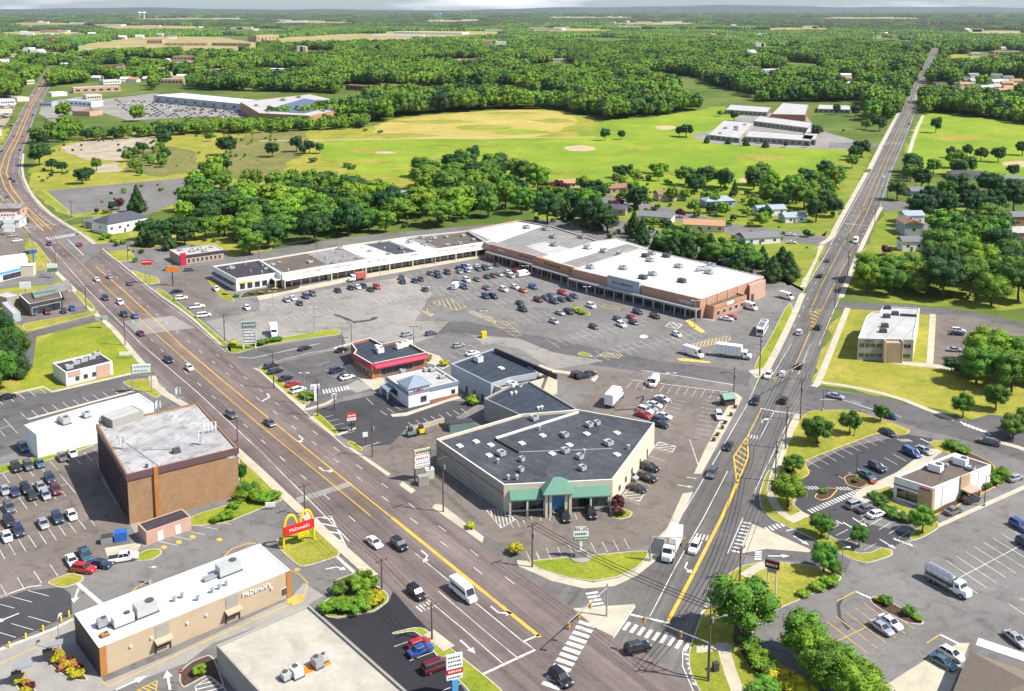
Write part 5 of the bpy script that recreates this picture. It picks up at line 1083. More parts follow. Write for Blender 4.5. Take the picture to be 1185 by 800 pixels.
for x, y in ((721, 310), (752, 301), (747, 296), (754, 293), (771, 296), (785, 308), (744, 321), (755, 317), (789, 325), (812, 311), (820, 315), (823, 307), (683, 309)): s3.unit(x, y, 2.9, 2.1, 1.3, 'metal_grey' if int(x) % 3 else 'hvac_dark', 0)
m = MB(); p = at(815, 312, 7.6); m.box((p.x, p.y, 8.1), (7, 1.4, 1), .35); m.build('duct', 'hvac', s3.root)
i_ = s3.facing(740, 350); a_, u_, n_, L_ = s3.edge(i_); s3.panel('brick_fascia', i_, 0, L_ * .30, 4.2, 7.5, 'brick_salmon', 1., 1.); s3.panel('entrance_panel', i_, L_ * .305, L_ * .56, 3.9, 8.6, 'blue_grey_wall', 1.6, 1.6); s3.panel('brick_fascia', i_, L_ * .565, L_, 4.2, 7.5, 'brick_salmon', 1., 1.)
s3.canopy(i_, 0, L_, 4.2, 3.6, 'metal_grey', .6, 0, 'walkway_roof', 14, 'metal_grey'); s3.windows(i_, 14, 3.6, .2, 3.2, .5, .5, frame='metal_dark'); s3.script(i_, L_ * .43, 6.3, 1.4, 10, 'ink', 1.64); s3.script(i_, L_ * .9, 5.2, 1.3, 7, 'lettering_white', 1.04)
i_ = s3.facing(850, 345); a_, u_, n_, L_ = s3.edge(i_)
for k in range(6): s3.panel('pilaster', i_, L_ * (.08 + k * .16), L_ * (.08 + k * .16) + .8, 0, 7.2, 'pink_wall', .2, .2)
s4 = Bld('shop_building', 'small salmon brick shop with orange band at the end of the large store', px=[(826, 354.5), (864, 341.5), (843, 336.2), (806, 348.8)], h=4.9, wall='brick_salmon', roof='roof_brown', par=.7)
i_ = s4.facing(845, 365); s4.panel('orange_band', i_, .1, -.1, 3.4, 4.9, 'shingle_orange', .12); s4.windows(i_, 5, 1.6, 1.2, 2.6, 1, 1, frame='trim_white'); s4.panel('store_sign', i_, 8, 12, 3.7, 4.8, 'sign_white', .25); s4.unit(833, 340, 3.4, 2.2, 1.2, 'hvac'); i_ = s4.facing(812, 360); s4.windows(i_, 3, 3, .2, 2.8, .5, .5, frame='metal_dark')
s5 = Bld('shop_building', 'narrow salmon brick annex at the rear corner of the large store', px=[(868, 331), (886, 324), (880, 319), (862, 325)], h=6.6, wall='pink_wall', roof='roof_light', par=.4)
s5.panel('service_door', s5.facing(876, 345), 1, 3, 0, 3, 'metal_dark', .06)
# --- red-cornered restaurant and the two far left shops
f1 = Bld('restaurant', 'pale-roofed restaurant with tall red corner fin near the main road', px=[(208, 296), (259, 289), (248, 283), (196, 289)], h=4.4, wall='tan_wall', roof='roof_light', par=.3, trim='trim_white')
i_ = f1.facing(235, 305); f1.windows(i_, 9, 1, .8, 2.4, 1, 1); f1.band(2.9, 4.2, 'dark_wall', .12, 'fascia', [i_]); f1.panel('red_fin', i_, 0, 2.4, 0, 5.4, 'red_paint', .8, .8); f1.clutter(9, 9)
f2 = Bld('shop_building', 'white-roofed shop with blue trim left of the main road', px=[(0, 315), (29, 308), (32, 299), (29, 293), (-20, 299), (-24, 318)], h=4.2, wall='white_wall', roof='white_roof', par=.2)
i_ = f2.facing(12, 326); f2.band(3.0, 4.0, 'light_blue', .15, 'blue_fascia', [i_]); f2.windows(i_, 6, 1.6, .4, 2.6, 1, 1)
m = MB(); p = at(33, 319, 0); f2s = empty('gabled_porch', (p.x, p.y, 0)); tag(f2s, 'cream box-shaped entrance block at the end of the blue-trimmed shop', 'building'); m.box((p.x, p.y, 2.3), (5, 4, 4.6), .2); m.build('wall', 'cream_wall', f2s); m = MB(); m.box((p.x, p.y, 4.7), (5.3, 4.3, .25), .2); m.build('roof', 'trim_white', f2s)
# house with navy hipped roof by the junction
h1 = house(140, 266, heading(118, 268, 160, 260), 22, 13, 5.6, 'white house with large dark hipped roof by the far junction', 'white_wall', 'shingle_dark', 5, 3.2, chimney=True, win=5)
house(112, 262, heading(118, 268, 160, 260), 10, 9, 3.4, 'low grey annexe left of the dark-roofed white house', 'grey_wall', 'shingle_grey', 3, 1.6, win=2)
# petrol station like garage with canopy
gs = Bld('service_station', 'flat-roofed garage with green canopy sign left of the main road', px=[(34, 352), (72, 344), (66, 331), (22, 341)], h=4.6, wall='dark_wall', roof='roof_brown', par=.3, trim='trim_white')
i_ = gs.facing(50, 365); gs.windows(i_, 4, 2.8, .2, 3, 1, 1, frame='trim_white', name='garage_bay')
cn = empty('forecourt_canopy', (*V2(at(65, 350)), 0)); tag(cn, 'open steel canopy with green edge over the garage forecourt', 'canopy'); m = MB(); pts = ccw([V2(at(x, y, 4.8)) for x, y in ((37, 339), (40, 345), (84, 334), (79, 324))]); m.prism(pts, 4.5, 5.0, bottom=True); m.build('roof', 'roof_grey', cn)
m = MB(); A_, B__ = V2(at(38, 342, 5)), V2(at(66, 337, 5)); d_ = (B__ - A_); m.box((*((A_ + B__) / 2), 5.2), (d_.length, .4, 1.2), math.atan2(d_.y, d_.x)); m.build('green_edge', 'green_metal', cn)
for x, y in ((44, 352), (70, 346), (80, 338)):
    p = at(x, y); m = MB(); m.box((p.x, p.y, 2.25), (.4, .4, 4.5)); m.build('column', 'trim_white', cn)
Bld('storage_building', 'grey box-roofed building behind the garage at the left edge', rect=[(8, 345), (24, 341), (20, 335)], h=4., wall='grey_wall', roof='roof_light', par=.2)
Bld('storage_building', 'long pale shed left of the garage at the picture edge', rect=[(2, 350), (15, 363), (20, 358)], h=3.2, wall='blue_grey_wall', roof='roof_light', par=.2)
# --- neighbourhood houses
HS = [ # x, y, heading px, L, D, h, wall, roof, hip, phrase
 (657, 216, 8, 20, 10, 3, 'cream_wall', 'shingle_orange', 4, 'low house with orange hipped roof beside the maroon hedge'), (716, 222, 18, 15, 9, 3.2, 'tan_wall', 'shingle_brown', 0, 'small brown-roofed house between two round trees'),
 (775, 231, 14, 17, 9, 4, 'cream_wall', 'shingle_brown', 0, 'brown-roofed split-level house above the curving lane'), (830, 239, 12, 17, 10, 4, 'blue_grey_wall', 'shingle_blue', 3, 'pale blue house with blue-grey roof in the upper row'),
 (890, 248, 12, 16, 8, 3.4, 'white_wall', 'shingle_blue', 0, 'white house with blue-grey roof in the row above the orange-roofed house'), (917, 256, 12, 12, 8, 3, 'white_wall', 'shingle_blue', 0, 'low pale-roofed house nearest the side road trees'),
 (760, 256, -20, 17, 11, 3.4, 'white_wall', 'shingle_grey', 0, 'white gabled house with grey roof behind the large store'), (708, 247, -14, 16, 11, 3.4, 'grey_wall', 'shingle_dark', 4, 'dark-roofed house among trees behind the shopping centre'),
 (815, 266, -12, 20, 10, 3.4, 'cream_wall', 'shingle_orange', 0, 'cream house with long orange roof behind the large store'), (877, 280, 14, 18, 10, 3.2, 'white_wall', 'shingle_grey', 0, 'grey-roofed house close to the belt of dark pines'),
 (645, 235, 0, 16, 10, 3.2, 'grey_wall', 'shingle_grey', 4, 'grey-roofed house half hidden behind the shopping centre trees'), (459, 230, -20, 20, 9, 3.4, 'white_wall', 'shingle_blue', 0, 'white house with blue-grey roof in a clearing of the tree belt'),
 (348, 240, -10, 11, 8, 3.6, 'white_wall', 'shingle_blue', 0, 'small white gabled cottage inside the tree belt'), (560, 228, 10, 14, 9, 3.2, 'tan_wall', 'shingle_brown', 0, 'brown-roofed house deep in the trees above the strip shops'),
 (622, 210, 5, 9, 7, 3, 'white_wall', 'shingle_grey', 0, 'tiny white outbuilding at the edge of the playing field'), (1052, 270, 88, 13, 9, 6, 'blue_grey_wall', 'shingle_brown', 0, 'two-storey pale blue house with brown roof right of the side road'),
 (1053, 289, 2, 10, 7, 4.6, 'white_wall', 'shingle_grey', 0, 'white gabled front wing of the pale blue roadside house'), (1076, 290, 5, 9, 7, 3, 'white_wall', 'shingle_blue', 0, 'small white garage beside the pale blue roadside house'),
 (1054, 262, 4, 10, 8, 6.4, 'white_wall', 'shingle_blue', 0, 'tall white gabled rear block of the pale blue roadside house'), (1064, 226, 0, 13, 9, 3.2, 'blue_grey_wall', 'shingle_grey', 0, 'low blue-grey house beneath the large roadside tree'), (1120, 207, -10, 24, 11, 3.6, 'cream_wall', 'shingle_dark', 4, 'long dark-roofed house beside the right ball field'),
 (1168, 212, 0, 16, 10, 3.4, 'tan_wall', 'shingle_grey', 4, 'grey hipped-roof house near the right picture edge'), (1172, 262, 3, 16, 10, 6, 'brick_red', 'shingle_grey', 0, 'brick flats with pale grey roof at the right edge'), (1178, 282, 3, 20, 11, 6.5, 'brick_red', 'roof_light', 0, 'nearer block of brick flats at the right edge'),
 (8, 262, 5, 16, 9, 4, 'white_wall', 'roof_light', 0, 'pale-roofed shop at the left edge near the far junction'), (12, 250, 5, 14, 9, 5, 'pink_wall', 'roof_grey', 0, 'pinkish two-storey shop at the left picture edge')]
for x, y, hd, L, D, h, wl, rf, hip, ph in HS:
    house(x, y, R(hd), L, D, h, ph, wl, rf, hip, 1.9, win=max(2, int(L / 5)), chimney=('brown' in rf or 'grey' in rf), group='suburban houses' if 200 < x < 1100 else None)
# --- school
sc = [([(863, 135), (871, 132), (936, 144), (928, 160), (921, 160), (926, 148), (868, 139)], 4.5, 'main'),]
sch = Bld('school', 'flat-roofed school with courtyard wings beside the green playing field', px=[(820, 156), (856, 160), (872, 142), (838, 139)], h=4.2, wall='grey_wall', roof='roof_light', par=.4, cat='school')
for pl, hh, wl, rf, ph in (([(862, 158), (938, 163), (942, 157), (868, 151)], 4.6, 'grey_wall', 'roof_light', 'long low front wing of the school facing its car park'), ([(872, 140), (935, 148), (940, 142), (880, 134)], 4.6, 'grey_wall', 'roof_light', 'rear classroom wing of the school across the courtyard'),
    ([(893, 132), (932, 133), (936, 121), (906, 119)], 8, 'brick_red', 'roof_light', 'tall red brick hall block of the school'), ([(840, 127), (888, 130), (892, 124), (846, 121)], 4.6, 'grey_wall', 'roof_light', 'low pale wing at the back of the school'), ([(946, 126), (984, 127), (985, 122), (948, 121)], 4.4, 'grey_wall', 'roof_light', 'separate low classroom hut behind the tall school hall'),
    ([(928, 160), (944, 162), (950, 147), (938, 144)], 4.6, 'grey_wall', 'roof_light', 'right-hand connecting wing of the school courtyard')):
    q_ = Bld('school_wing', ph, px=pl, h=hh, wall=wl, roof=rf, par=.3, cat='school building')
    for i in range(len(q_.pts)):
        if q_.edge(i)[2].y < -.3 and q_.edge(i)[3] > 12: q_.windows(i, min(12, int(q_.edge(i)[3] / 5)), 3, 1.2, 3.2, 1, 1, frame=None)
i_ = sch.facing(838, 163); sch.windows(i_, 5, 4, 1.2, 3.4, 1, 1, frame=None); sch.clutter(6, 2, 1.6)
# --- distant buildings
def farb(x0, y0, x1, y1, depth, h, wall, roof, label, name='distant_building', par=.3, win=0):
    a, b_ = V2(at(x0, y0)), V2(at(x1, y1)); u = (b_ - a).normalized(); n = Vector((-u.y, u.x))
    q = Bld(name, label, world=[a, b_, b_ + n * depth, a + n * depth], h=h, wall=wall, roof=roof, par=par, t=.5)
    if win: q.windows(0, win, min(5, (b_ - a).length / win * .6), h * .3, h * .65, 1, 1, frame=None)
    return q
cost = farb(178, 118, 290, 130, 40, 8, 'blue_grey_wall', 'white_roof', 'long white-roofed superstore wing behind its busy car park', 'superstore', win=10)
c2 = Bld('superstore', 'large superstore with solar panels on its roof and orange side wall', px=[(300, 131), (358, 134), (418, 122), (360, 109), (278, 118)], h=11, wall='shingle_orange', roof='roof_light', par=.5)
m = MB(); pts = ccw([V2(at(x, y, 10.9)) for x, y in ((306, 128), (352, 131), (396, 121), (352, 114))]); m.prism(pts, 10.6, 10.95); m.build('solar_array', 'solar_glass', c2.root); c2.clutter(8, 4, 2.5)
FB = [(20, 118, 34, 117, 16, 5, 'cream_wall', 'roof_light'), (-10, 145, 8, 143, 14, 5, 'tan_wall', 'roof_dark'), (-6, 158, 2, 157, 12, 5, 'white_wall', 'roof_light'), (60, 112, 78, 111, 14, 5, 'white_wall', 'white_roof'), (100, 116, 118, 115, 16, 6, 'cream_wall', 'roof_light'), (84, 134, 104, 135, 18, 5, 'pink_wall', 'shingle_brown'), (56, 143, 72, 142, 12, 4, 'grey_wall', 'roof_dark'), (120, 98, 140, 97, 16, 6, 'white_wall', 'roof_light'), (30, 98, 40, 97, 14, 6, 'cream_wall', 'shingle_brown'), (240, 72, 262, 72, 18, 8, 'cream_wall', 'roof_light'), (60, 68, 74, 68, 18, 7, 'white_wall', 'white_roof'), (88, 70, 104, 70, 18, 7, 'cream_wall', 'roof_light'), (400, 104, 428, 106, 12, 7, 'brick_red', 'shingle_brown'), (438, 103, 484, 107, 14, 7, 'brick_red', 'shingle_brown'), (496, 106, 560, 108, 14, 7, 'brick_red', 'shingle_brown'), (545, 106, 594, 109, 14, 7, 'brick_red', 'shingle_brown'),
 (488, 73, 530, 74, 18, 8, 'pink_wall', 'shingle_orange'), (530, 73, 555, 73, 18, 8, 'pink_wall', 'shingle_orange'), (170, 51, 188, 51, 30, 14, 'pink_wall', 'shingle_orange'), (190, 53, 240, 53, 30, 8, 'tan_wall', 'shingle_orange'), (245, 53, 290, 54, 30, 9, 'tan_wall', 'shingle_orange'), (297, 48, 323, 47, 40, 20, 'tan_wall', 'shingle_orange'),
 (50, 52, 61, 52, 16, 18, 'brick_red', 'roof_light'), (6, 49, 23, 49, 20, 8, 'brick_red', 'shingle_brown'), (80, 28, 105, 28, 60, 10, 'white_wall', 'white_roof'), (110, 30, 142, 30, 60, 9, 'cream_wall', 'white_roof'), (155, 28, 180, 27, 60, 10, 'white_wall', 'white_roof'), (200, 70, 225, 70, 22, 9, 'pink_wall', 'shingle_orange'), (202, 78, 220, 78, 20, 9, 'tan_wall', 'roof_light'), (150, 73, 185, 75, 30, 6, 'blue_grey_wall', 'roof_light'),
 (118, 80, 140, 80, 18, 7, 'brick_red', 'shingle_orange'), (240, 85, 268, 86, 24, 7, 'brick_red', 'shingle_brown'), (270, 87, 320, 88, 20, 8, 'grey_wall', 'roof_light'), (300, 85, 355, 86, 24, 8, 'grey_wall', 'white_roof'), (185, 98, 212, 98, 18, 8, 'tan_wall', 'roof_light'), (85, 108, 140, 106, 20, 7, 'pink_wall', 'roof_light'), (45, 124, 60, 124, 14, 6, 'blue_grey_wall', 'roof_dark'), (75, 122, 106, 124, 16, 6, 'white_wall', 'shingle_blue'),
 (73, 156, 90, 155, 10, 7, 'red_paint', 'white_roof'), (0, 75, 20, 73, 40, 8, 'white_wall', 'roof_light'), (-10, 78, 5, 78, 20, 7, 'cream_wall', 'roof_light'), (0, 122, 18, 121, 14, 6, 'white_wall', 'roof_light'), (-5, 132, 14, 131, 14, 5, 'cream_wall', 'roof_dark'), (625, 83, 660, 81, 14, 6, 'cream_wall', 'white_roof'), (640, 72, 655, 72, 10, 7, 'white_wall', 'shingle_grey'), (610, 112, 625, 112, 10, 6, 'cream_wall', 'shingle_grey'), (632, 112, 648, 112, 10, 6, 'brick_salmon', 'shingle_orange'),
 (824, 82, 838, 84, 14, 8, 'white_wall', 'white_roof'), (845, 83, 860, 83, 14, 7, 'cream_wall', 'shingle_orange'), (865, 82, 880, 82, 14, 7, 'white_wall', 'shingle_grey'), (885, 87, 903, 87, 22, 9, 'white_wall', 'white_roof'), (925, 85, 945, 85, 20, 6, 'cream_wall', 'roof_light'), (1000, 89, 1014, 90, 14, 6, 'white_wall', 'shingle_grey'), (1024, 88, 1040, 89, 14, 6, 'tan_wall', 'shingle_orange'), (980, 104, 1000, 105, 16, 5, 'cream_wall', 'white_roof'),
 (1083, 100, 1096, 100, 14, 5, 'tan_wall', 'shingle_dark'), (1110, 101, 1124, 101, 16, 6, 'cream_wall', 'shingle_grey'), (1100, 108, 1120, 108, 12, 4, 'pink_wall', 'roof_light'), (1143, 68, 1175, 69, 26, 9, 'tan_wall', 'shingle_brown'), (1150, 64, 1185, 64, 26, 9, 'tan_wall', 'roof_light'), (1125, 65, 1138, 65, 20, 7, 'cream_wall', 'white_roof'), (1065, 57, 1074, 57, 20, 8, 'white_wall', 'shingle_grey'), (1045, 50, 1055, 50, 20, 8, 'white_wall', 'shingle_grey'),
 (1115, 20, 1165, 21, 90, 12, 'white_wall', 'white_roof'), (430, 43, 490, 43, 60, 7, 'cream_wall', 'white_roof'), (455, 39, 535, 40, 60, 8, 'white_wall', 'white_roof'), (560, 36, 585, 36, 40, 9, 'cream_wall', 'shingle_orange'), (610, 34, 650, 35, 30, 8, 'white_wall', 'white_roof'), (715, 32, 745, 32, 40, 9, 'cream_wall', 'white_roof'), (300, 24, 340, 24, 60, 9, 'white_wall', 'white_roof'), (350, 25, 372, 25, 50, 9, 'cream_wall', 'white_roof')]
NM = {'white_roof': 'white-roofed', 'roof_light': 'pale-roofed', 'shingle_brown': 'brown-roofed', 'shingle_orange': 'orange-roofed', 'roof_dark': 'dark-roofed', 'shingle_grey': 'grey-roofed', 'shingle_blue': 'blue-roofed', 'shingle_dark': 'dark-roofed'}
WN = {'brick_red': 'red brick', 'pink_wall': 'pinkish', 'tan_wall': 'tan', 'white_wall': 'white', 'cream_wall': 'cream', 'blue_grey_wall': 'blue-grey', 'grey_wall': 'grey', 'brick_salmon': 'salmon', 'red_paint': 'bright red'}
for x0, y0, x1, y1, d, h, wl, rf in FB:
    zone = 'on the horizon' if y0 < 40 else 'beyond the far woods' if y0 < 60 else 'in the woods' if x0 > 230 else 'near the distant road bend'
    farb(x0, y0, x1, y1, d, h, wl, rf, '%s %s building %s' % (WN[wl], NM[rf], zone), win=6 if h > 5 and y0 > 45 else 0)
rr = random.Random(5)
for x_, y_, w_, h_, m_ in CLR:
    for k in range(2): a_ = x_ + w_ * rr.uniform(.1, .7); farb(a_, y_, a_ + w_ * rr.uniform(.08, .2), y_, 30, rr.uniform(9, 14), rr.choice(('cream_wall', 'white_wall', 'tan_wall')), rr.choice(('white_roof', 'roof_light', 'shingle_orange')), 'pale low building in a clearing of the far woods')
for k in range(130):                                        # little roofs that show between the trees
    for _ in range(20):
        x, y = rr.choice([(rr.uniform(0, 330), rr.uniform(26, 46)), (rr.uniform(600, 790), rr.uniform(16, 32)), (rr.uniform(820, 1180), rr.uniform(22, 60)), (rr.uniform(0, 300), rr.uniform(58, 100)), (rr.uniform(860, 1040), rr.uniform(84, 110)), (rr.uniform(1110, 1180), rr.uniform(85, 110))])
        if not (1030 < x < 1110): break
    s = 1.0 if y > 50 else 1.8
    house(x, y, rr.uniform(-.3, .3), 16 * s, 10 * s, 4.5 * s, 'small %s house among distant trees' % (rr.choice(('white', 'pale', 'tan'))), rr.choice(('white_wall', 'cream_wall', 'white_wall')), rr.choice(('shingle_grey', 'roof_light', 'white_roof', 'shingle_orange')), 0, 3 * s, name='distant_house', group='distant houses', detail=False)
# water towers and chimney stacks far off
def water_tower(x, y, h, mat, label):
    p = at(x, y); root = empty('water_tower', (p.x, p.y, 0)); tag(root, label, 'water tower')
    m = MB(); m.cyl((p.x, p.y, 0), (p.x, p.y, h * .75), h * .06, h * .05, 12); m.build('stem', mat, root)
    m = MB(); n = 14; prof = [(.05, .7), (.2, .78), (.27, .86), (.24, .94), (.12, .995), (.01, 1.)]
    for i in range(len(prof) - 1): m.cyl((p.x, p.y, h * prof[i][1]), (p.x, p.y, h * prof[i + 1][1]), h * prof[i][0], h * prof[i + 1][0], n, caps=False)
    m.build('tank', mat, root, smooth=True)
water_tower(505, 24, 62, 'light_blue', 'pair of pale blue water tanks far away, the left one'); water_tower(509, 24, 70, 'light_blue', 'taller right-hand pale blue water tank on the far woodland')
water_tower(162, 22, 75, 'sign_white', 'white water tower on the left horizon, left of its twin'); water_tower(167, 22, 75, 'sign_white', 'white water tower on the left horizon, right of its twin'); water_tower(869, 79, 34, 'sign_white', 'slender white water tower rising from the middle woods')
# ---------------------------------------------------------------- vehicles
def loft(b, rings, m=0, caps=True):
    n = len(rings[0]); vs = [p for r in rings for p in r]; fs = []
    for i in range(len(rings) - 1):
        for j in range(n): fs.append((i * n + j, i * n + (j + 1) % n, (i + 1) * n + (j + 1) % n, (i + 1) * n + j))
    if caps: fs += [tuple(reversed(range(n))), tuple(range((len(rings) - 1) * n, len(rings) * n))]
    b.mesh(vs, [tuple(reversed(f)) for f in fs], m)
def sec(x, w, zb, zm, zt, k=.93):
    return [(x, -w * .9, zb), (x, -w, zb + .15), (x, -w, zm), (x, -w * k, zt), (x, w * k, zt), (x, w, zm), (x, w, zb + .15), (x, w * .9, zb)]
CK = {  # length, width, stations of the body (x, half width factor, belt z), glass stations, roof stations
 'sedan': (4.7, 1.84, [(-2.35, .86, .78), (-2.2, .95, .93), (-1.4, 1, .98), (1.0, 1, .95), (1.9, .97, .85), (2.25, .88, .7), (2.35, .78, .6)], (-1.75, -.95, .35, 1.15), 1.44),
 'hatchback': (4.2, 1.78, [(-2.1, .88, .85), (-2.0, .96, 1.0), (-1.4, 1, 1.02), (.95, 1, .98), (1.7, .96, .88), (2.0, .86, .7), (2.1, .78, .6)], (-1.98, -1.5, .3, 1.1), 1.52),
 'suv': (4.75, 1.92, [(-2.37, .9, .95), (-2.3, .97, 1.1), (-1.5, 1, 1.12), (1.0, 1, 1.08), (1.95, .98, 1.0), (2.28, .9, .85), (2.37, .8, .7)], (-2.25, -1.95, .35, 1.05), 1.76),
 'minivan': (5.1, 1.98, [(-2.55, .92, 1.0), (-2.48, .98, 1.1), (-1.5, 1, 1.1), (1.3, 1, 1.05), (2.1, .97, .95), (2.45, .9, .8), (2.55, .8, .7)], (-2.45, -2.2, .8, 1.6), 1.8),
 'pickup': (5.7, 2.0, [(-2.85, .95, 1.05), (-2.8, .98, 1.1), (-.9, 1, 1.1), (1.2, 1, 1.12), (2.3, .98, 1.05), (2.75, .94, .95), (2.85, .85, .8)], (-1.0, -.75, .75, 1.3), 1.82),
}
def wheels(root, L, Wd, fx, rx, r=.34, extra=()):
    for x in (fx, rx) + tuple(extra):
        for s in (-1, 1):
            w = MB(); w.cyl((x, s * (Wd / 2 - .2), r), (x, s * (Wd / 2 + .02), r), r, None, 12); w.cyl((x, s * (Wd / 2 + .01), r), (x, s * (Wd / 2 + .035), r), r * .58, None, 10, m=1)
            w.build('wheel', ['tyre', 'rim'], root)
def make_car(kind, col, simple=False):
    L, Wd, body, (g0, g1, g2, g3), top = CK[kind]; paint = 'paint_%s_car' % col
    root = empty(kind if kind not in ('suv',) else 'suv', (0, 0, 0)); hw = Wd / 2
    b = MB(); loft(b, [sec(x, hw * f, .3 if abs(x) > 2.1 else .24, z - .16, z) for x, f, z in body])
    if simple: b.k = 1
    gb = MB() if not simple else b; bz = body[3][2] - .02
    def q(x, w, z): return [(x, -w, z), (x, w, z)]
    def glasshouse(mb, m):
        A = [(g0, -hw * .9, bz), (g3, -hw * .9, bz), (g3, hw * .9, bz), (g0, hw * .9, bz)]; T = [(g1, -hw * .72, top - .05), (g2, -hw * .72, top - .05), (g2, hw * .72, top - .05), (g1, hw * .72, top - .05)]
        mb.mesh(A + T, [(0, 1, 5, 4), (1, 2, 6, 5), (2, 3, 7, 6), (3, 0, 4, 7)], m)
    glasshouse(gb, 1 if simple else 0)
    rf = MB() if not simple else b
    if simple: b.k = 0
    T0 = [(g1 - .08, -hw * .73, top - .07), (g2 + .08, -hw * .73, top - .07), (g2 + .08, hw * .73, top - .07), (g1 - .08, hw * .73, top - .07)]; T1 = [(g1 + .1, -hw * .62, top), (g2 - .12, -hw * .62, top), (g2 - .12, hw * .62, top), (g1 + .1, hw * .62, top)]
    rf.mesh(T0 + T1, [(4, 5, 6, 7), (0, 1, 5, 4), (1, 2, 6, 5), (2, 3, 7, 6), (3, 0, 4, 7)], 0)
    # pillars
    for s in (-1, 1):
        for (xa, xb) in ((g0, g1), (g3, g2), ((g0 + g3) / 2 - .1, (g1 + g2) / 2 - .05)):
            rf.cyl((xa, s * hw * .905, bz), (xb, s * hw * .73, top - .06), .055, .045, 4, 0, False)
    if simple:
        b.k = 1
        for x in (L * .31, -L * .3):
            for s in (-1, 1): b.cyl((x, s * (hw - .2), .33), (x, s * (hw + .02), .33), .33, None, 8, 1)
        ob = b.build('body', [paint, 'car_glass'], root); return root
    if kind == 'pickup':
        b.box((-1.95, 0, 1.11), (1.65, Wd * .8, .02), 0, 1)
    bo = b.build('body', [paint, 'tyre'], root, smooth=False); gb.build('windows', 'car_glass', root); rf.build('roof', paint, root)
    wheels(root, L, Wd, L * .31, -L * .3)
    zl = .72 if kind in ('sedan', 'hatchback') else .9
    for s in (-1, 1):
        m = MB(); m.box((L / 2 - .14, s * hw * .64, zl - .08), (.2, .36, .14)); m.build('headlight', 'lamp_clear', root)
        m = MB(); m.box((-L / 2 + .06, s * hw * .7, zl + .1), (.14, .32, .16)); m.build('tail_light', 'lamp_red', root)
        m = MB(); m.box((g3 - .25, s * (hw + .06), bz + .06), (.12, .16, .12)); m.build('wing_mirror', paint, root)
    return root
TPL = {}
def car_label(kind, col):
    c = {'suv': 'SUV', 'hatchback': 'hatchback', 'sedan': 'saloon car', 'minivan': 'minivan', 'pickup': 'pickup truck'}[kind]
    return '%s %s' % ({'navy': 'dark blue', 'teal': 'steel blue'}.get(col, col), c)
HD = dict(a=heading(376, 554, 429, 598), A=heading(429, 598, 376, 554), b=heading(828, 532, 787, 600), B=heading(787, 600, 828, 532))
NCAR = 0
def car(x, y, hd, kind, col, where, group=None, dy=2):
    """x,y is the car's centre as seen; it stands on the ground below"""
    global NCAR
    simple = y < 250
    key = (kind, col, simple); p = at(x, y + dy * .5)
    z = RZ + .004 if 'road' in (group or '') else .09
    if key not in TPL:
        TPL[key] = r = make_car(kind, col, simple)
    else: r = copy_tree(TPL[key])
    r.location = (p.x, p.y, z); r.rotation_euler = (0, 0, hd if not isinstance(hd, str) else HD[hd])
    tag(r, '%s %s' % (car_label(kind, col), where), 'car' if kind != 'pickup' else 'pickup', group); NCAR += 1
    return r
K = dict(s='sedan', u='suv', h='hatchback', m='minivan', p='pickup')
C_ = dict(w='white', s='silver', g='grey', k='black', n='navy', b='blue', t='teal', r='red', m='maroon', e='green', a='tan', o='orange')
def cars(txt, hd, where, group=None):
    for t in txt.split():
        x, y, kc = t.split(','); kc, *fl = kc.split('!'); car(float(x), float(y), hd + (math.pi if fl else 0) + rnd.uniform(-.03, .03) if not isinstance(hd, str) else hd, K[kc[0]], C_[kc[1]], where, group)
h_ab = HD['a']; h_bb = HD['b']
g1 = 'cars driving on the main road'; g2 = 'cars driving on the side road'
cars('433,630,sw 462,633,uk 482,689,uk 312,491,sg 268,482,ug 195,418,uk 219,427,hw 122,346,uk 139,351,uw 144,365,uk 57,283,uk 9,228,sg 31,256,uk 649,788,uk 163,387,sm', 'a', 'driving down the main road', g1)
cars('112,324,sw 150,329,sg 156,367,hb 92,284,ur 127,321,ss 12,207,sk', 'A', 'driving up the main road', g1)
cars('824,550,uk 843,518,sk 804,634,hw 795,636,hw', 'b', 'driving down the side road', g2) if False else None
cars('824,550,ug 843,518,sk 804,636,uw 889,436,uw 874,466,uk', 'b', 'driving down the side road', g2)
cars('906,434,hw 925,425,uk 907,465,uk 925,386,uw 947,380,uk 958,302,sg 949,320,uk', 'B', 'driving up the side road', g2)
car(738, 753, heading(725, 757, 760, 748), 'suv', 'black', 'turning across the junction crosswalk', g2)
cars('967,460,ss', heading(950, 457, 985, 465), 'waiting on the curved access road', g2); cars('1029,483,hn', heading(1010, 480, 1040, 488), 'leaving on the curved access road', g2); cars('1142,513,ug', heading(1160, 516, 1125, 508), 'on the curved access road near the crossing', g2)
cars('804,637,hw', 'b', 'x', g2) if False else None
r = random.Random(11)
for (pairs, ts, dirs, wh_, i0, i1, n) in ((PA, (.12, .28), 'a', 'far down the main road before the bend', 0, 8, 10), (PA, (.7, .85), 'A', 'far up the main road before the bend', 0, 8, 9)):
    LL = [V2(p) for p in lane(pairs, ts[0], i0, i1)]; L2 = [V2(p) for p in lane(pairs, ts[1], i0, i1)]
    for k in range(n):
        Ln = (LL, L2)[k % 2]; T = sum((Ln[i + 1] - Ln[i]).length for i in range(len(Ln) - 1)); s = T * (k + r.uniform(.2, .8)) / n; p = along(Ln, s); q = along(Ln, min(T, s + 5)); d = q - p
        px_ = to_px(p.x, p.y); car(px_[0], px_[1], math.atan2(d.y, d.x) + (0 if dirs == 'a' else math.pi), r.choice(('sedan', 'suv', 'hatchback')), r.choice(('white', 'black', 'grey', 'silver', 'navy', 'red')), wh_, 'cars on the far road')
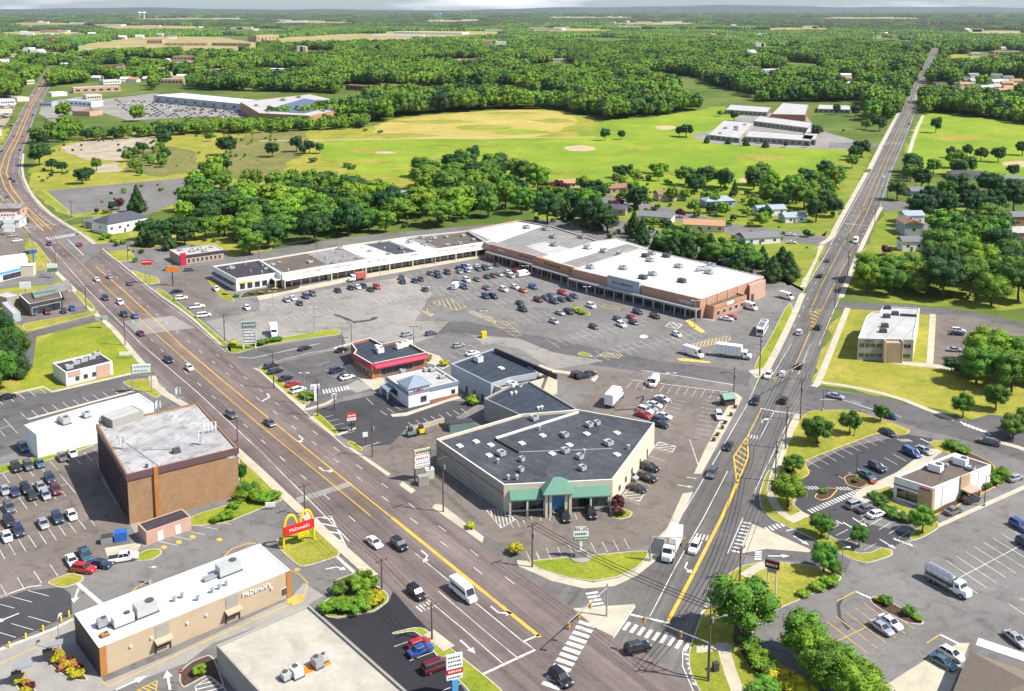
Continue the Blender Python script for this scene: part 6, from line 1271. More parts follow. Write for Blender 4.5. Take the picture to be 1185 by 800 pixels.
for (ts, fl, n, wh_) in (((.14, .3), 0, 9, 'far along the side road heading away'), ((.7, .86), 1, 9, 'far along the side road driving nearer')):
    for k in range(n):
        Ln = [V2(p) for p in lane(PB, 1 - ts[k % 2] if False else ts[k % 2], 1, 8)]; T = sum((Ln[i + 1] - Ln[i]).length for i in range(len(Ln) - 1)); s = T * (k + r.uniform(.1, .9)) / n; p = along(Ln, s); q = along(Ln, min(T, s + 5)); d = q - p
        px_ = to_px(p.x, p.y); car(px_[0], px_[1], math.atan2(d.y, d.x) + (math.pi if fl else 0), r.choice(('sedan', 'suv', 'pickup')), r.choice(('white', 'black', 'grey', 'silver', 'red')), wh_, 'cars on the far road')
# strip shop car park
hS = heading(322, 367, 331, 375)
cars('286,357,hw 332,348,ss 339,346,sw 347,352,hn 354,344,un 362,341,ug', hS, 'in the front bays before the strip shops', 'cars before the strip shops')
cars('391,337,sk 406,334,sk 414,333,sw 421,332,hk', hS, 'in the row before the strip shops', 'cars before the strip shops'); cars('429,336,sk 436,333,ur', hS, 'at the end of the strip shop row', 'cars before the strip shops')
cars('465,323,un 466,327,uk 480,326,hn 487,324,hm 498,317,sg 506,316,sg 507,320,un 518,316,um 531,311,sk 537,309,hb 543,310,hw 532,315,ss 541,314,hs 552,309,sw 554,312,sg 561,311,un 566,310,ss 575,307,hn', heading(478, 320, 484, 325), 'in the upper row of the big car park', 'cars in the upper car park row')
cars('492,336,hk 528,327,sb 537,333,un 540,325,uw 552,324,sg 564,321,sk 571,320,hm 578,318,ss 562,344,un 563,334,sg', heading(520, 330, 528, 335), 'in the second row of the big car park', 'cars in the second car park row')
cars('588,316,sw 591,320,ss 597,314,sr 583,336,uw 596,333,hw 605,337,so 617,333,ub 571,344,un 610,309,sw 632,315,ur', heading(580, 320, 590, 324), 'in the middle bays of the big car park', 'cars in the middle bays')
cars('602,352,hk 605,359,uk 623,348,um 631,346,hn 638,343,sg 641,350,un 650,348,hk 651,340,ur 659,347,hk 664,344,hn 648,363,ss 658,362,uk 641,373,hs', heading(620, 345, 632, 350), 'in the busy row below the salmon brick shops', 'cars in the busy row')
cars('687,379,hk 715,370,hg 719,377,uw 731,368,sr 733,374,hk 738,362,un 758,367,uk 684,355,uw 783,388,hw', heading(700, 365, 714, 372), 'in the bays before the large store', 'cars before the large store')
cars('841,370,sw 846,368,sr', heading(835, 369, 850, 371), 'beside the small orange-banded shop', 'cars beside the end shop')
cars('471,388,hs 499,387,hg', heading(460, 391, 482, 386), 'driving along the drive between the car parks', 'cars on the inner drive')
cars('353,404,sk 396,406,sk', heading(340, 408, 365, 401), 'on the entrance drive beside the red-banded restaurant', 'cars on the inner drive')
cars('314,425,uk 319,431,uk 331,439,sk 339,446,sr 345,453,uw', heading(305, 428, 325, 422), 'in the kerb row of the red-banded restaurant', 'cars beside the footway'); cars('390,430,un 400,436,sk 402,438,sw', heading(385, 432, 405, 426), 'at the door of the red-banded restaurant', 'cars at the restaurant')
cars('531,401,hs 547,410,sw', heading(520, 404, 542, 399), 'beside the middle shop block', 'cars at the shop block')
cars('669,435,uk 675,437,uk 683,434,hk', heading(660, 437, 680, 433), 'by the kerb behind the shop cluster', 'cars behind the shop cluster')
cars('752,443,hw', heading(760, 437, 750, 450), 'by the long white kerb line', 'x')
h_c = heading(764, 484, 790, 492)
cars('766,463,sw 761,467,hk 757,470,sw 752,474,ss 747,477,uw 744,482,sr 768,483,sw 764,493,sk 763,488,hn', h_c, 'in the middle block of the corner car park', 'cars in the corner car park')
cars('752,543,uk 749,555,uk 737,567,sk', h_c, 'by the cream side wall of the corner shops', 'cars by the cream wall'); cars('729,553,hs', h_c, 'tight against the cream side wall', 'cars by the cream wall')
cars('654,600,uk 684,596,uk', heading(650, 590, 655, 603), 'before the green-awned shop front', 'cars at the shop front')
cars('832,483,uw', heading(830, 478, 833, 490), 'at the kerb of the corner car park', None)
# right side car parks
h_r = heading(985, 560, 1000, 569)
cars('1027,502,sk', h_r, 'alone in the upper row of the right car park', None); cars('1055,526,mb 1069,523,ss 1015,543,un 1003,552,st', h_r, 'in the row beside the drive-through restaurant', 'cars by the drive-through')
h_r2 = heading(984, 583, 998, 579)
cars('990,586,us 1002,591,sg 1014,597,sw', h_r2, 'in the lower row by the striped walkway', 'cars by the striped walkway')
cars('1124,580,uk 1103,593,sg 1174,555,ss', heading(1100, 594, 1128, 583), 'in the drive-through lane', 'cars in the drive-through lane')
cars('1147,514,hg', heading(1160, 516, 1125, 508), 'on the access road, nearer the restaurant', g2)
h_p = heading(1110, 655, 1128, 668)
cars('1180,611,ub 1188,633,un', h_p, 'in the open lorry park', 'cars in the open lorry park'); cars('1175,742,ss 1205,755,ug', h_p, 'at the bottom right corner', None)
cars('1020,729,ss 1030,723,sw', heading(1010, 722, 1030, 735), 'in the yellow-lined bays', 'cars in yellow bays'); cars('1091,769,st 1101,760,hw', heading(1080, 763, 1100, 774), 'beside the taupe hipped roof', 'cars beside the taupe roof')
cars('1109,384,uw 1107,387,sk 1105,406,ss', heading(1095, 386, 1115, 387), 'behind the two-storey office block', 'cars behind the office block')
# left
h_l = heading(5, 620, 12, 635)
cars('6,569,ss 17,571,sn 30,568,uk 37,575,sk 47,565,ss 53,575,hs 58,556,un 65,569,um 11,590,ug', h_l, 'in the double row behind the brick office', 'cars behind the brick office')
cars('19,543,uk 33,541,ug 46,538,st 72,531,hg 84,526,sw', h_l, 'along the grass strip by the white warehouse', 'cars along the grass strip')
cars('8,623,sw 22,617,un 50,608,ss 67,602,un 83,598,sw 11,606,uk', h_l, 'in the lower row behind the brick office', 'cars in the lower office row')
cars('83,651,sw 99,645,pt', h_l, 'near the small grass island', 'cars near the grass island'); car(97, 661, heading(85, 659, 112, 662), 'suv', 'red', 'near the small grass island', None); car(117, 655, heading(105, 652, 132, 657), 'sedan', 'navy', 'behind the red one near the grass island', None); car(143, 648, heading(125, 651, 160, 645), 'pickup', 'white', 'by the planted kerb island', None)
car(9, 461, heading(0, 463, 18, 459), 'sedan', 'black', 'in the upper left car park', None); car(27, 520, heading(20, 512, 34, 530), 'suv', 'teal', 'in the shadow of the white warehouse', None)
car(487, 755, heading(472, 762, 505, 748), 'sedan', 'blue', 'in the fresh black car park', None); car(485, 748, heading(472, 753, 500, 742), 'hatchback', 'red', 'behind the blue one in the fresh black car park', None); car(505, 774, heading(490, 780, 525, 767), 'minivan', 'maroon', 'beside the tall blue-footed sign', None)
cars('55,362,um 74,361,hk 84,358,hb 57,348,hk 39,363,st', heading(52, 356, 58, 368), 'on the garage forecourt', 'cars on the garage forecourt'); cars('15,273,ss 20,279,sw 33,293,hk 3,300,st', heading(0, 277, 30, 272), 'by the left shops near the far junction', 'cars near the far junction')
cars('205,338,sk 210,346,uw', heading(195, 339, 215, 337), 'in the bays by the footway', 'cars by the footway'); cars('228,356,pw 236,366,mw', heading(215, 357, 240, 354), 'in the bays by the footway', 'cars by the footway'); cars('250,335,sw', heading(242, 330, 256, 342), 'beside the black-roofed end shop', None); cars('196,312,st 219,313,hg', heading(190, 312, 205, 311), 'behind the orange sign', 'cars behind the orange sign')
cars('915,272,sw 916,281,sw', heading(905, 272, 925, 273), 'parked on a drive by the pine belt', 'cars on a house drive'); cars('827,248,uw', heading(820, 250, 834, 246), 'parked before the pale blue house', None)
# vans and lorries
def van(x, y, hd, label, col='sign_white', L=6.2, Hh=2.6, name='van', glassband=False):
    p = at(x, y); root = empty(name, (0, 0, 0)); b = MB(); hw = 1.02
    loft(b, [sec(X, hw * f, .35, zt - .35, zt, .86) for X, f, zt in ((-L / 2, .97, Hh - .05), (-L / 2 + .1, 1, Hh), (L / 2 - 2.1, 1, Hh), (L / 2 - 1.5, 1, Hh - .15), (L / 2 - .75, .97, 1.35), (L / 2 - .1, .93, 1.1), (L / 2, .85, .8))]); b.build('body', col, root)
    g = MB(); A = [(L / 2 - .78, -hw * .8, 1.4), (L / 2 - .78, hw * .8, 1.4), (L / 2 - 1.45, hw * .78, Hh - .28), (L / 2 - 1.45, -hw * .78, Hh - .28)]; g.face([(x_ + .06, y_, z_ + .04) for x_, y_, z_ in A])
    for s in (-1, 1): g.box((L / 2 - 1.75, s * (hw * .965), 1.75), (.9, .12, .6))
    if glassband:
        for s in (-1, 1): g.box((-.5, s * (hw * .965), 1.8), (L * .62, .12, .65))
        g.box((-L / 2, 0, 1.8), (.12, 1.5, .6))
    g.build('windows', 'car_glass', root); wheels(root, L, 2.04, L * .33, -L * .3, .37)
    for s in (-1, 1):
        m = MB(); m.box((L / 2 - .06, s * .75, .95), (.12, .3, .2)); m.build('headlight', 'lamp_clear', root)
        m = MB(); m.box((-L / 2, s * .85, 1.2), (.1, .18, .5)); m.build('tail_light', 'lamp_red', root)
    root.location = (p.x, p.y, .09); root.rotation_euler.z = hd; tag(root, label, 'van'); return root
van(536, 690, HD['a'], 'white passenger minibus with side windows in the main road turning lane', glassband=True, L=7., Hh=2.7)
van(757, 446, heading(765, 436, 755, 452), 'white panel van parked by the long white kerb line', L=5.8); van(527, 334, heading(520, 340, 534, 328), 'pale blue box van between rows in the big car park', 'sign_white', 5.6, 2.7)
van(802, 412, heading(790, 408, 815, 416), 'long white panel van on the yellow kerb line', L=7.2, Hh=2.9); van(868, 358, heading(860, 356, 876, 361), 'white van beside the salmon annex wall', L=5.8); van(866, 346, heading(860, 344, 872, 350), 'white van in the group of three behind the large store', L=5.4); van(873, 343, heading(867, 341, 879, 347), 'middle white van of three behind the large store', L=5.4); van(879, 341, heading(873, 339, 885, 345), 'rear white van of three behind the large store', L=5.4)
van(910, 346, heading(900, 344, 918, 349), 'white van at the back gate by the side road', L=5.8); van(990, 281, HD['b'], 'white van heading down the side road by the hatched lane', L=5.6); van(606, 320, heading(598, 321, 614, 318), 'white long van by the lamp in the upper car park', L=5.8)
def lorry(x, y, hd, label, boxL=7., boxH=2.8, cab='sign_white', box='sign_white', name='box_truck', gap=.4, z=.1, long=False, Wd=2.5, cat='lorry'):
    p = at(x, y); root = empty(name, (0, 0, 0)); T = boxL + 2.6 + gap; x0 = -T / 2
    b = MB(); b.box((x0 + boxL / 2, 0, 1.05 + boxH / 2), (boxL, Wd, boxH)); bx = b.build('cargo_box', box, root)
    m = MB()
    for k in range(int(boxL / 1.2)):
        for s in (-1, 1): m.box((x0 + .6 + k * 1.2, s * (Wd / 2 + .02), 1.05 + boxH / 2), (.06, .06, boxH * .96))
    m.build('ribs', 'metal_grey', bx)
    m = MB(); m.box((x0 + boxL / 2, 0, .85), (boxL, 1.1, .35)); m.build('chassis', 'metal_dark', root)
    c = MB(); cx = x0 + boxL + gap; loft(c, [sec(X, 1.15 * f, .5, zt - .3, zt, .85) for X, f, zt in ((cx, 1, 2.75), (cx + 1.3, 1, 2.75), (cx + 1.65, .97, 1.75), (cx + 2.5, .86, 1.55), (cx + 2.6, .8, 1.2))]); c.build('cab', cab, root)
    g = MB(); g.face([(cx + 1.72, -.92, 1.85), (cx + 1.72, .92, 1.85), (cx + 1.42, .85, 2.6), (cx + 1.42, -.85, 2.6)]); [g.box((cx + .85, s * 1.12, 2.05), (.8, .12, .65)) for s in (-1, 1)]; g.build('windows', 'car_glass', root)
    wheels(root, T, Wd, x0 + boxL + gap + 1.7, x0 + 1.2, .48, (x0 + 2.3,) if long else ())
    if long: wheels(root, T, Wd, x0 + boxL - .4, x0 + boxL - 1.5, .48)
    for s in (-1, 1):
        m = MB(); m.box((cx + 2.55, s * .75, 1.0), (.12, .3, .25)); m.build('headlight', 'lamp_clear', root)
    root.location = (p.x, p.y, z); root.rotation_euler.z = hd; tag(root, label, cat); return root
lorry(777, 640, heading(790, 612, 770, 652), 'white box lorry with long bonnet waiting at the junction stop line', 6.2, 2.9)
lorry(711, 466, heading(702, 476, 722, 454), 'white box lorry standing alone in the brown car park', 7.2, 3.0)
lorry(849, 414, heading(830, 412, 868, 417), 'long pale blue box lorry parked near the side road entrance', 8., 3.1, long=True)
lorry(317, 388, heading(316, 378, 319, 394), 'short pale blue box lorry beside the hedge and tall green sign', 4.2, 2.4, box='sign_white')
lorry(413, 325, heading(424, 324, 402, 328), 'red and white box lorry before the strip shops', 4.4, 2.2, box='faded_red', name='box_truck')
def bus(x, y, hd, label, L=10.5):
    p = at(x, y); root = empty('bus', (0, 0, 0)); b = MB(); loft(b, [sec(X, 1.27 * f, .35, zt - .3, zt, .9) for X, f, zt in ((-L / 2, .96, 3.1), (-L / 2 + .1, 1, 3.15), (L / 2 - .3, 1, 3.15), (L / 2, .95, 2.9))]); b.build('body', 'sign_white', root)
    for s in (-1, 1):
        g = MB(); g.box((0, s * 1.235, 1.95), (L * .9, .1, .9)); g.build('side_windows', 'car_glass', root)
    g = MB(); g.box((L / 2, 0, 1.9), (.1, 2.1, 1.2)); g.build('windscreen', 'car_glass', root)
    for k in range(5):
        m = MB(); m.box((-L / 2 + 1.4 + k * 1.8, .0, 3.2), (1.2, 1.9, .12)); m.build('roof_hatch', 'hvac_dark' if k % 2 == 0 or k == 3 else 'metal_grey', root)
    wheels(root, L, 2.5, L * .3, -L * .28, .48); root.location = (p.x, p.y, .1); root.rotation_euler.z = hd; tag(root, label, 'bus')
bus(882, 385, heading(889, 372, 876, 396), 'white single-deck bus parked beside the green verge')
def tanker(x, y, hd):
    p = at(x, y); root = empty('tanker', (0, 0, 0)); T = 9.2; x0 = -T / 2; b = MB()
    for i, (xa, xb, ra, rb) in enumerate(((x0, x0 + .35, .75, 1.12), (x0 + .35, x0 + 5.9, 1.12, 1.12), (x0 + 5.9, x0 + 6.2, 1.12, .8))): b.cyl((xa, 0, 2.15), (xb, 0, 2.15), ra, rb, 20, caps=i != 1)
    t = b.build('tank', 'steel', root, smooth=False)
    m = MB()
    for k in range(5): m.cyl((x0 + .6 + k * 1.25, 0, 2.15), (x0 + .68 + k * 1.25, 0, 2.15), 1.15, None, 20)
    m.box((x0 + 3.1, 0, 3.27), (4.6, .5, .06)); m.build('bands', 'metal_grey', t)
    m = MB(); m.box((x0 + 3.5, 0, .95), (7, 1., .35)); m.box((x0 + 2.9, 1.15, 1.15), (5, .35, .5)); m.box((x0 + 2.9, -1.15, 1.15), (5, .35, .5)); m.build('chassis', 'metal_grey', root)
    cx = x0 + 6.5; c = MB(); loft(c, [sec(X, 1.15 * f, .5, zt - .3, zt, .85) for X, f, zt in ((cx, 1, 2.7), (cx + 1.2, 1, 2.7), (cx + 1.55, .97, 1.8), (cx + 2.6, .84, 1.6), (cx + 2.7, .78, 1.2))]); c.build('cab', 'sign_white', root)
    g = MB(); g.face([(cx + 1.62, -.92, 1.9), (cx + 1.62, .92, 1.9), (cx + 1.32, .85, 2.55), (cx + 1.32, -.85, 2.55)]); [g.box((cx + .75, s * 1.12, 2.05), (.75, .12, .6)) for s in (-1, 1)]; g.build('windows', 'car_glass', root)
    wheels(root, T, 2.5, cx + 1.7, x0 + 1.3, .5, (x0 + 2.5,))
    for s in (-1, 1):
        m = MB(); m.box((cx + 2.65, s * .75, 1.05), (.12, .3, .25)); m.build('headlight', 'lamp_clear', root)
    root.location = (p.x, p.y, .1); root.rotation_euler.z = hd; tag(root, 'shiny steel tank lorry with white cab crossing the open car park', 'tanker')
tanker(1096, 681, heading(1080, 671, 1115, 690))
# far superstore car park, too small for parts
r = random.Random(3)
for row in range(9):
    for k in range(13):
        if r.random() < .86: continue
        fx = 176 + k * 9.5 + row * 4 + r.uniform(-1, 1); fy = 120 + row * 1.9 + k * .35
        if fy > 136 or fx > 330 or fx < 150: continue
        car(fx, fy, r.uniform(-.1, .1) + 1.3, r.choice(('sedan', 'suv', 'hatchback')), r.choice(('white', 'black', 'grey', 'silver', 'navy', 'red')), 'in the distant superstore car park', 'cars at the distant superstore', 0)
for (x0, x1, y0, y1, n, wh_) in ((0, 14, 122, 148, 14, 'at the far left roadside lots'), (50, 100, 116, 138, 10, 'in the small lots right of the road bend'), (1065, 1125, 103, 113, 8, 'in the far lots right of the side road'), (830, 925, 160, 167, 6, 'in the school car park')):
    for k in range(n): car(r.uniform(x0, x1), r.uniform(y0, y1), r.uniform(-.1, .1), r.choice(('sedan', 'suv')), r.choice(('white', 'black', 'grey', 'silver', 'red')), wh_, 'distant parked cars', 0)

m = MB(); r = random.Random(8)
for row in range(10):
    for k in range(30):
        if r.random() < .3: continue
        p = at(128 + k * 6.6 + row * 3, 116 + row * 1.95 + k * .33)
        if to_px(p.x, p.y)[1] > 138 or to_px(p.x, p.y)[0] > 318: continue
        m.k = r.randrange(5); L = r.uniform(4.2, 4.8); m.box((p.x, p.y, .65), (1.8, L, .8), 0); m.box((p.x, p.y - .2, 1.25), (1.6, L * .55, .5), 0, 5, .8)
o = m.build('parked_cars', ['paint_white_car', 'paint_black_car', 'paint_grey_car', 'paint_silver_car', 'paint_navy_car', 'car_glass'], origin=(0, 0, .08)); o['kind'] = 'stuff'; o['label'] = 'rows of tiny parked cars filling the distant superstore car park'
# ---------------------------------------------------------------- signs, poles, lamps, small things
def top_of(x, yb, yt):
    b = at(x, yb)
    z = 0
    while to_px(b.x, b.y, z)[1] > yt: z += .1
    return z
POLES = []
def utility_pole(x, yb, yt, label, arms=1, ang=None, lamp=False, grp='wooden utility poles'):
    p = at(x, yb); h = top_of(x, yb, yt); root = empty('utility_pole', (p.x, p.y, 0)); tag(root, label, 'utility pole', grp)
    m = MB(); m.cyl((p.x, p.y, 0), (p.x, p.y, h), .19, .12, 8); m.build('post', 'wood_pole', root); a = HD['a'] + math.pi / 2 if ang is None else ang
    for k in range(arms):
        m = MB(); m.box((p.x, p.y, h - .6 - k * 1.3), (2.6, .14, .16), a)
        for s in (-1.1, -.4, .4, 1.1): m.cyl((p.x + math.cos(a) * s, p.y + math.sin(a) * s, h - .5 - k * 1.3), (p.x + math.cos(a) * s, p.y + math.sin(a) * s, h - .25 - k * 1.3), .05)
        m.build('crossarm', 'wood_pole', root)
    if h > 8:
        m = MB(); m.cyl((p.x + .35, p.y, h - 3.2), (p.x + .35, p.y, h - 2.3), .22); m.build('transformer', 'metal_grey', root)
    if lamp:
        m = MB(); m.cyl((p.x, p.y, h - 2.8), (p.x + math.cos(a) * 2.4, p.y + math.sin(a) * 2.4, h - 2.3), .05); m.box((p.x + math.cos(a) * 2.6, p.y + math.sin(a) * 2.6, h - 2.3), (.7, .3, .15), a); m.build('lamp_arm', 'metal_grey', root)
    POLES.append((p.x, p.y, h)); return len(POLES) - 1
def wires(i, j, n=3, sag=.9, dz=0):
    a, b = POLES[i], POLES[j]; d = Vector((b[0] - a[0], b[1] - a[1])).normalized(); nn = Vector((-d.y, d.x)); m = MB()
    for k in range(n):
        off = (k - (n - 1) / 2) * .9; prev = None
        for t in range(9):
            f = t / 8; q = Vector((a[0] + (b[0] - a[0]) * f + nn.x * off, a[1] + (b[1] - a[1]) * f + nn.y * off, a[2] + (b[2] - a[2]) * f - .4 - dz * (k == n - 1) - sag * 4 * f * (1 - f)))
            if prev is not None: m.cyl(prev, q, .042 if 'side' not in WIRE[:5] else .06, None, 3, caps=False)
            prev = q
    o = m.build('overhead_wires', 'ink', origin=(a[0], a[1], 0)); tag(o, 'thin dark overhead wires along the %s' % WIRE, 'wires', 'overhead wires'); return o
WIRE = 'main road'
pa = [utility_pole(*t) for t in ((65, 311, 282, 'wooden pole at the verge below the far junction'), (100, 358, 330, 'wooden pole by the garage forecourt'), (145, 400, 367, 'wooden pole beside the bright lawn'), (275, 512, 486, 'wooden pole behind the brick office roof corner'), (353, 596, 560, 'wooden pole by the left footway near the yellow sign'), (442, 683, 646, 'wooden pole at the shrub bed'), (500, 741, 697, 'wooden pole beside the fresh black car park'))]
WIRE = 'left side of the main road'
for i in range(len(pa) - 1): wires(pa[i], pa[i + 1])
pb = [utility_pole(*t) for t in ((83, 253, 232, 'wooden pole beside the old dark car park'), (148, 302, 279, 'wooden pole by the red restaurant entrance'), (260, 395, 363, 'tilted wooden pole beside the tall green-topped sign'), (317, 450, 408, 'dark wooden pole on the restaurant verge'), (368, 482, 440, 'wooden pole with crossarm beside the restaurant island'), (431, 529, 484, 'tall wooden pole on the brown plot'), (513, 593, 527, 'tall wooden pole beside the corner shop building'), (616, 657, 605, 'dark wooden pole at the corner grass verge'))]
WIRE = 'right side of the main road'
for i in range(len(pb) - 1): wires(pb[i], pb[i + 1])
pc = [utility_pole(*t) for t in ((820, 789, 700, 'tall grey pole with braces at the junction corner', 2, .2, True), (856, 673, 632, 'dark pole at the kerb by the round roadside tree'), (897, 558, 510, 'wooden pole beside the sidewalk planter'), (909, 520, 470, 'wooden pole behind the right road footway'), (926, 487, 440, 'wooden pole at the access road mouth'), (966, 357, 325, 'wooden pole beside the two-storey office lawn'), (981, 320, 290, 'wooden pole before the roadside tree group'), (1012, 262, 240, 'wooden pole by the pale blue house drive'), (1027, 230, 210, 'far wooden pole along the side road'))]
WIRE = 'side road'
for i in range(len(pc) - 1): wires(pc[i], pc[i + 1], 4)
wires(pb[-1], pc[0], 3); WIRE = 'strip shops'
pd = [utility_pole(*t) for t in ((367, 291, 275, 'wooden pole behind the strip shops'), (300, 300, 283, 'wooden pole behind the black-roofed end shop'), (879, 435, 385, 'dark pole at the side road verge corner'), (849, 459, 425, 'short dark pole by the corner flower tubs'))]
wires(pd[0], pd[1], 3); wires(pd[2], pc[4], 3)
def lamp(x, yb, yt, label, head=2, base='concrete', ang=0.0, mat='metal_grey', grp='car park lamps'):
    p = at(x, yb); h = top_of(x, yb, yt); root = empty('car_park_lamp', (p.x, p.y, 0)); tag(root, label, 'lamp post', grp)
    m = MB(); m.cyl((p.x, p.y, .5), (p.x, p.y, h), .11, .07, 8); m.build('post', mat, root); m = MB(); m.cyl((p.x, p.y, 0), (p.x, p.y, .75), .32, .3, 10); m.build('base', base, root)
    for k in range(head):
        a = ang + k * math.pi; m = MB(); m.cyl((p.x, p.y, h - .05), (p.x + math.cos(a) * .8, p.y + math.sin(a) * .8, h + .02), .05); m.box((p.x + math.cos(a) * 1.05, p.y + math.sin(a) * 1.05, h), (.75, .42, .16), a); m.build('lamp_head', 'lamp_clear' if mat != 'metal_dark' else 'metal_dark', root)
for t in ((316, 356, 337, 'grey twin lamp in the strip shop bays'), (364, 386, 356, 'white twin lamp at the green verge tip'), (440, 327, 303, 'slim lamp before the strip shop canopy'), (494, 360, 332, 'lamp on a yellow kerbed base in the car park crossing'), (608, 337, 308, 'lamp beside the orange car in the upper bays'), (560, 391, 360, 'lamp with yellow box base beside the inner drive'), (679, 362, 332, 'lamp on the planted island before the large store'), (804, 380, 348, 'lamp by the small orange-banded shop'), (776, 466, 432, 'tall white lamp in the corner car park')):
    lamp(*t, base='sign_yellow' if 'yellow' in t[3] else 'concrete')
for t in ((1002, 681, 651, 'x'),)[:0]: lamp(*t)
lamp(974, 666, 634, 'white pole lamp at the grassed corner by the small tree', 1); lamp(991, 553, 524, 'dark lamp in the right car park planter', 1, mat='metal_dark'); lamp(989, 505, 476, 'dark lamp on the upper right verge', 1, mat='metal_dark'); lamp(952, 476, 452, 'dark lamp at the access road bend', 1, mat='metal_dark')
lamp(1139, 586, 551, 'dark lamp in the drive-through kerb', 1, mat='metal_dark'); lamp(959, 625, 590, 'dark lamp on the lower right verge', 1, mat='metal_dark'); lamp(69, 752, 716, 'pale lamp beside the restaurant flower bed', 1, ang=1.6); lamp(173, 676, 657, 'pale lamp behind the long white restaurant roof', 1); lamp(883, 652, 618, 'x', 1)if False else None
lamp(407, 404, 374, 'thin dark lamp behind the red-banded restaurant', 2, mat='metal_dark'); lamp(479, 400, 378, 'thin dark lamp right of the red-banded restaurant', 2, mat='metal_dark'); lamp(397, 409, 391, 'twin dark lamp left of the red-banded restaurant', 2, mat='metal_dark'); lamp(353, 468, 432, 'grey twin lamp at the restaurant sign island', 2); lamp(342, 432, 400, 'x', 2) if False else None
lamp(866, 717, 690, 'x') if False else None
# signal poles
def signal_head(parent, x, y, z, a):
    m = MB(); m.box((x, y, z), (.35, .35, 1.1), a); o = m.build('signal_head', 'signal_yellow', parent)
    for k, mt in enumerate(('lamp_red', 'sign_yellow', 'sign_green')):
        q = MB(); q.cyl((x + math.cos(a) * .17, y + math.sin(a) * .17, z + .35 - k * .35), (x + math.cos(a) * .22, y + math.sin(a) * .22, z + .35 - k * .35), .12, None, 8); q.build('lens', mt, o)
def signal(x, yb, yt, arm, label, heads, mat='metal_grey', armz=None):
    p = at(x, yb); h = top_of(x, yb, yt); root = empty('traffic_signal', (p.x, p.y, 0)); tag(root, label, 'traffic signal', 'traffic signals')
    m = MB(); m.cyl((p.x, p.y, 0), (p.x, p.y, h), .2, .14, 10); m.build('pole', mat, root); z = h - .8 if armz is None else armz
    e = at(arm[0], arm[1], z); d = (Vector((e.x, e.y, z)) - Vector((p.x, p.y, z))); m = MB(); m.cyl((p.x, p.y, z), (e.x, e.y, z + .3), .14, .08, 8); m.build('mast_arm', mat, root)
    a = math.atan2(d.y, d.x) + 1.57
    for f in heads: q = Vector((p.x, p.y, z)) + d * f; signal_head(root, q.x, q.y, z - .35, a)
signal(702, 714, 676, (658, 722), 'traffic signal on the triangular island reaching over the main road', (.45, .75, 1.)); signal(819, 786, 745, (745, 716), 'long-armed traffic signal at the near right junction corner', (.42, 1.,), armz=6.5)
signal(752, 650, 618, (793, 624), 'traffic signal at the corner verge reaching over the side road', (.5, .98)); signal(933, 440, 415, (895, 440), 'traffic signal north of the access road', (.6, 1)); signal(865, 480, 455, (903, 462), 'x', (.6,)) if False else None
signal(38, 292, 268, (65, 296), 'traffic signal at the far junction by the left shops', (.6, 1)); signal(98, 268, 246, (60, 262), 'traffic signal at the far junction beside the old car park', (.6, 1))
def sign_panel(root, name, c, w, h, a, mat, th=.3, txt=None, tm='ink', rows=0, seed=1):
    m = MB(); m.box(c, (w, th, h), a); o = m.build(name, mat, root)
    nx, ny = math.sin(a), -math.cos(a)
    if txt: text3('lettering', txt, (c[0] + nx * (th / 2 + .03), c[1] + ny * (th / 2 + .03), c[2]), a, h * .62 if len(txt) < 9 else w / len(txt) * 1.45, tm, o if False else root, .02)
    if rows:
        r = random.Random(seed); q = MB()
        for k in range(rows):
            zz = c[2] + h / 2 - h * (k + .5) / rows; u = -w * .4
            while u < w * .36:
                l = w * r.uniform(.05, .13); q.box((c[0] + math.cos(a) * (u + l / 2) + nx * (th / 2 + .01), c[1] + math.sin(a) * (u + l / 2) + ny * (th / 2 + .01), zz), (l, .03, h / rows * .32), a); u += l + w * .05
        q.build('lettering', tm, o)
    return o
def sign(x, yb, label, legs, panels, a=0., name='pole_sign', lm='metal_grey', lw=.3, cat='sign'):
    p = at(x, yb); root = empty(name, (p.x, p.y, 0)); tag(root, label, cat)
    zt = max(z + h / 2 for (z, w, h, *_) in panels)
    for l in legs:
        m = MB(); zl = min(z - h / 2 for (z, w, h, *_) in panels) if lw > .8 else zt - .2; m.box((p.x + math.cos(a) * l, p.y + math.sin(a) * l, zl / 2), (lw, lw, zl), a); m.build('leg', lm, root)
    for (z, w, h, mat, *rest) in panels: sign_panel(root, 'panel', (p.x, p.y, z), w, h, a, mat, *rest)
    return root
# yellow double-arch sign
p = at(346, 630); AN = .62; root = empty('arch_sign', (p.x, p.y, 0)); tag(root, 'tall yellow double-arch sign with red name board on the dry lawn', 'sign'); HA = 7.0
for s in (-1, 1):
    m = MB(); cx = s * 1.75; prev = None
    for k in range(17):
        t = math.pi * k / 16; u = cx - math.cos(t) * 1.6; z = HA * (math.sin(t) ** .55) * (1 if True else 0)
        if k in (0, 16): z = 0 if (k == 0 and s == -1) or (k == 16 and s == 1) else 3.2
        q = Vector((p.x + math.cos(AN) * u, p.y + math.sin(AN) * u, max(z, 0)))
        if prev is not None: m.cyl(prev, q, .27, .27, 6)
        prev = q
    m.build('arch', 'sign_yellow', root)
sign_panel(root, 'name_board', (p.x + math.sin(AN) * .35, p.y - math.cos(AN) * .35, 3.9), 6.6, 1.9, AN, 'sign_red', .4, "McDonald's", 'lettering_white'); sign_panel(root, 'lower_board', (p.x + math.sin(AN) * .35 + .8, p.y - math.cos(AN) * .35 + .4, 2.1), 2.4, 1.0, AN, 'sign_yellow', .3, None, 'ink', 2, 5)
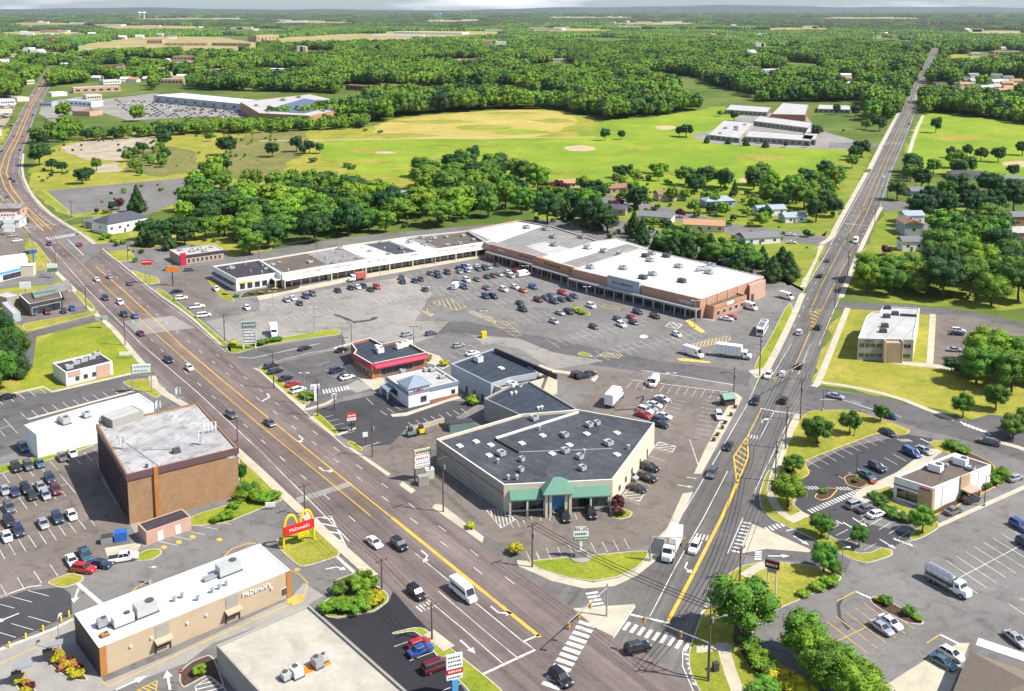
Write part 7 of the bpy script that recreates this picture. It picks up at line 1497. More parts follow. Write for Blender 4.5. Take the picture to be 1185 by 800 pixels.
sign(672, 645, 'pylon sign with pale green gabled top on white post, corner verge', (0,), [(5.2, 3.1, 1.2, 'sign_white', .6, None, 'ink', 1, 3), (4.2, 3.1, .8, 'green_metal', .65, None, 'lettering_white', 1, 4), (5.95, 3.2, .25, 'metal_grey', .5), (6.3, 2.2, .5, 'hvac', .4)], .1, lm='sign_white', lw=.5)
p = at(672, 646); m = MB(); m.cyl((p.x, p.y, .1), (p.x, p.y, .35), 2.2, None, 16); m.box((p.x, p.y, 1.), (2.4, 1., 1.3), .1); o = m.build('stone_plinth', 'concrete_grey', origin=(p.x, p.y, 0)); tag(o, 'pale stone plinth at the foot of the corner pylon sign', 'plinth')
sign(289, 404, 'tall white pylon sign with mint green top beside the hedge', (-1.9, 1.9), [(8.2, 5., 2.4, 'hvac', .5), (8.2, 4.2, 1.6, 'green_metal', .56, None, 'lettering_white', 1, 2), (4.3, 4.4, 5., 'sign_white', .4, None, 'ink', 5, 7)], .15, lm='sign_white', lw=.4)
sign(489, 556, 'three-panel white board sign standing over grey cabinets', (-1.9, 1.9), [(7.2, 4., 1.4, 'cream_wall', .3, None, 'ink', 1, 11), (5.6, 4., 1.4, 'sign_white', .3, None, 'sign_red', 1, 12), (4.0, 4., 1.4, 'sign_white', .3, None, 'ink', 2, 13)], .45, lm='metal_dark')
sign(407, 500, 'small red and white pole sign at the dark car park', (0,), [(4.6, 2.4, 1.1, 'sign_red', .4, None, 'lettering_white', 1, 2), (3.6, 2.4, .8, 'sign_white', .35, None, 'sign_red', 1, 8), (2., 1.8, .7, 'dark_wall', .3)], .4, lm='metal_dark')
sign(365, 464, 'white post sign on the planted restaurant island', (0,), [(4.2, 2.6, 1.2, 'sign_white', .4, None, 'sign_red', 1, 2)], .3, lm='sign_white', lw=.7); sign(387, 475, 'small square white sign on dark pole by the yellow kerb', (0,), [(4.2, 1.4, 1.2, 'sign_white', .3, None, 'ink', 2, 5)], .2, lm='metal_dark'); sign(423, 516, 'small white notice on the brown plot kerb', (0,), [(3.0, 1.3, 1.2, 'sign_white', .15)], .2, lm='metal_dark', lw=.12)
sign(526, 806, 'tall white sign with red band on blue foot, bottom edge', (0,), [(5.3, 2.7, 4.2, 'sign_white', .5, None, 'ink', 6, 17), (4.6, 2.72, .9, 'sign_red', .56, None, 'lettering_white', 1, 6)], .35, lm='light_blue', lw=1.0)
sign(892, 697, 'dark red board sign on two white posts at the right corner verge', (-.8, .8), [(7.6, 2.6, 1.5, 'paint_maroon_car', .5, None, 'lettering_white', 1, 6), (6.3, 1.6, .6, 'metal_grey', .3)], -.5, lm='sign_white', lw=.22)
sign(171, 328, 'red double-oval sign on tall grey legs by the main road', (-.8, .8), [(9.0, 4.6, 1.2, 'sign_red', .5, None, 'lettering_white', 1, 6), (8.0, 3.6, .7, 'sign_red', .4)], .2, lw=.3); sign(200, 331, 'bright orange oval sign on dark post by the main road', (0,), [(6.6, 4.8, 1.4, 'sign_orange', .5), (7.6, 3.6, .6, 'sign_orange', .45)], .2, lm='metal_dark', lw=.4)
sign(11, 272, 'white stacked panel sign left of the far junction', (-2, 2), [(10, 8, 2.2, 'sign_white', .5, None, 'sign_red', 1, 6), (6.8, 5, 1.8, 'sign_white', .4), (4.6, 5, 1.8, 'sign_white', .4), (2.4, 5, 1.8, 'sign_white', .4)], .1); sign(39, 304, 'small blue sign beside the blue-trimmed shop', (0,), [(5, 3, 1.6, 'sign_blue', .5)], .2, lm='sign_blue', lw=.5)
sign(61, 322, 'white and green square sign at the garage corner', (-1, 1), [(5.2, 4, 1.6, 'sign_white', .4), (3.4, 4, 1.4, 'green_metal', .4)], .1); sign(118, 380, 'pale blue sign at the mouth of the lawn driveway', (0,), [(3.6, 4, 1.4, 'blue_grey_wall', .4)], .2, lw=.4); sign(145, 415, 'low white board at the lawn edge', (-1, 1), [(1.6, 3.4, 1.2, 'sign_white', .2)], .1, lw=.15)
sign(165, 455, 'white framed board on two tall posts near the lawn', (-2.6, 2.6), [(7.4, 5., 2.4, 'sign_white', .4, None, 'sign_green', 2, 4)], .15, lw=.25); sign(313, 590, 'small white board behind the brick office verge', (-.6, .6), [(1.2, 2.2, 1., 'sign_white', .2)], .1, lw=.12) ; sign(30, 345, 'pale green square board behind the garage', (0,), [(5, 4, 2.6, 'sign_white', .4)], .1)
def gantry(x, yb, label):
    p = at(x, yb); root = empty('clearance_gantry', (p.x, p.y, 0)); tag(root, label, 'gantry', 'drive-through menu boards'); m = MB(); m.box((p.x, p.y, 1.6), (.35, .35, 3.2), .3); m.build('post', 'metal_dark', root); m = MB(); m.box((p.x + .9, p.y + .3, 3.2), (3., 1.5, .2), .35); m.build('shelter_roof', 'metal_grey', root); m = MB(); m.box((p.x, p.y - .1, 1.7), (1.5, .3, 1.4), .3); m.build('menu_board', 'dark_wall', root)
gantry(56, 766, 'menu shelter beside the restaurant flower bed'); gantry(20, 792, 'menu shelter at the lower left picture corner')
# stop sign, bins, cabinets, dumpsters
p = at(210, 792); root = empty('stop_sign', (p.x, p.y, 0)); tag(root, 'red octagonal stop sign by the flat gravel roof', 'stop sign'); m = MB(); m.cyl((p.x, p.y, 0), (p.x, p.y, 2.6), .05); m.build('post', 'metal_grey', root); m = MB(); m.cyl((p.x, p.y - .08, 2.4), (p.x, p.y - .12, 2.4), .42, None, 8); m.build('plate', 'sign_red', root); text3('lettering', 'STOP', (p.x, p.y - .14, 2.4), 0, .32, 'lettering_white', root, .01)
def bin_(x, y, w, d, h, mat, label, a=.3, name='dumpster', lid='dark_wall'):
    p = at(x, y); root = empty(name, (p.x, p.y, 0)); tag(root, label, name.replace('_', ' ')); m = MB(); m.box((p.x, p.y, h / 2), (w, d, h), a); m.build('body', mat, root); m = MB(); m.box((p.x, p.y, h + .05), (w * 1.04, d * 1.04, .12), a); m.build('lid', lid, root)
bin_(140, 625, 2.4, 1.8, 1.9, 'blue_bin', 'bright blue dumpster beside the brick office corner', lid='blue_bin'); bin_(124, 628, 2.2, 1.6, 1.5, 'metal_grey', 'grey dumpster left of the bright blue one', lid='metal_dark'); bin_(533, 497, 6.2, 2.4, 2.2, 'dumpster_green', 'long grey-green skip on the brown plot'); bin_(522, 493, 3, 2.4, 2, 'dumpster_green', 'shorter grey-green skip behind the long one'); bin_(490, 561, 2.4, 1.6, 2.2, 'grey_wall', 'grey utility cabinet under the three-panel sign', name='utility_cabinet', lid='metal_grey'); bin_(497, 553, 2., 1.6, 2.2, 'cream_wall', 'cream utility cabinet beside the corner shops', name='utility_cabinet', lid='trim_white')
bin_(828, 777, 1., .8, 1.5, 'metal_dark', 'dark signal cabinet on the dry corner verge', name='signal_cabinet'); bin_(560, 391, 1.6, 1.6, 2., 'sign_yellow', 'yellow box at the foot of a lamp by the inner drive', name='meter_box', lid='sign_yellow')
def digger(x, y, a, label):
    p = at(x, y); root = empty('digger', (p.x, p.y, 0)); tag(root, label, 'digger'); m = MB(); m.box((p.x, p.y, 1.1), (2.4, 1.3, .9), a); m.build('body', 'sign_yellow' if 'yellow' in label else 'dumpster_green', root); m = MB(); m.box((p.x - math.cos(a) * .2, p.y - math.sin(a) * .2, 2.), (1.1, 1.1, 1.), a); m.build('cab', 'dark_wall', root)
    m = MB(); e = Vector((p.x + math.cos(a) * 2, p.y + math.sin(a) * 2, .5)); m.cyl((p.x + math.cos(a) * .8, p.y + math.sin(a) * .8, 1.3), e, .12); m.box((e.x, e.y, .4), (.7, 1.6, .5), a); m.build('bucket', 'metal_dark', root)
    for s in (-.7, .7):
        for t in (-.75, .75):
            q = MB(); cx, cy = p.x + math.cos(a) * t - math.sin(a) * s, p.y + math.sin(a) * t + math.cos(a) * s; q.cyl((cx, cy, .4), (cx - math.sin(a) * .3 * (1 if s > 0 else -1), cy + math.cos(a) * .3 * (1 if s > 0 else -1), .4), .42, None, 10); q.build('wheel', 'tyre', root)
digger(476, 505, .5, 'small green skid digger on the brown plot'); digger(487, 502, 2., 'small yellow skid digger on the brown plot')
# timber trench wall at the plot
p0, p1 = V2(at(478, 500)), V2(at(514, 489)); m = MB(); d = p1 - p0; m.box((*((p0 + p1) / 2), .7), (d.length, .3, 1.4), math.atan2(d.y, d.x)); o = m.build('retaining_wall', 'concrete', origin=(*((p0 + p1) / 2), 0)); tag(o, 'pale low retaining wall at the edge of the brown plot', 'wall')
# fence beside the corner shop
p0, p1 = V2(at(503, 558)), V2(at(560, 608)); d = p1 - p0; a = math.atan2(d.y, d.x); root = empty('fence', (*((p0 + p1) / 2), 0)); tag(root, 'grey post fence along the west wall of the corner shops', 'fence')
m = MB(); m.box((*((p0 + p1) / 2), 1.1), (d.length, .04, 1.6), a)
for k in range(8): q = p0.lerp(p1, k / 7); b_ = MB(); b_.cyl((*q, 0), (*q, 2.2), .07); b_.build('post', 'metal_grey', root)
m = MB(); [m.box((*((p0 + p1) / 2), z), (d.length, .05, .06), a) for z in (.5, 1.2, 2.)]; m.build('rails', 'metal_grey', root)
# bollards beside the restaurant lane
for x, y in ((80, 714), (71, 720), (50, 731), (30, 740), (11, 750)):
    p = at(x, y); m = MB(); m.cyl((p.x, p.y, 0), (p.x, p.y, 1.1), .16, None, 10); m.cyl((p.x, p.y, 1.1), (p.x, p.y, 1.25), .16, .05, 10); o = m.build('bollard', 'sign_yellow', origin=(p.x, p.y, 0)); tag(o, 'yellow bollard along the lane left of the white roof', 'bollard', 'yellow bollards')
for x, y in ((851, 473), (846, 482), (839, 491), (830, 505), (826, 511), (836, 497)):
    p = at(x, y); m = MB(); m.cyl((p.x, p.y, .14), (p.x, p.y, .6), .4, .5, 10); o = empty('flower_tub', (p.x, p.y, .14)); tag(o, 'round dark tub with flowers on the side road footway', 'flower tub', 'flower tubs'); m.build('tub', 'wood_pole', o); TUBS = 1
    q = MB(); rr2 = random.Random(int(x))
    for _ in range(40): v = Vector((rr2.gauss(0, .28), rr2.gauss(0, .28), rr2.gauss(.85, .15))); q.box((p.x + v.x, p.y + v.y, v.z), (.16, .16, .1), rr2.random() * 3)
    q.build('flowers', 'leaf_purple' if int(x) % 2 else 'leaf_mid', o)
b0 = at(845, 470)
kio = house(842, 468, .3, 3.2, 2.6, 2.2, 'small green-roofed kiosk beside the side road footway', 'dark_wall', 'green_metal', 0, 1.2, name='kiosk', detail=False)
# ball field backstops
for x, y in ((706, 175), (628, 173), (748, 146)):
    p = at(x, y); m = MB(); [m.cyl((p.x + k * 3, p.y + abs(k) * 1.5, 0), (p.x + k * 3, p.y + abs(k) * 1.5, 5), .08) for k in (-1, 0, 1)]; [m.box((p.x, p.y, z), (7, .05, .08)) for z in (1, 2.5, 4.9)]; o = m.build('backstop', 'metal_grey', origin=(p.x, p.y, 0)); tag(o, 'grey wire backstop at a ball field', 'backstop', 'ball field backstops')
# pedestrian-size mailbox-like bins omitted; garden wall along the pines
# ---------------------------------------------------------------- trees
def crown_mesh(seed, leaves, size, kind='round', cores=True):
    r = random.Random(seed); b = MB(); clumps = []
    if kind == 'round':
        n = r.randint(15, 22)
        for i in range(n):
            t = i / n * 6.28 * 2.4 + r.uniform(-.4, .4); zz = -.75 + 1.6 * (i + .5) / n; rad = math.sqrt(max(0, 1 - (zz * .95) ** 2)) * r.uniform(.45, .78)
            clumps.append((Vector((math.cos(t) * rad, math.sin(t) * rad, zz * .72)), r.uniform(.3, .47)))
        clumps.append((Vector((0, 0, 0)), .6)); sc = Vector((.42, .42, .39)); zc = .60
    elif kind == 'cone':
        for i in range(26):
            z = (i + .5) / 26; t = i * 2.4; rad = (1 - z) * .78
            clumps.append((Vector((math.cos(t) * rad, math.sin(t) * rad, -1 + 2 * z)), .16 + .3 * (1 - z)))
        for i in range(7): clumps.append((Vector((0, 0, -.9 + i * .28)), .5 * (1 - i / 7) + .12))
        sc = Vector((.3, .3, .44)); zc = .55
    elif kind == 'low':
        for i in range(12):
            t = i * 2.4; rad = r.uniform(.2, .7); clumps.append((Vector((math.cos(t) * rad, math.sin(t) * rad, r.uniform(-.3, .35))), r.uniform(.35, .5)))
        sc = Vector((.55, .55, .5)); zc = .5
    tot = sum(c[1] ** 2 for c in clumps)
    for c, cr in clumps:
        if cores:
            vs = []; nu, nv = 7, 5
            vs.append(c + Vector((0, 0, -cr * .8)))
            for j in range(1, nv):
                for i in range(nu):
                    th = math.pi * j / nv; ph = 2 * math.pi * i / nu; q = r.uniform(.62, .9) * cr
                    vs.append(c + Vector((math.sin(th) * math.cos(ph), math.sin(th) * math.sin(ph), -math.cos(th))) * q)
            vs.append(c + Vector((0, 0, cr * .8))); fs = [(0, 1 + (i + 1) % nu, 1 + i) for i in range(nu)]
            for j in range(nv - 2):
                for i in range(nu): a = 1 + j * nu + i; d = 1 + j * nu + (i + 1) % nu; fs += [(a, d, d + nu), (a, d + nu, a + nu)]
            L = len(vs) - 1; fs += [(L, 1 + (nv - 2) * nu + i, 1 + (nv - 2) * nu + (i + 1) % nu) for i in range(nu)]
            b.mesh([(v.x * sc.x, v.y * sc.y, v.z * sc.z + zc) for v in vs], fs)
        k = int(leaves * cr * cr / tot)
        for _ in range(k):
            d = Vector((r.gauss(0, 1), r.gauss(0, 1), r.gauss(.15, 1))).normalized(); p = c + d * cr * r.uniform(.72, 1.12)
            nrm = (d + Vector((r.gauss(0, .45), r.gauss(0, .45), r.gauss(.25, .4)))).normalized(); u = nrm.orthogonal().normalized(); v = nrm.cross(u); a = r.uniform(0, 6.28)
            u, v = u * math.cos(a) + v * math.sin(a), v * math.cos(a) - u * math.sin(a); s = size * r.uniform(.6, 1.3)
            P0 = Vector((p.x * sc.x, p.y * sc.y, p.z * sc.z + zc))
            b.face([P0 - u * s, P0 + v * s * .6, P0 + u * s, P0 - v * s * .6])
    return b
def trunk_mesh(seed, h=.5, rad=.022, limbs=5):
    r = random.Random(seed); b = MB(); p = Vector((0, 0, 0)); prev_r = rad * 1.4
    for i in range(3):
        q = p + Vector((r.uniform(-.012, .012), r.uniform(-.012, .012), h / 3)); b.cyl(p, q, prev_r, prev_r * .78, 7); p = q; prev_r *= .78
    for k in range(limbs):
        t = k * 2.4 + r.uniform(-.3, .3); s = Vector((0, 0, h * r.uniform(.55, .95))); e = s + Vector((math.cos(t) * .2, math.sin(t) * .2, r.uniform(.12, .26))); b.cyl(s, e, rad * .6, rad * .2, 5)
    return b
TREE_T = {}
KT = {'round': ('leaf_mid', 'round'), 'bright': ('leaf_bright', 'round'), 'dark': ('leaf_dark', 'round'), 'purple': ('leaf_purple', 'round'), 'pine': ('leaf_pine', 'cone'), 'bush': ('leaf_bright', 'low'), 'yellow': ('leaf_yellow', 'low'), 'darkbush': ('leaf_mid', 'low'), 'purplebush': ('leaf_purple', 'low'), 'orangebush': ('leaf_orange', 'low')}
def tree_template(kind, variant, lod):
    key = (kind, variant, lod)
    if key in TREE_T: return None
    mat, shape = KT[kind]; nm = {'cone': 'pine_tree', 'low': 'bush'}.get(shape, 'tree'); root = empty(nm, (0, 0, 0)); sd = variant * 31 + sum(map(ord, kind)); S = (3200, 1000, 420)[lod]; sz = (.021, .036, .055)[lod]
    if shape == 'low': S = S // 2; sz *= 1.6
    me = crown_mesh(sd, S, sz, shape).build('crown' if shape != 'low' else 'foliage', mat, root, origin=(0, 0, 0))
    trunk_mesh(sd, .5 if shape != 'low' else .3, limbs=5 if lod == 0 else 3).build('trunk' if shape != 'low' else 'stem', 'bark', root, origin=(0, 0, 0)); TREE_T[key] = root; return root
rt = random.Random(21); NTREE = 0
DESC = {'round': 'mid green rounded tree', 'bright': 'bright green leafy tree', 'dark': 'dark green broad tree', 'purple': 'purple-leaved tree', 'pine': 'dark green pine', 'bush': 'bright green bush', 'yellow': 'yellow-green bush', 'darkbush': 'green shrub', 'purplebush': 'maroon shrub', 'orangebush': 'orange-tinted shrub'}
def tree(x, y, h, w=1., kind='round', where='', group=None, z=0., desc=None):
    global NTREE
    p = at(x, y); lod = 0 if p.y < 420 and h > 3 else 1 if p.y < 800 else 2
    if h <= 3: lod = 1
    v = rt.randrange(3); r = tree_template(kind, v, lod)
    if r is None: r = copy_tree(TREE_T[(kind, v, lod)])
    r.location = (p.x, p.y, z); r.rotation_euler = (0, 0, rt.uniform(0, 6.28)); r.scale = (h * w * rt.uniform(.92, 1.08), h * w * rt.uniform(.92, 1.08), h)
    cat = 'pine tree' if kind == 'pine' else 'bush' if KT[kind][1] == 'low' else 'tree'
    tag(r, (desc or DESC[kind]) + ' ' + where, cat, group); NTREE += 1
    return r
def trees(txt, where, group=None, z=0., kind0='round', h0=10):
    for t in txt.split():
        f = t.split(','); x, y = float(f[0]), float(f[1]); h = float(f[2]) if len(f) > 2 else h0; k = f[3] if len(f) > 3 and f[3] else kind0; w = float(f[4]) if len(f) > 4 else 1.
        tree(x, y, h, w, k, where, group, z)
# near, one by one
tree(858, 737, 11.5, 1.25, 'round', 'on the junction corner verge', None, .15)
trees('912,587,7.5,bright,1.35 945,514,7.5,round,1.35 983,503,6.5,round,1.1 918,548,4.5,round,1.3 917,545,3.5,round,1.3', 'on the verge by the right car park', 'verge trees', .15)
trees('1019,488,5.2 1114,484,7.2 1152,475,8 1172,507,6.5,round,1.3 1184,500,6.5', 'by the curved access road', 'access road trees', .05)
trees('950,622,5.2,round,1.2 994,634,4.8,round,1.1 953,662,6,round,1.1 966,668,3.2,round,1.2 1067,618,6,bright,1.15', 'on the lower right kerb islands', 'island trees', .15)
trees('930,765,8.5,round,1.15 942,782,8.5,bright,1.1 955,800,9,round,1.2 975,812,9,round,1.2 990,822,9,bright,1.2', 'in the leafy clump left of the yellow-lined bays', 'clump beside the yellow-lined bays')
trees('872,760,2.6,darkbush,1.6 880,772,2.6,bush,1.8 892,783,2.6,darkbush,1.8 903,793,2.8,yellow,1.8 915,800,2.8,yellow,1.8 888,806,3,darkbush,1.8 866,748,2.2,darkbush,1.6 925,806,3,yellow,1.8 960,678,1.8,bush,2.2 945,683,1.6,bush,2.2 930,690,1.2,bush,2.2', 'in the verge hedge at the right corner', 'shrubs in the corner hedge', .15)
trees('377,709,2,bush,1.9 390,706,2.1,bush,1.9 401,706,2.1,bush,1.9 411,707,2.4,bush,1.8 424,704,2.6,bush,1.7 432,702,2.3,yellow,1.7 435,698,2.5,yellow,1.4 423,693,2,bush,1.8 393,688,2.4,darkbush,1.5 419,683,3.6,bush,1.5 428,681,2.6,bush,1.4 404,676,1.4,darkbush,1.5', 'in the shrub bed beside the main road', 'shrubs of the roadside bed', .15)
for i, (x, y, k) in enumerate([(61, 761, 'yellow'), (66, 758, 'orangebush'), (70, 762, 'yellow'), (64, 767, 'yellow'), (73, 768, 'orangebush'), (79, 766, 'purplebush'), (77, 773, 'yellow'), (83, 772, 'orangebush'), (82, 780, 'yellow'), (88, 779, 'yellow'), (91, 784, 'yellow'), (86, 786, 'yellow'), (94, 781, 'yellow'), (72, 776, 'orangebush'), (88, 773, 'orangebush'), (93, 777, 'purplebush'), (18, 786, 'yellow'), (24, 787, 'yellow'), (22, 792, 'yellow'), (30, 794, 'orangebush'), (36, 796, 'purplebush'), (30, 803, 'yellow')]):
    tree(x, y, 1.1, 1.5, k, 'in the flower bed before the long restaurant', 'flower bed shrubs', .15)
trees('231,781,1.7,bush,1.4', 'on the mulch island by the gravel roof', None, .15)
trees('286,572,3.2,darkbush,1.5 293,577,3,bush,1.5 300,580,2.6,bush,1.6 280,580,2.6,bush,1.6 270,590,2,bush,1.6 308,582,2.4,bush,1.6 278,560,5,dark,.8 263,601,2,bush,1.8 250,605,1.6,bush,1.8 318,578,2,bush,1.6', 'on the verge right of the brick office', 'shrubs right of the brick office', .15)
trees('598,642,2.4,yellow,1.4 594,640,2,yellow,1.3', 'on the kerb tip west of the pylon sign', None, .15); trees('544,612,1.6,yellow,1.3', 'at the pole by the corner shops'); trees('547,468,3,bush,1.4', 'behind the white pyramid-roofed restaurant'); trees('514,424,2.6,yellow,1.3 494,418,2.4,bush,1.6', 'between the two restaurants')
trees('714,592,3.6,purple,1.1 716,597,2,purplebush,1.3', 'at the cream corner of the shop building', None, .15); trees('353,460,2,bush,1.7 358,463,1.8,bush,1.6 363,461,1.8,bush,1.6', 'under the restaurant post sign', None, .15)
trees('300,400,2,darkbush,1.9 308,398,2,darkbush,1.8 316,396,1.8,darkbush,1.8 322,395,1.8,darkbush,1.8 270,400,1.8,yellow,1.6', 'in the hedge beside the tall green-topped sign', 'hedge shrubs', .15)
trees('668,362,1.4,bush,2 674,364,1.4,bush,2 665,359,1.4,yellow,2', 'on the planted lamp island', 'lamp island shrubs', .15)
trees('1032,600,1.6,darkbush,2 1040,601,1.6,darkbush,2 1050,604,1.6,darkbush,2 1026,593,1.8,darkbush,2 1020,585,1.8,darkbush,2 1012,578,1.6,darkbush,2 1060,600,1.4,bush,2 1158,556,3.4,bush,1.5 1152,560,2.4,bush,1.5 1140,565,1.6,darkbush,1.8 1130,573,1.3,orangebush,1.8 1118,580,1.3,darkbush,1.8 1105,520,2,darkbush,2 1100,518,2,bush,2 1113,524,2,bush,2 1010,560,1,orangebush,2 990,558,1,darkbush,2 953,571,1,darkbush,2 1028,575,1.3,bush,2', 'around the drive-through restaurant', 'shrubs around the drive-through', .12)
trees('1026,700,1.8,darkbush,1.4 1051,712,1.8,darkbush,1.4 1018,697,1,yellow,2 1062,718,.9,bush,2', 'on the mulch island of the yellow bays', 'island shrubs', .15)
trees('262,341,1.4,yellow,2 274,344,1.6,bush,1.8 292,341,1.3,darkbush,2 302,340,1.3,bush,2 318,336,1.3,yellow,2', 'before the black-roofed end shop', 'end shop shrubs', .1)
# left edge
trees('6,440,13,dark,.9 18,436,13,pine,1.2 12,420,12,round,1 -4,452,13,round,1.2 2,405,12,dark,1 -10,425,13,dark,1 22,418,10,round,.9', 'at the left edge above the car park', 'trees at the left edge')
trees('123,247,2.5,bush,2 112,248,3.5,dark,1 138,243,7,purple,.9 130,245,6,dark,1 159,246,15,pine,1.15', 'beside the dark-roofed white house', 'trees beside the white house'); trees('125,276,3,darkbush,1.6 118,278,2,darkbush,1.8 131,280,2,bush,1.8', 'in the front garden of the white house')
trees('165,285,9,pine,1.3 178,286,9,dark,1 190,282,12,dark,1.1 196,290,9,pine,1.3 205,279,13,dark,1.1 214,284,12,dark,1.1 225,278,12,dark,1.1 238,277,12,round,1.1 170,278,11,dark,1', 'in the dark clump above the red-finned restaurant', 'dark tree clump')
trees('46,192,17,dark,1.25 60,198,9,dark,1.2 72,200,8,dark,1.2 95,213,11,dark,1.2 103,209,9,dark,1 112,198,10,round,1 190,172,17,dark,.95 186,160,13,dark,.9 166,178,9,dark,1.1 160,182,7,round,1.3 172,186,5,darkbush,1.6 262,180,16,dark,1.2 243,164,8,round,1 248,215,15,bright,1.3 240,205,12,round,1.2 256,222,12,round,1.3 315,182,12,dark,1.2 343,176,13,dark,1.1 358,178,11,dark,1.1 370,178,9,round,1 350,180,8,dark,1 363,188,4,darkbush,1.6 402,194,4,darkbush,1.6 408,196,3.5,darkbush,1.6 423,152,3,darkbush,1.5 440,154,3,darkbush,2', 'standing in the dry field on the left', 'trees in the dry field')
trees('700,163,11,dark,.9 719,162,9,dark,.95 794,159,12,dark,1.35 786,158,9,dark,1 818,166,7,pine,1.4 843,167,6,pine,1.4 863,169,7,pine,1.4 886,171,7,pine,1.4 909,171,5,dark,1 933,171,5,dark,1 850,140,11,dark,1.1 833,135,7,round,1 945,160,12,dark,1.2 968,133,12,dark,1 990,135,12,dark,1.1 1018,152,14,dark,1.2 1010,146,12,dark,1.2 1002,150,10,round,1.2 997,182,14,dark,1.2 990,186,12,dark,1.1 986,195,10,round,1.1 976,153,3,dark,1', 'around the school and ball fields', 'trees around the playing field')
trees('1083,154,15,dark,.95 1119,183,11,dark,1 1135,187,11,dark,1.1 1155,188,12,dark,1.1 1183,180,12,dark,1.1 1100,183,9,dark,1 1172,205,9,dark,1.2', 'on the right-hand lawn beyond the side road', 'trees on the right lawn'); trees('1038,232,13,round,1.1', 'by the low blue-grey roadside house'); trees('1026,296,5,purple,1.2 1022,303,4,purple,1.2 1027,305,3,bush,1.5', 'on the lawn of the pale blue roadside house', None)
trees('628,222,9,purple,.8 637,223,7,purple,1 646,222,8,purple,1 655,224,7,purple,1', 'in the maroon row by the orange-roofed house', 'maroon trees'); trees('687,236,15,dark,1.2 738,243,14,dark,1.15 664,246,12,dark,1.3 712,244,6,purple,1.3 717,241,6,purple,1.2 850,225,9,pine,.8 790,252,4,purple,1.2 793,268,4,bush,1.5 786,252,5,purple,1', 'among the houses behind the shopping centre', 'garden trees')
# belts: scattered but every tree its own thing
WOOD = []
def belt(poly, n, hr, kinds, where, group, gap=.42, wr=(1., 1.3), stuff=False):
    xs = [p[0] for p in poly]; ys = [p[1] for p in poly]; placed = []; tries = 0
    W_ = [V2(at(*p)) for p in poly]; wx = [p.x for p in W_]; wy = [p.y for p in W_]
    while len(placed) < n and tries < 6000:
        tries += 1; X, Y = rt.uniform(min(wx), max(wx)), rt.uniform(min(wy), max(wy))
        if not inside(X, Y, W_): continue
        h = rt.uniform(*hr)
        if any((X - a) ** 2 + (Y - b) ** 2 < ((h + c) * gap * (1 - tries / 9000)) ** 2 for a, b, c in placed): continue
        placed.append((X, Y, h)); q = to_px(X, Y)
        if stuff: WOOD.append((X, Y, -1., h * 1.15)); continue
        tree(q[0], q[1], h, rt.uniform(*wr), rt.choice(kinds), where, group)
belt([(238, 252), (262, 243), (330, 234), (420, 228), (440, 240), (470, 240), (500, 238), (560, 225), (575, 250), (540, 258), (480, 266), (400, 276), (330, 288), (285, 296), (262, 285), (236, 268)], 62, (11, 18), ('bright', 'round', 'round', 'dark', 'bright'), 'in the belt behind the strip shops', 'trees behind the strip shops', .36, (1.15, 1.5))
belt([(300, 214), (350, 214), (395, 222), (392, 232), (330, 236), (262, 244), (212, 262), (215, 245), (262, 232)], 22, (9, 14), ('dark', 'round', 'dark'), 'in the rear row behind the strip shops', 'trees behind the strip shops', .38, (1.1, 1.5), True)
belt([(485, 205), (520, 198), (570, 200), (625, 210), (625, 225), (640, 240), (700, 250), (690, 268), (640, 262), (600, 250), (565, 245), (510, 232), (480, 225)], 38, (10, 18), ('round', 'dark', 'bright', 'round'), 'in the wooded gardens behind the shopping centre', 'trees in the wooded gardens')
belt([(520, 190), (548, 186), (560, 198), (520, 205)], 4, (12, 17), ('dark', 'round'), 'at the field edge above the wooded gardens', 'trees at the field edge')
belt([(655, 240), (700, 252), (760, 285), (740, 288), (700, 274), (655, 258)], 13, (9, 12), ('pine', 'dark', 'pine'), 'in the evergreen row behind the large store', 'evergreens behind the large store', .34, (1.1, 1.5))
belt([(755, 290), (790, 288), (915, 318), (918, 328), (895, 326), (780, 300)], 17, (9.5, 12), ('pine', 'round', 'pine'), 'in the right evergreen row behind the large store', 'evergreens behind the large store', .3, (1.2, 1.6))
belt([(715, 203), (745, 198), (778, 204), (782, 212), (750, 214), (718, 212)], 7, (7, 10), ('dark', 'bright'), 'in the row below the playing field', 'field edge row', .3)
belt([(790, 212), (835, 212), (845, 222), (800, 226)], 6, (11, 15), ('dark', 'round'), 'in the clump below the playing field', 'clump below the playing field', .32)
belt([(855, 228), (880, 212), (905, 218), (925, 212), (950, 208), (972, 212), (982, 220), (965, 262), (945, 262), (915, 250), (880, 240)], 22, (10, 16), ('dark', 'round', 'bright'), 'in the wood beside the side road', 'wood beside the side road', .34)
belt([(982, 340), (1000, 325), (1060, 322), (1075, 335), (1068, 344), (1000, 344)], 8, (10, 13), ('bright', 'round'), 'in the row above the two-storey office block', 'row above the office block', .34, (1.2, 1.5))
belt([(1075, 345), (1080, 310), (1110, 300), (1185, 300), (1185, 352), (1130, 355)], 18, (13, 18), ('round', 'dark', 'bright', 'round'), 'in the tall right-hand wood', 'tall right-hand wood', .34)
belt([(1098, 310), (1095, 275), (1130, 262), (1160, 270), (1155, 305)], 9, (14, 19), ('bright', 'bright', 'round'), 'in the clump beside the pale blue house', 'bright clump', .36, (1.1, 1.4))
belt([(1055, 255), (1075, 238), (1110, 225), (1185, 230), (1185, 255), (1150, 262), (1100, 260), (1075, 262)], 15, (12, 17), ('dark', 'dark', 'round'), 'in the dark wood above the right-hand houses', 'dark wood on the right', .36)
belt([(1040, 205), (1055, 190), (1090, 190), (1125, 200), (1120, 206), (1085, 208), (1075, 220), (1045, 222)], 10, (11, 15), ('dark', 'dark', 'round'), 'along the right lawn below the side road', 'trees below the right lawn', .36)
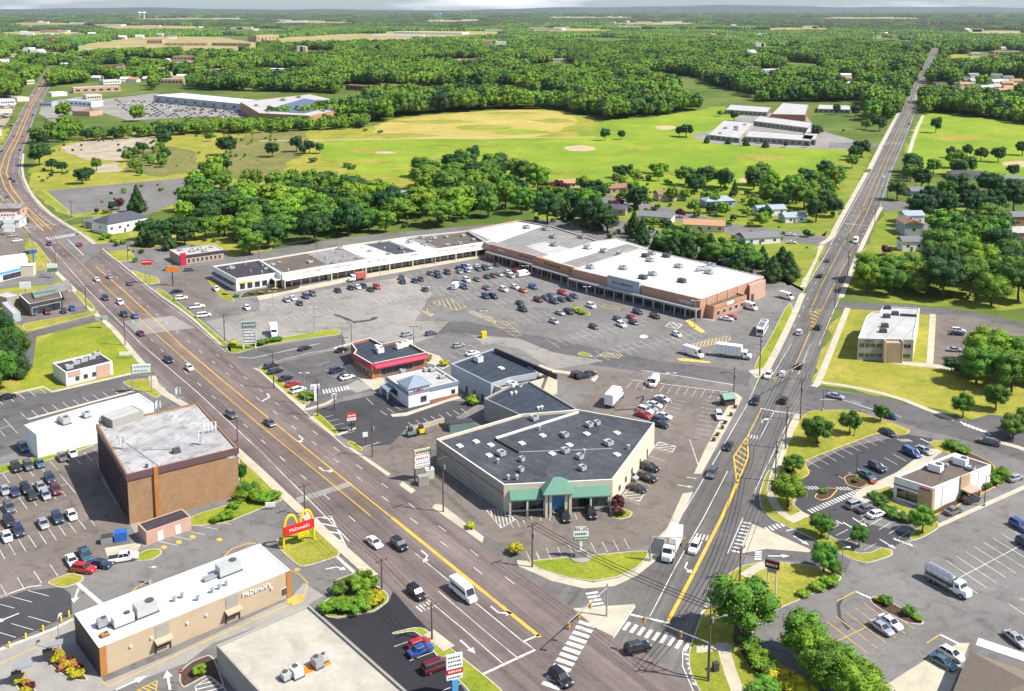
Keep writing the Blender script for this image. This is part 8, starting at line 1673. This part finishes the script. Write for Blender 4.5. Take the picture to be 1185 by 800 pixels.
belt([(1125, 445), (1130, 425), (1160, 418), (1200, 425), (1210, 450), (1160, 455)], 8, (9, 13), ('bright', 'bright', 'round'), 'in the leafy clump above the access road', 'clump above the access road', .34, (1.1, 1.4))
belt([(1084, 430), (1100, 427), (1125, 432), (1125, 441), (1090, 438)], 5, (3, 5), ('dark',), 'in the low row below the office car park', 'low row', .3, (1.3, 1.5))
belt([(85, 160), (120, 158), (250, 148), (330, 147), (425, 143), (428, 149), (330, 153), (190, 158), (100, 164)], 130, (8, 11.5), ('dark', 'round', 'bright', 'dark'), 'in the hedge row below the superstore', 'hedge row below the superstore', .2, (1.3, 1.8), True)
belt([(40, 168), (58, 150), (95, 148), (90, 160), (60, 172)], 16, (9, 14), ('dark',), '', '', .3, (1, 1), True)
belt([(148, 182), (160, 168), (192, 165), (196, 192), (165, 205), (140, 200)], 16, (4, 9), ('dark',), '', '', .3, (1, 1), True)
belt([(215, 222), (260, 195), (262, 225), (235, 240)], 12, (9, 14), ('dark',), '', '', .3, (1, 1), True)
belt([(600, 212), (680, 206), (790, 225), (900, 245), (935, 262), (905, 275), (800, 258), (700, 240)], 26, (4, 9), ('dark',), '', '', .3, (1, 1), True)
# far woods: more than anyone could count
def spread(name, templ, pts, mat_list, label):
    me = bpy.data.meshes.new(name); me.from_pydata([p[:3] for p in pts], [], []); at_ = me.attributes.new('sc', 'FLOAT', 'POINT'); at_.data.foreach_set('value', [p[3] for p in pts])
    ob = bpy.data.objects.new(name, me); COL.objects.link(ob); ob['kind'] = 'stuff'; ob['label'] = label
    col = bpy.data.collections.new(name + '_kinds'); [col.objects.link(t) for t in templ]
    ng = bpy.data.node_groups.new(name, 'GeometryNodeTree'); ng.interface.new_socket('Geometry', in_out='INPUT', socket_type='NodeSocketGeometry'); ng.interface.new_socket('Geometry', in_out='OUTPUT', socket_type='NodeSocketGeometry')
    N = ng.nodes; gi, go = N.new('NodeGroupInput'), N.new('NodeGroupOutput'); iop = N.new('GeometryNodeInstanceOnPoints'); ci = N.new('GeometryNodeCollectionInfo'); ci.inputs[0].default_value = col; ci.inputs[1].default_value = True; ci.inputs[2].default_value = True
    rv = N.new('FunctionNodeRandomValue'); rv.data_type = 'FLOAT_VECTOR'; rv.inputs[0].default_value = (0, 0, 0); rv.inputs[1].default_value = (0, 0, 6.28)
    na = N.new('GeometryNodeInputNamedAttribute'); na.data_type = 'FLOAT'; na.inputs[0].default_value = 'sc'
    iop.inputs['Pick Instance'].default_value = True; l = ng.links.new; l(gi.outputs[0], iop.inputs['Points']); l(ci.outputs[0], iop.inputs['Instance']); l(rv.outputs[0], iop.inputs['Rotation']); l(na.outputs[0], iop.inputs['Scale']); l(iop.outputs[0], go.inputs[0])
    md = ob.modifiers.new('spread', 'NODES'); md.node_group = ng; return ob
def loose(b, name, mat):
    me = bpy.data.meshes.new(name); me.from_pydata([tuple(v) for v in b.v], [], b.f); me.materials.append(M[mat]); return bpy.data.objects.new(name, me)
from mathutils import noise as MN
T1 = [loose(crown_mesh(100 + i, 260, .07, 'round'), 'wood_tree', m) for i, m in enumerate(('leaf_wood', 'leaf_mid', 'leaf_wood', 'leaf_dark', 'leaf_bright', 'leaf_wood'))]
def clump_patch(seed, mat, n=26, Rr=32):
    r = random.Random(seed); b = MB()
    for k in range(n):
        a = k * 2.4; rad = Rr * math.sqrt((k + .5) / n); cx, cy = math.cos(a) * rad + r.uniform(-3, 3), math.sin(a) * rad + r.uniform(-3, 3); R0 = r.uniform(4.5, 7.5); hh = r.uniform(8, 14)
        nu = 6; vs = [(cx, cy, hh + r.uniform(0, 1))]
        for zf, rf in ((.8, .62), (.45, 1.), (0, .95)):
            for i in range(nu): q = r.uniform(.85, 1.15) * rf * R0; ph = 6.283 * i / nu; vs.append((cx + math.cos(ph) * q, cy + math.sin(ph) * q, hh * zf + (r.uniform(-.6, .6) if zf else 0)))
        fs = [(0, 1 + i, 1 + (i + 1) % nu) for i in range(nu)]
        for j in range(2):
            for i in range(nu): a_ = 1 + j * nu + i; d_ = 1 + j * nu + (i + 1) % nu; fs.append((a_, a_ + nu, d_ + nu, d_))
        b.mesh(vs, fs)
    return loose(b, 'wood_patch', mat)
T4 = [clump_patch(40 + i, m) for i, m in enumerate(('leaf_far', 'leaf_mid', 'leaf_dark', 'leaf_brown', 'leaf_far'))]
T2 = [clump_patch(i, m) for i, m in enumerate(('leaf_wood', 'leaf_mid', 'leaf_dark', 'leaf_wood', 'leaf_mid'))]
# cleared ground (photo pixels): fields, lots, roads, buildings
OPEN = [f[1] for f in FIELDS if f[0] in ('field', 'car_park', 'dirt_patch', 'old_car_park') and f[2] != .04 or f[1][0] == (590, 208)]
OPEN += [[(x, y + (h * .55 + 1.5 if i >= 3 else 0)) for i, (x, y) in enumerate(f[1])] for f in FIELDS if f[2] == .1 for h in (max(1., (f[1][0][1] - 15) * .14),)]
OPEN += [[(54, 76), (70, 76), (70, 80), (58, 100), (50, 118), (60, 125), (45, 150), (30, 160), (-40, 175), (-40, 130), (14, 118), (35, 100)], [(1092, 33), (1098, 36), (1092, 62), (1078, 92), (1066, 123), (1056, 165), (1000, 200), (1045, 118), (1058, 92), (1074, 60), (1088, 42)],
         [(150, 104), (300, 106), (425, 110), (425, 132), (300, 142), (90, 140), (84, 118), (110, 106)], [(395, 98), (600, 102), (600, 110), (395, 108)], [(485, 68), (560, 68), (560, 76), (485, 76)], [(612, 76), (665, 76), (665, 84), (612, 84)],
         [(810, 118), (1000, 118), (1020, 170), (800, 172)], [(160, 70), (228, 70), (228, 80), (140, 80)], [(292, 80), (360, 80), (360, 88), (292, 88)], [(70, 150), (92, 150), (92, 158), (70, 158)], [(1060, 98), (1130, 100), (1132, 112), (1055, 118)], [(1120, 60), (1190, 60), (1190, 71), (1120, 71)], [(40, 112), (110, 105), (110, 132), (40, 142)],
         [(-200, 65), (25, 68), (25, 77), (-200, 80)], [(115, 76), (145, 76), (145, 82), (115, 82)], [(882, 80), (950, 78), (950, 88), (882, 89)]]
grid = {}
for o in list(COL.objects):
    if o.parent is None and o.name.startswith(('distant_house', 'distant_building')):
        hs = o.name.startswith('distant_house'); w = 10 if hs else max(v.co.x for v in [c for c in o.children if c.name.startswith('wall')][0].data.vertices)
        hx, hy = o.location.x, o.location.y; fr = hy * (.055 if hs else .085)
        for gx in range(int((hx - w - 60) // 60), int((hx + w + 60) // 60) + 1): grid.setdefault(gx, []).append((hx, hy, w, fr))
def near_house(X, Y, d):
    gx = int(X // 60)
    for i in (-1, 0, 1):
        for hx, hy, w, fr in grid.get(gx + i, ()):
            if abs(X - hx * (Y / hy)) < w + d * .4 and -fr < Y - hy < d + 10: return True
    return False
pts = []; X_ = 0; Y = 690.
while Y < 2900:
    step = 11.; half = Y * .62 + 40; X = -half
    while X < half:
        x, y = X + rt.uniform(-3.6, 3.6), Y + rt.uniform(-3.6, 3.6); X += step
        q = to_px(x, y)
        if q[1] > (114 if q[0] < 62 else 141 if q[0] < 1050 else 148): continue
        if any(inside(q[0], q[1], P_) for P_ in OPEN): continue
        dn = MN.noise(Vector((x * .006, y * .0035, 1.)))
        if q[0] < 240 and dn > (.28 if q[1] < 76 else .12): continue
        if q[0] > 1050 and dn > .24: continue
        if dn > .36: continue
        if near_house(x, y, 16): continue
        pts.append((x, y, -2., rt.uniform(14, 25) * (1 + .35 * MN.noise(Vector((x * .012, y * .012, 5.))))))
    Y += step
spread('woodland', T1, pts + WOOD, None, 'dense green woodland filling the middle distance')
pts2 = []; Y = 2870.
while Y < 23000:
    step = 46 if Y < 6000 else 70 if Y < 11000 else 130; half = Y * .58; X = -half
    while X < half:
        x, y = X + rt.uniform(-16, 16), Y + rt.uniform(-16, 16); X += step; q = to_px(x, y)
        if any(inside(q[0], q[1], P_) for P_ in OPEN) or near_house(x, y, 40): continue
        if MN.noise(Vector((x * .0016, y * .0009, 9.))) > .30: continue
        pts2.append((x, y, -1., rt.uniform(.9, 1.35) * (1 if Y < 6000 else 1.4 if Y < 11000 else 2.4)))
    Y += step
spread('forest', T2, [p for p in pts2 if p[1] < 5200 + 2600 * MN.noise(Vector((p[0] * .0006, p[1] * .0002, 0)))], None, 'distant forest beyond the fields'); spread('forest', T4, [p for p in pts2 if p[1] >= 5200 + 2600 * MN.noise(Vector((p[0] * .0006, p[1] * .0002, 0)))], None, 'dark far forest reaching the horizon')
# meadow tufts and rough scrub on the abandoned ground
r9 = random.Random(4); pts3 = []
for poly, n in (([(28, 200), (60, 165), (190, 150), (330, 152), (345, 190), (330, 212), (262, 215), (120, 240), (80, 250)], 420), ([(600, 250), (590, 212), (760, 208), (900, 225), (960, 240), (930, 300), (880, 305), (760, 280)], 170), ([(60, 262), (150, 262), (260, 280), (200, 325)], 40), ([(238, 256), (262, 244), (330, 236), (420, 230), (500, 240), (560, 228), (572, 248), (540, 256), (480, 264), (400, 273), (330, 285), (290, 292), (262, 285)], 420), ([(300, 216), (392, 224), (392, 232), (262, 244), (212, 262), (215, 245)], 130), ([(485, 205), (570, 200), (625, 212), (700, 252), (690, 266), (640, 260), (565, 243), (510, 232)], 200), ([(855, 228), (905, 218), (972, 214), (965, 258), (915, 250)], 110), ([(1075, 345), (1080, 310), (1098, 280), (1075, 240), (1110, 228), (1185, 230), (1185, 350)], 330), ([(655, 244), (760, 288), (915, 320), (915, 328), (890, 324), (740, 288), (655, 260)], 160)):
    W_ = [V2(at(*p)) for p in poly]; wx = [p.x for p in W_]; wy = [p.y for p in W_]; k = 0
    while k < n:
        X, Y = r9.uniform(min(wx), max(wx)), r9.uniform(min(wy), max(wy))
        if inside(X, Y, W_) and (n != 420 or poly[0][0] != 28 or MN.noise(Vector((X * .02, Y * .012, 3.))) > .0): pts3.append((X, Y, -.3, r9.uniform(1.2, 3.2 if n != 170 else 5)))
        k += 1
T3 = [loose(crown_mesh(300 + i, 120, .12, 'low'), 'scrub_tuft', m) for i, m in enumerate(('leaf_bright', 'leaf_mid', 'leaf_dark'))]
spread('scrub', T3, pts3, None, 'rough scrub and weeds on the abandoned field')
hz = MB(); hz.box((0, 12400, 139), (40000, 26000, 280))
o = hz.build('haze', [], origin=(0, 0, 0)); o['kind'] = 'stuff'
hm = bpy.data.materials.new('haze'); hm.use_nodes = True; nt = hm.node_tree; nt.nodes.remove(nt.nodes['Principled BSDF'])
pv = nt.nodes.new('ShaderNodeVolumePrincipled'); pv.inputs['Color'].default_value = (.80, .88, 1, 1); pv.inputs['Density'].default_value = 1.9e-5; pv.inputs['Anisotropy'].default_value = .2
nt.links.new(pv.outputs[0], nt.nodes['Material Output'].inputs['Volume']); o.data.materials.append(hm); M['haze'] = hm
finish_labels()
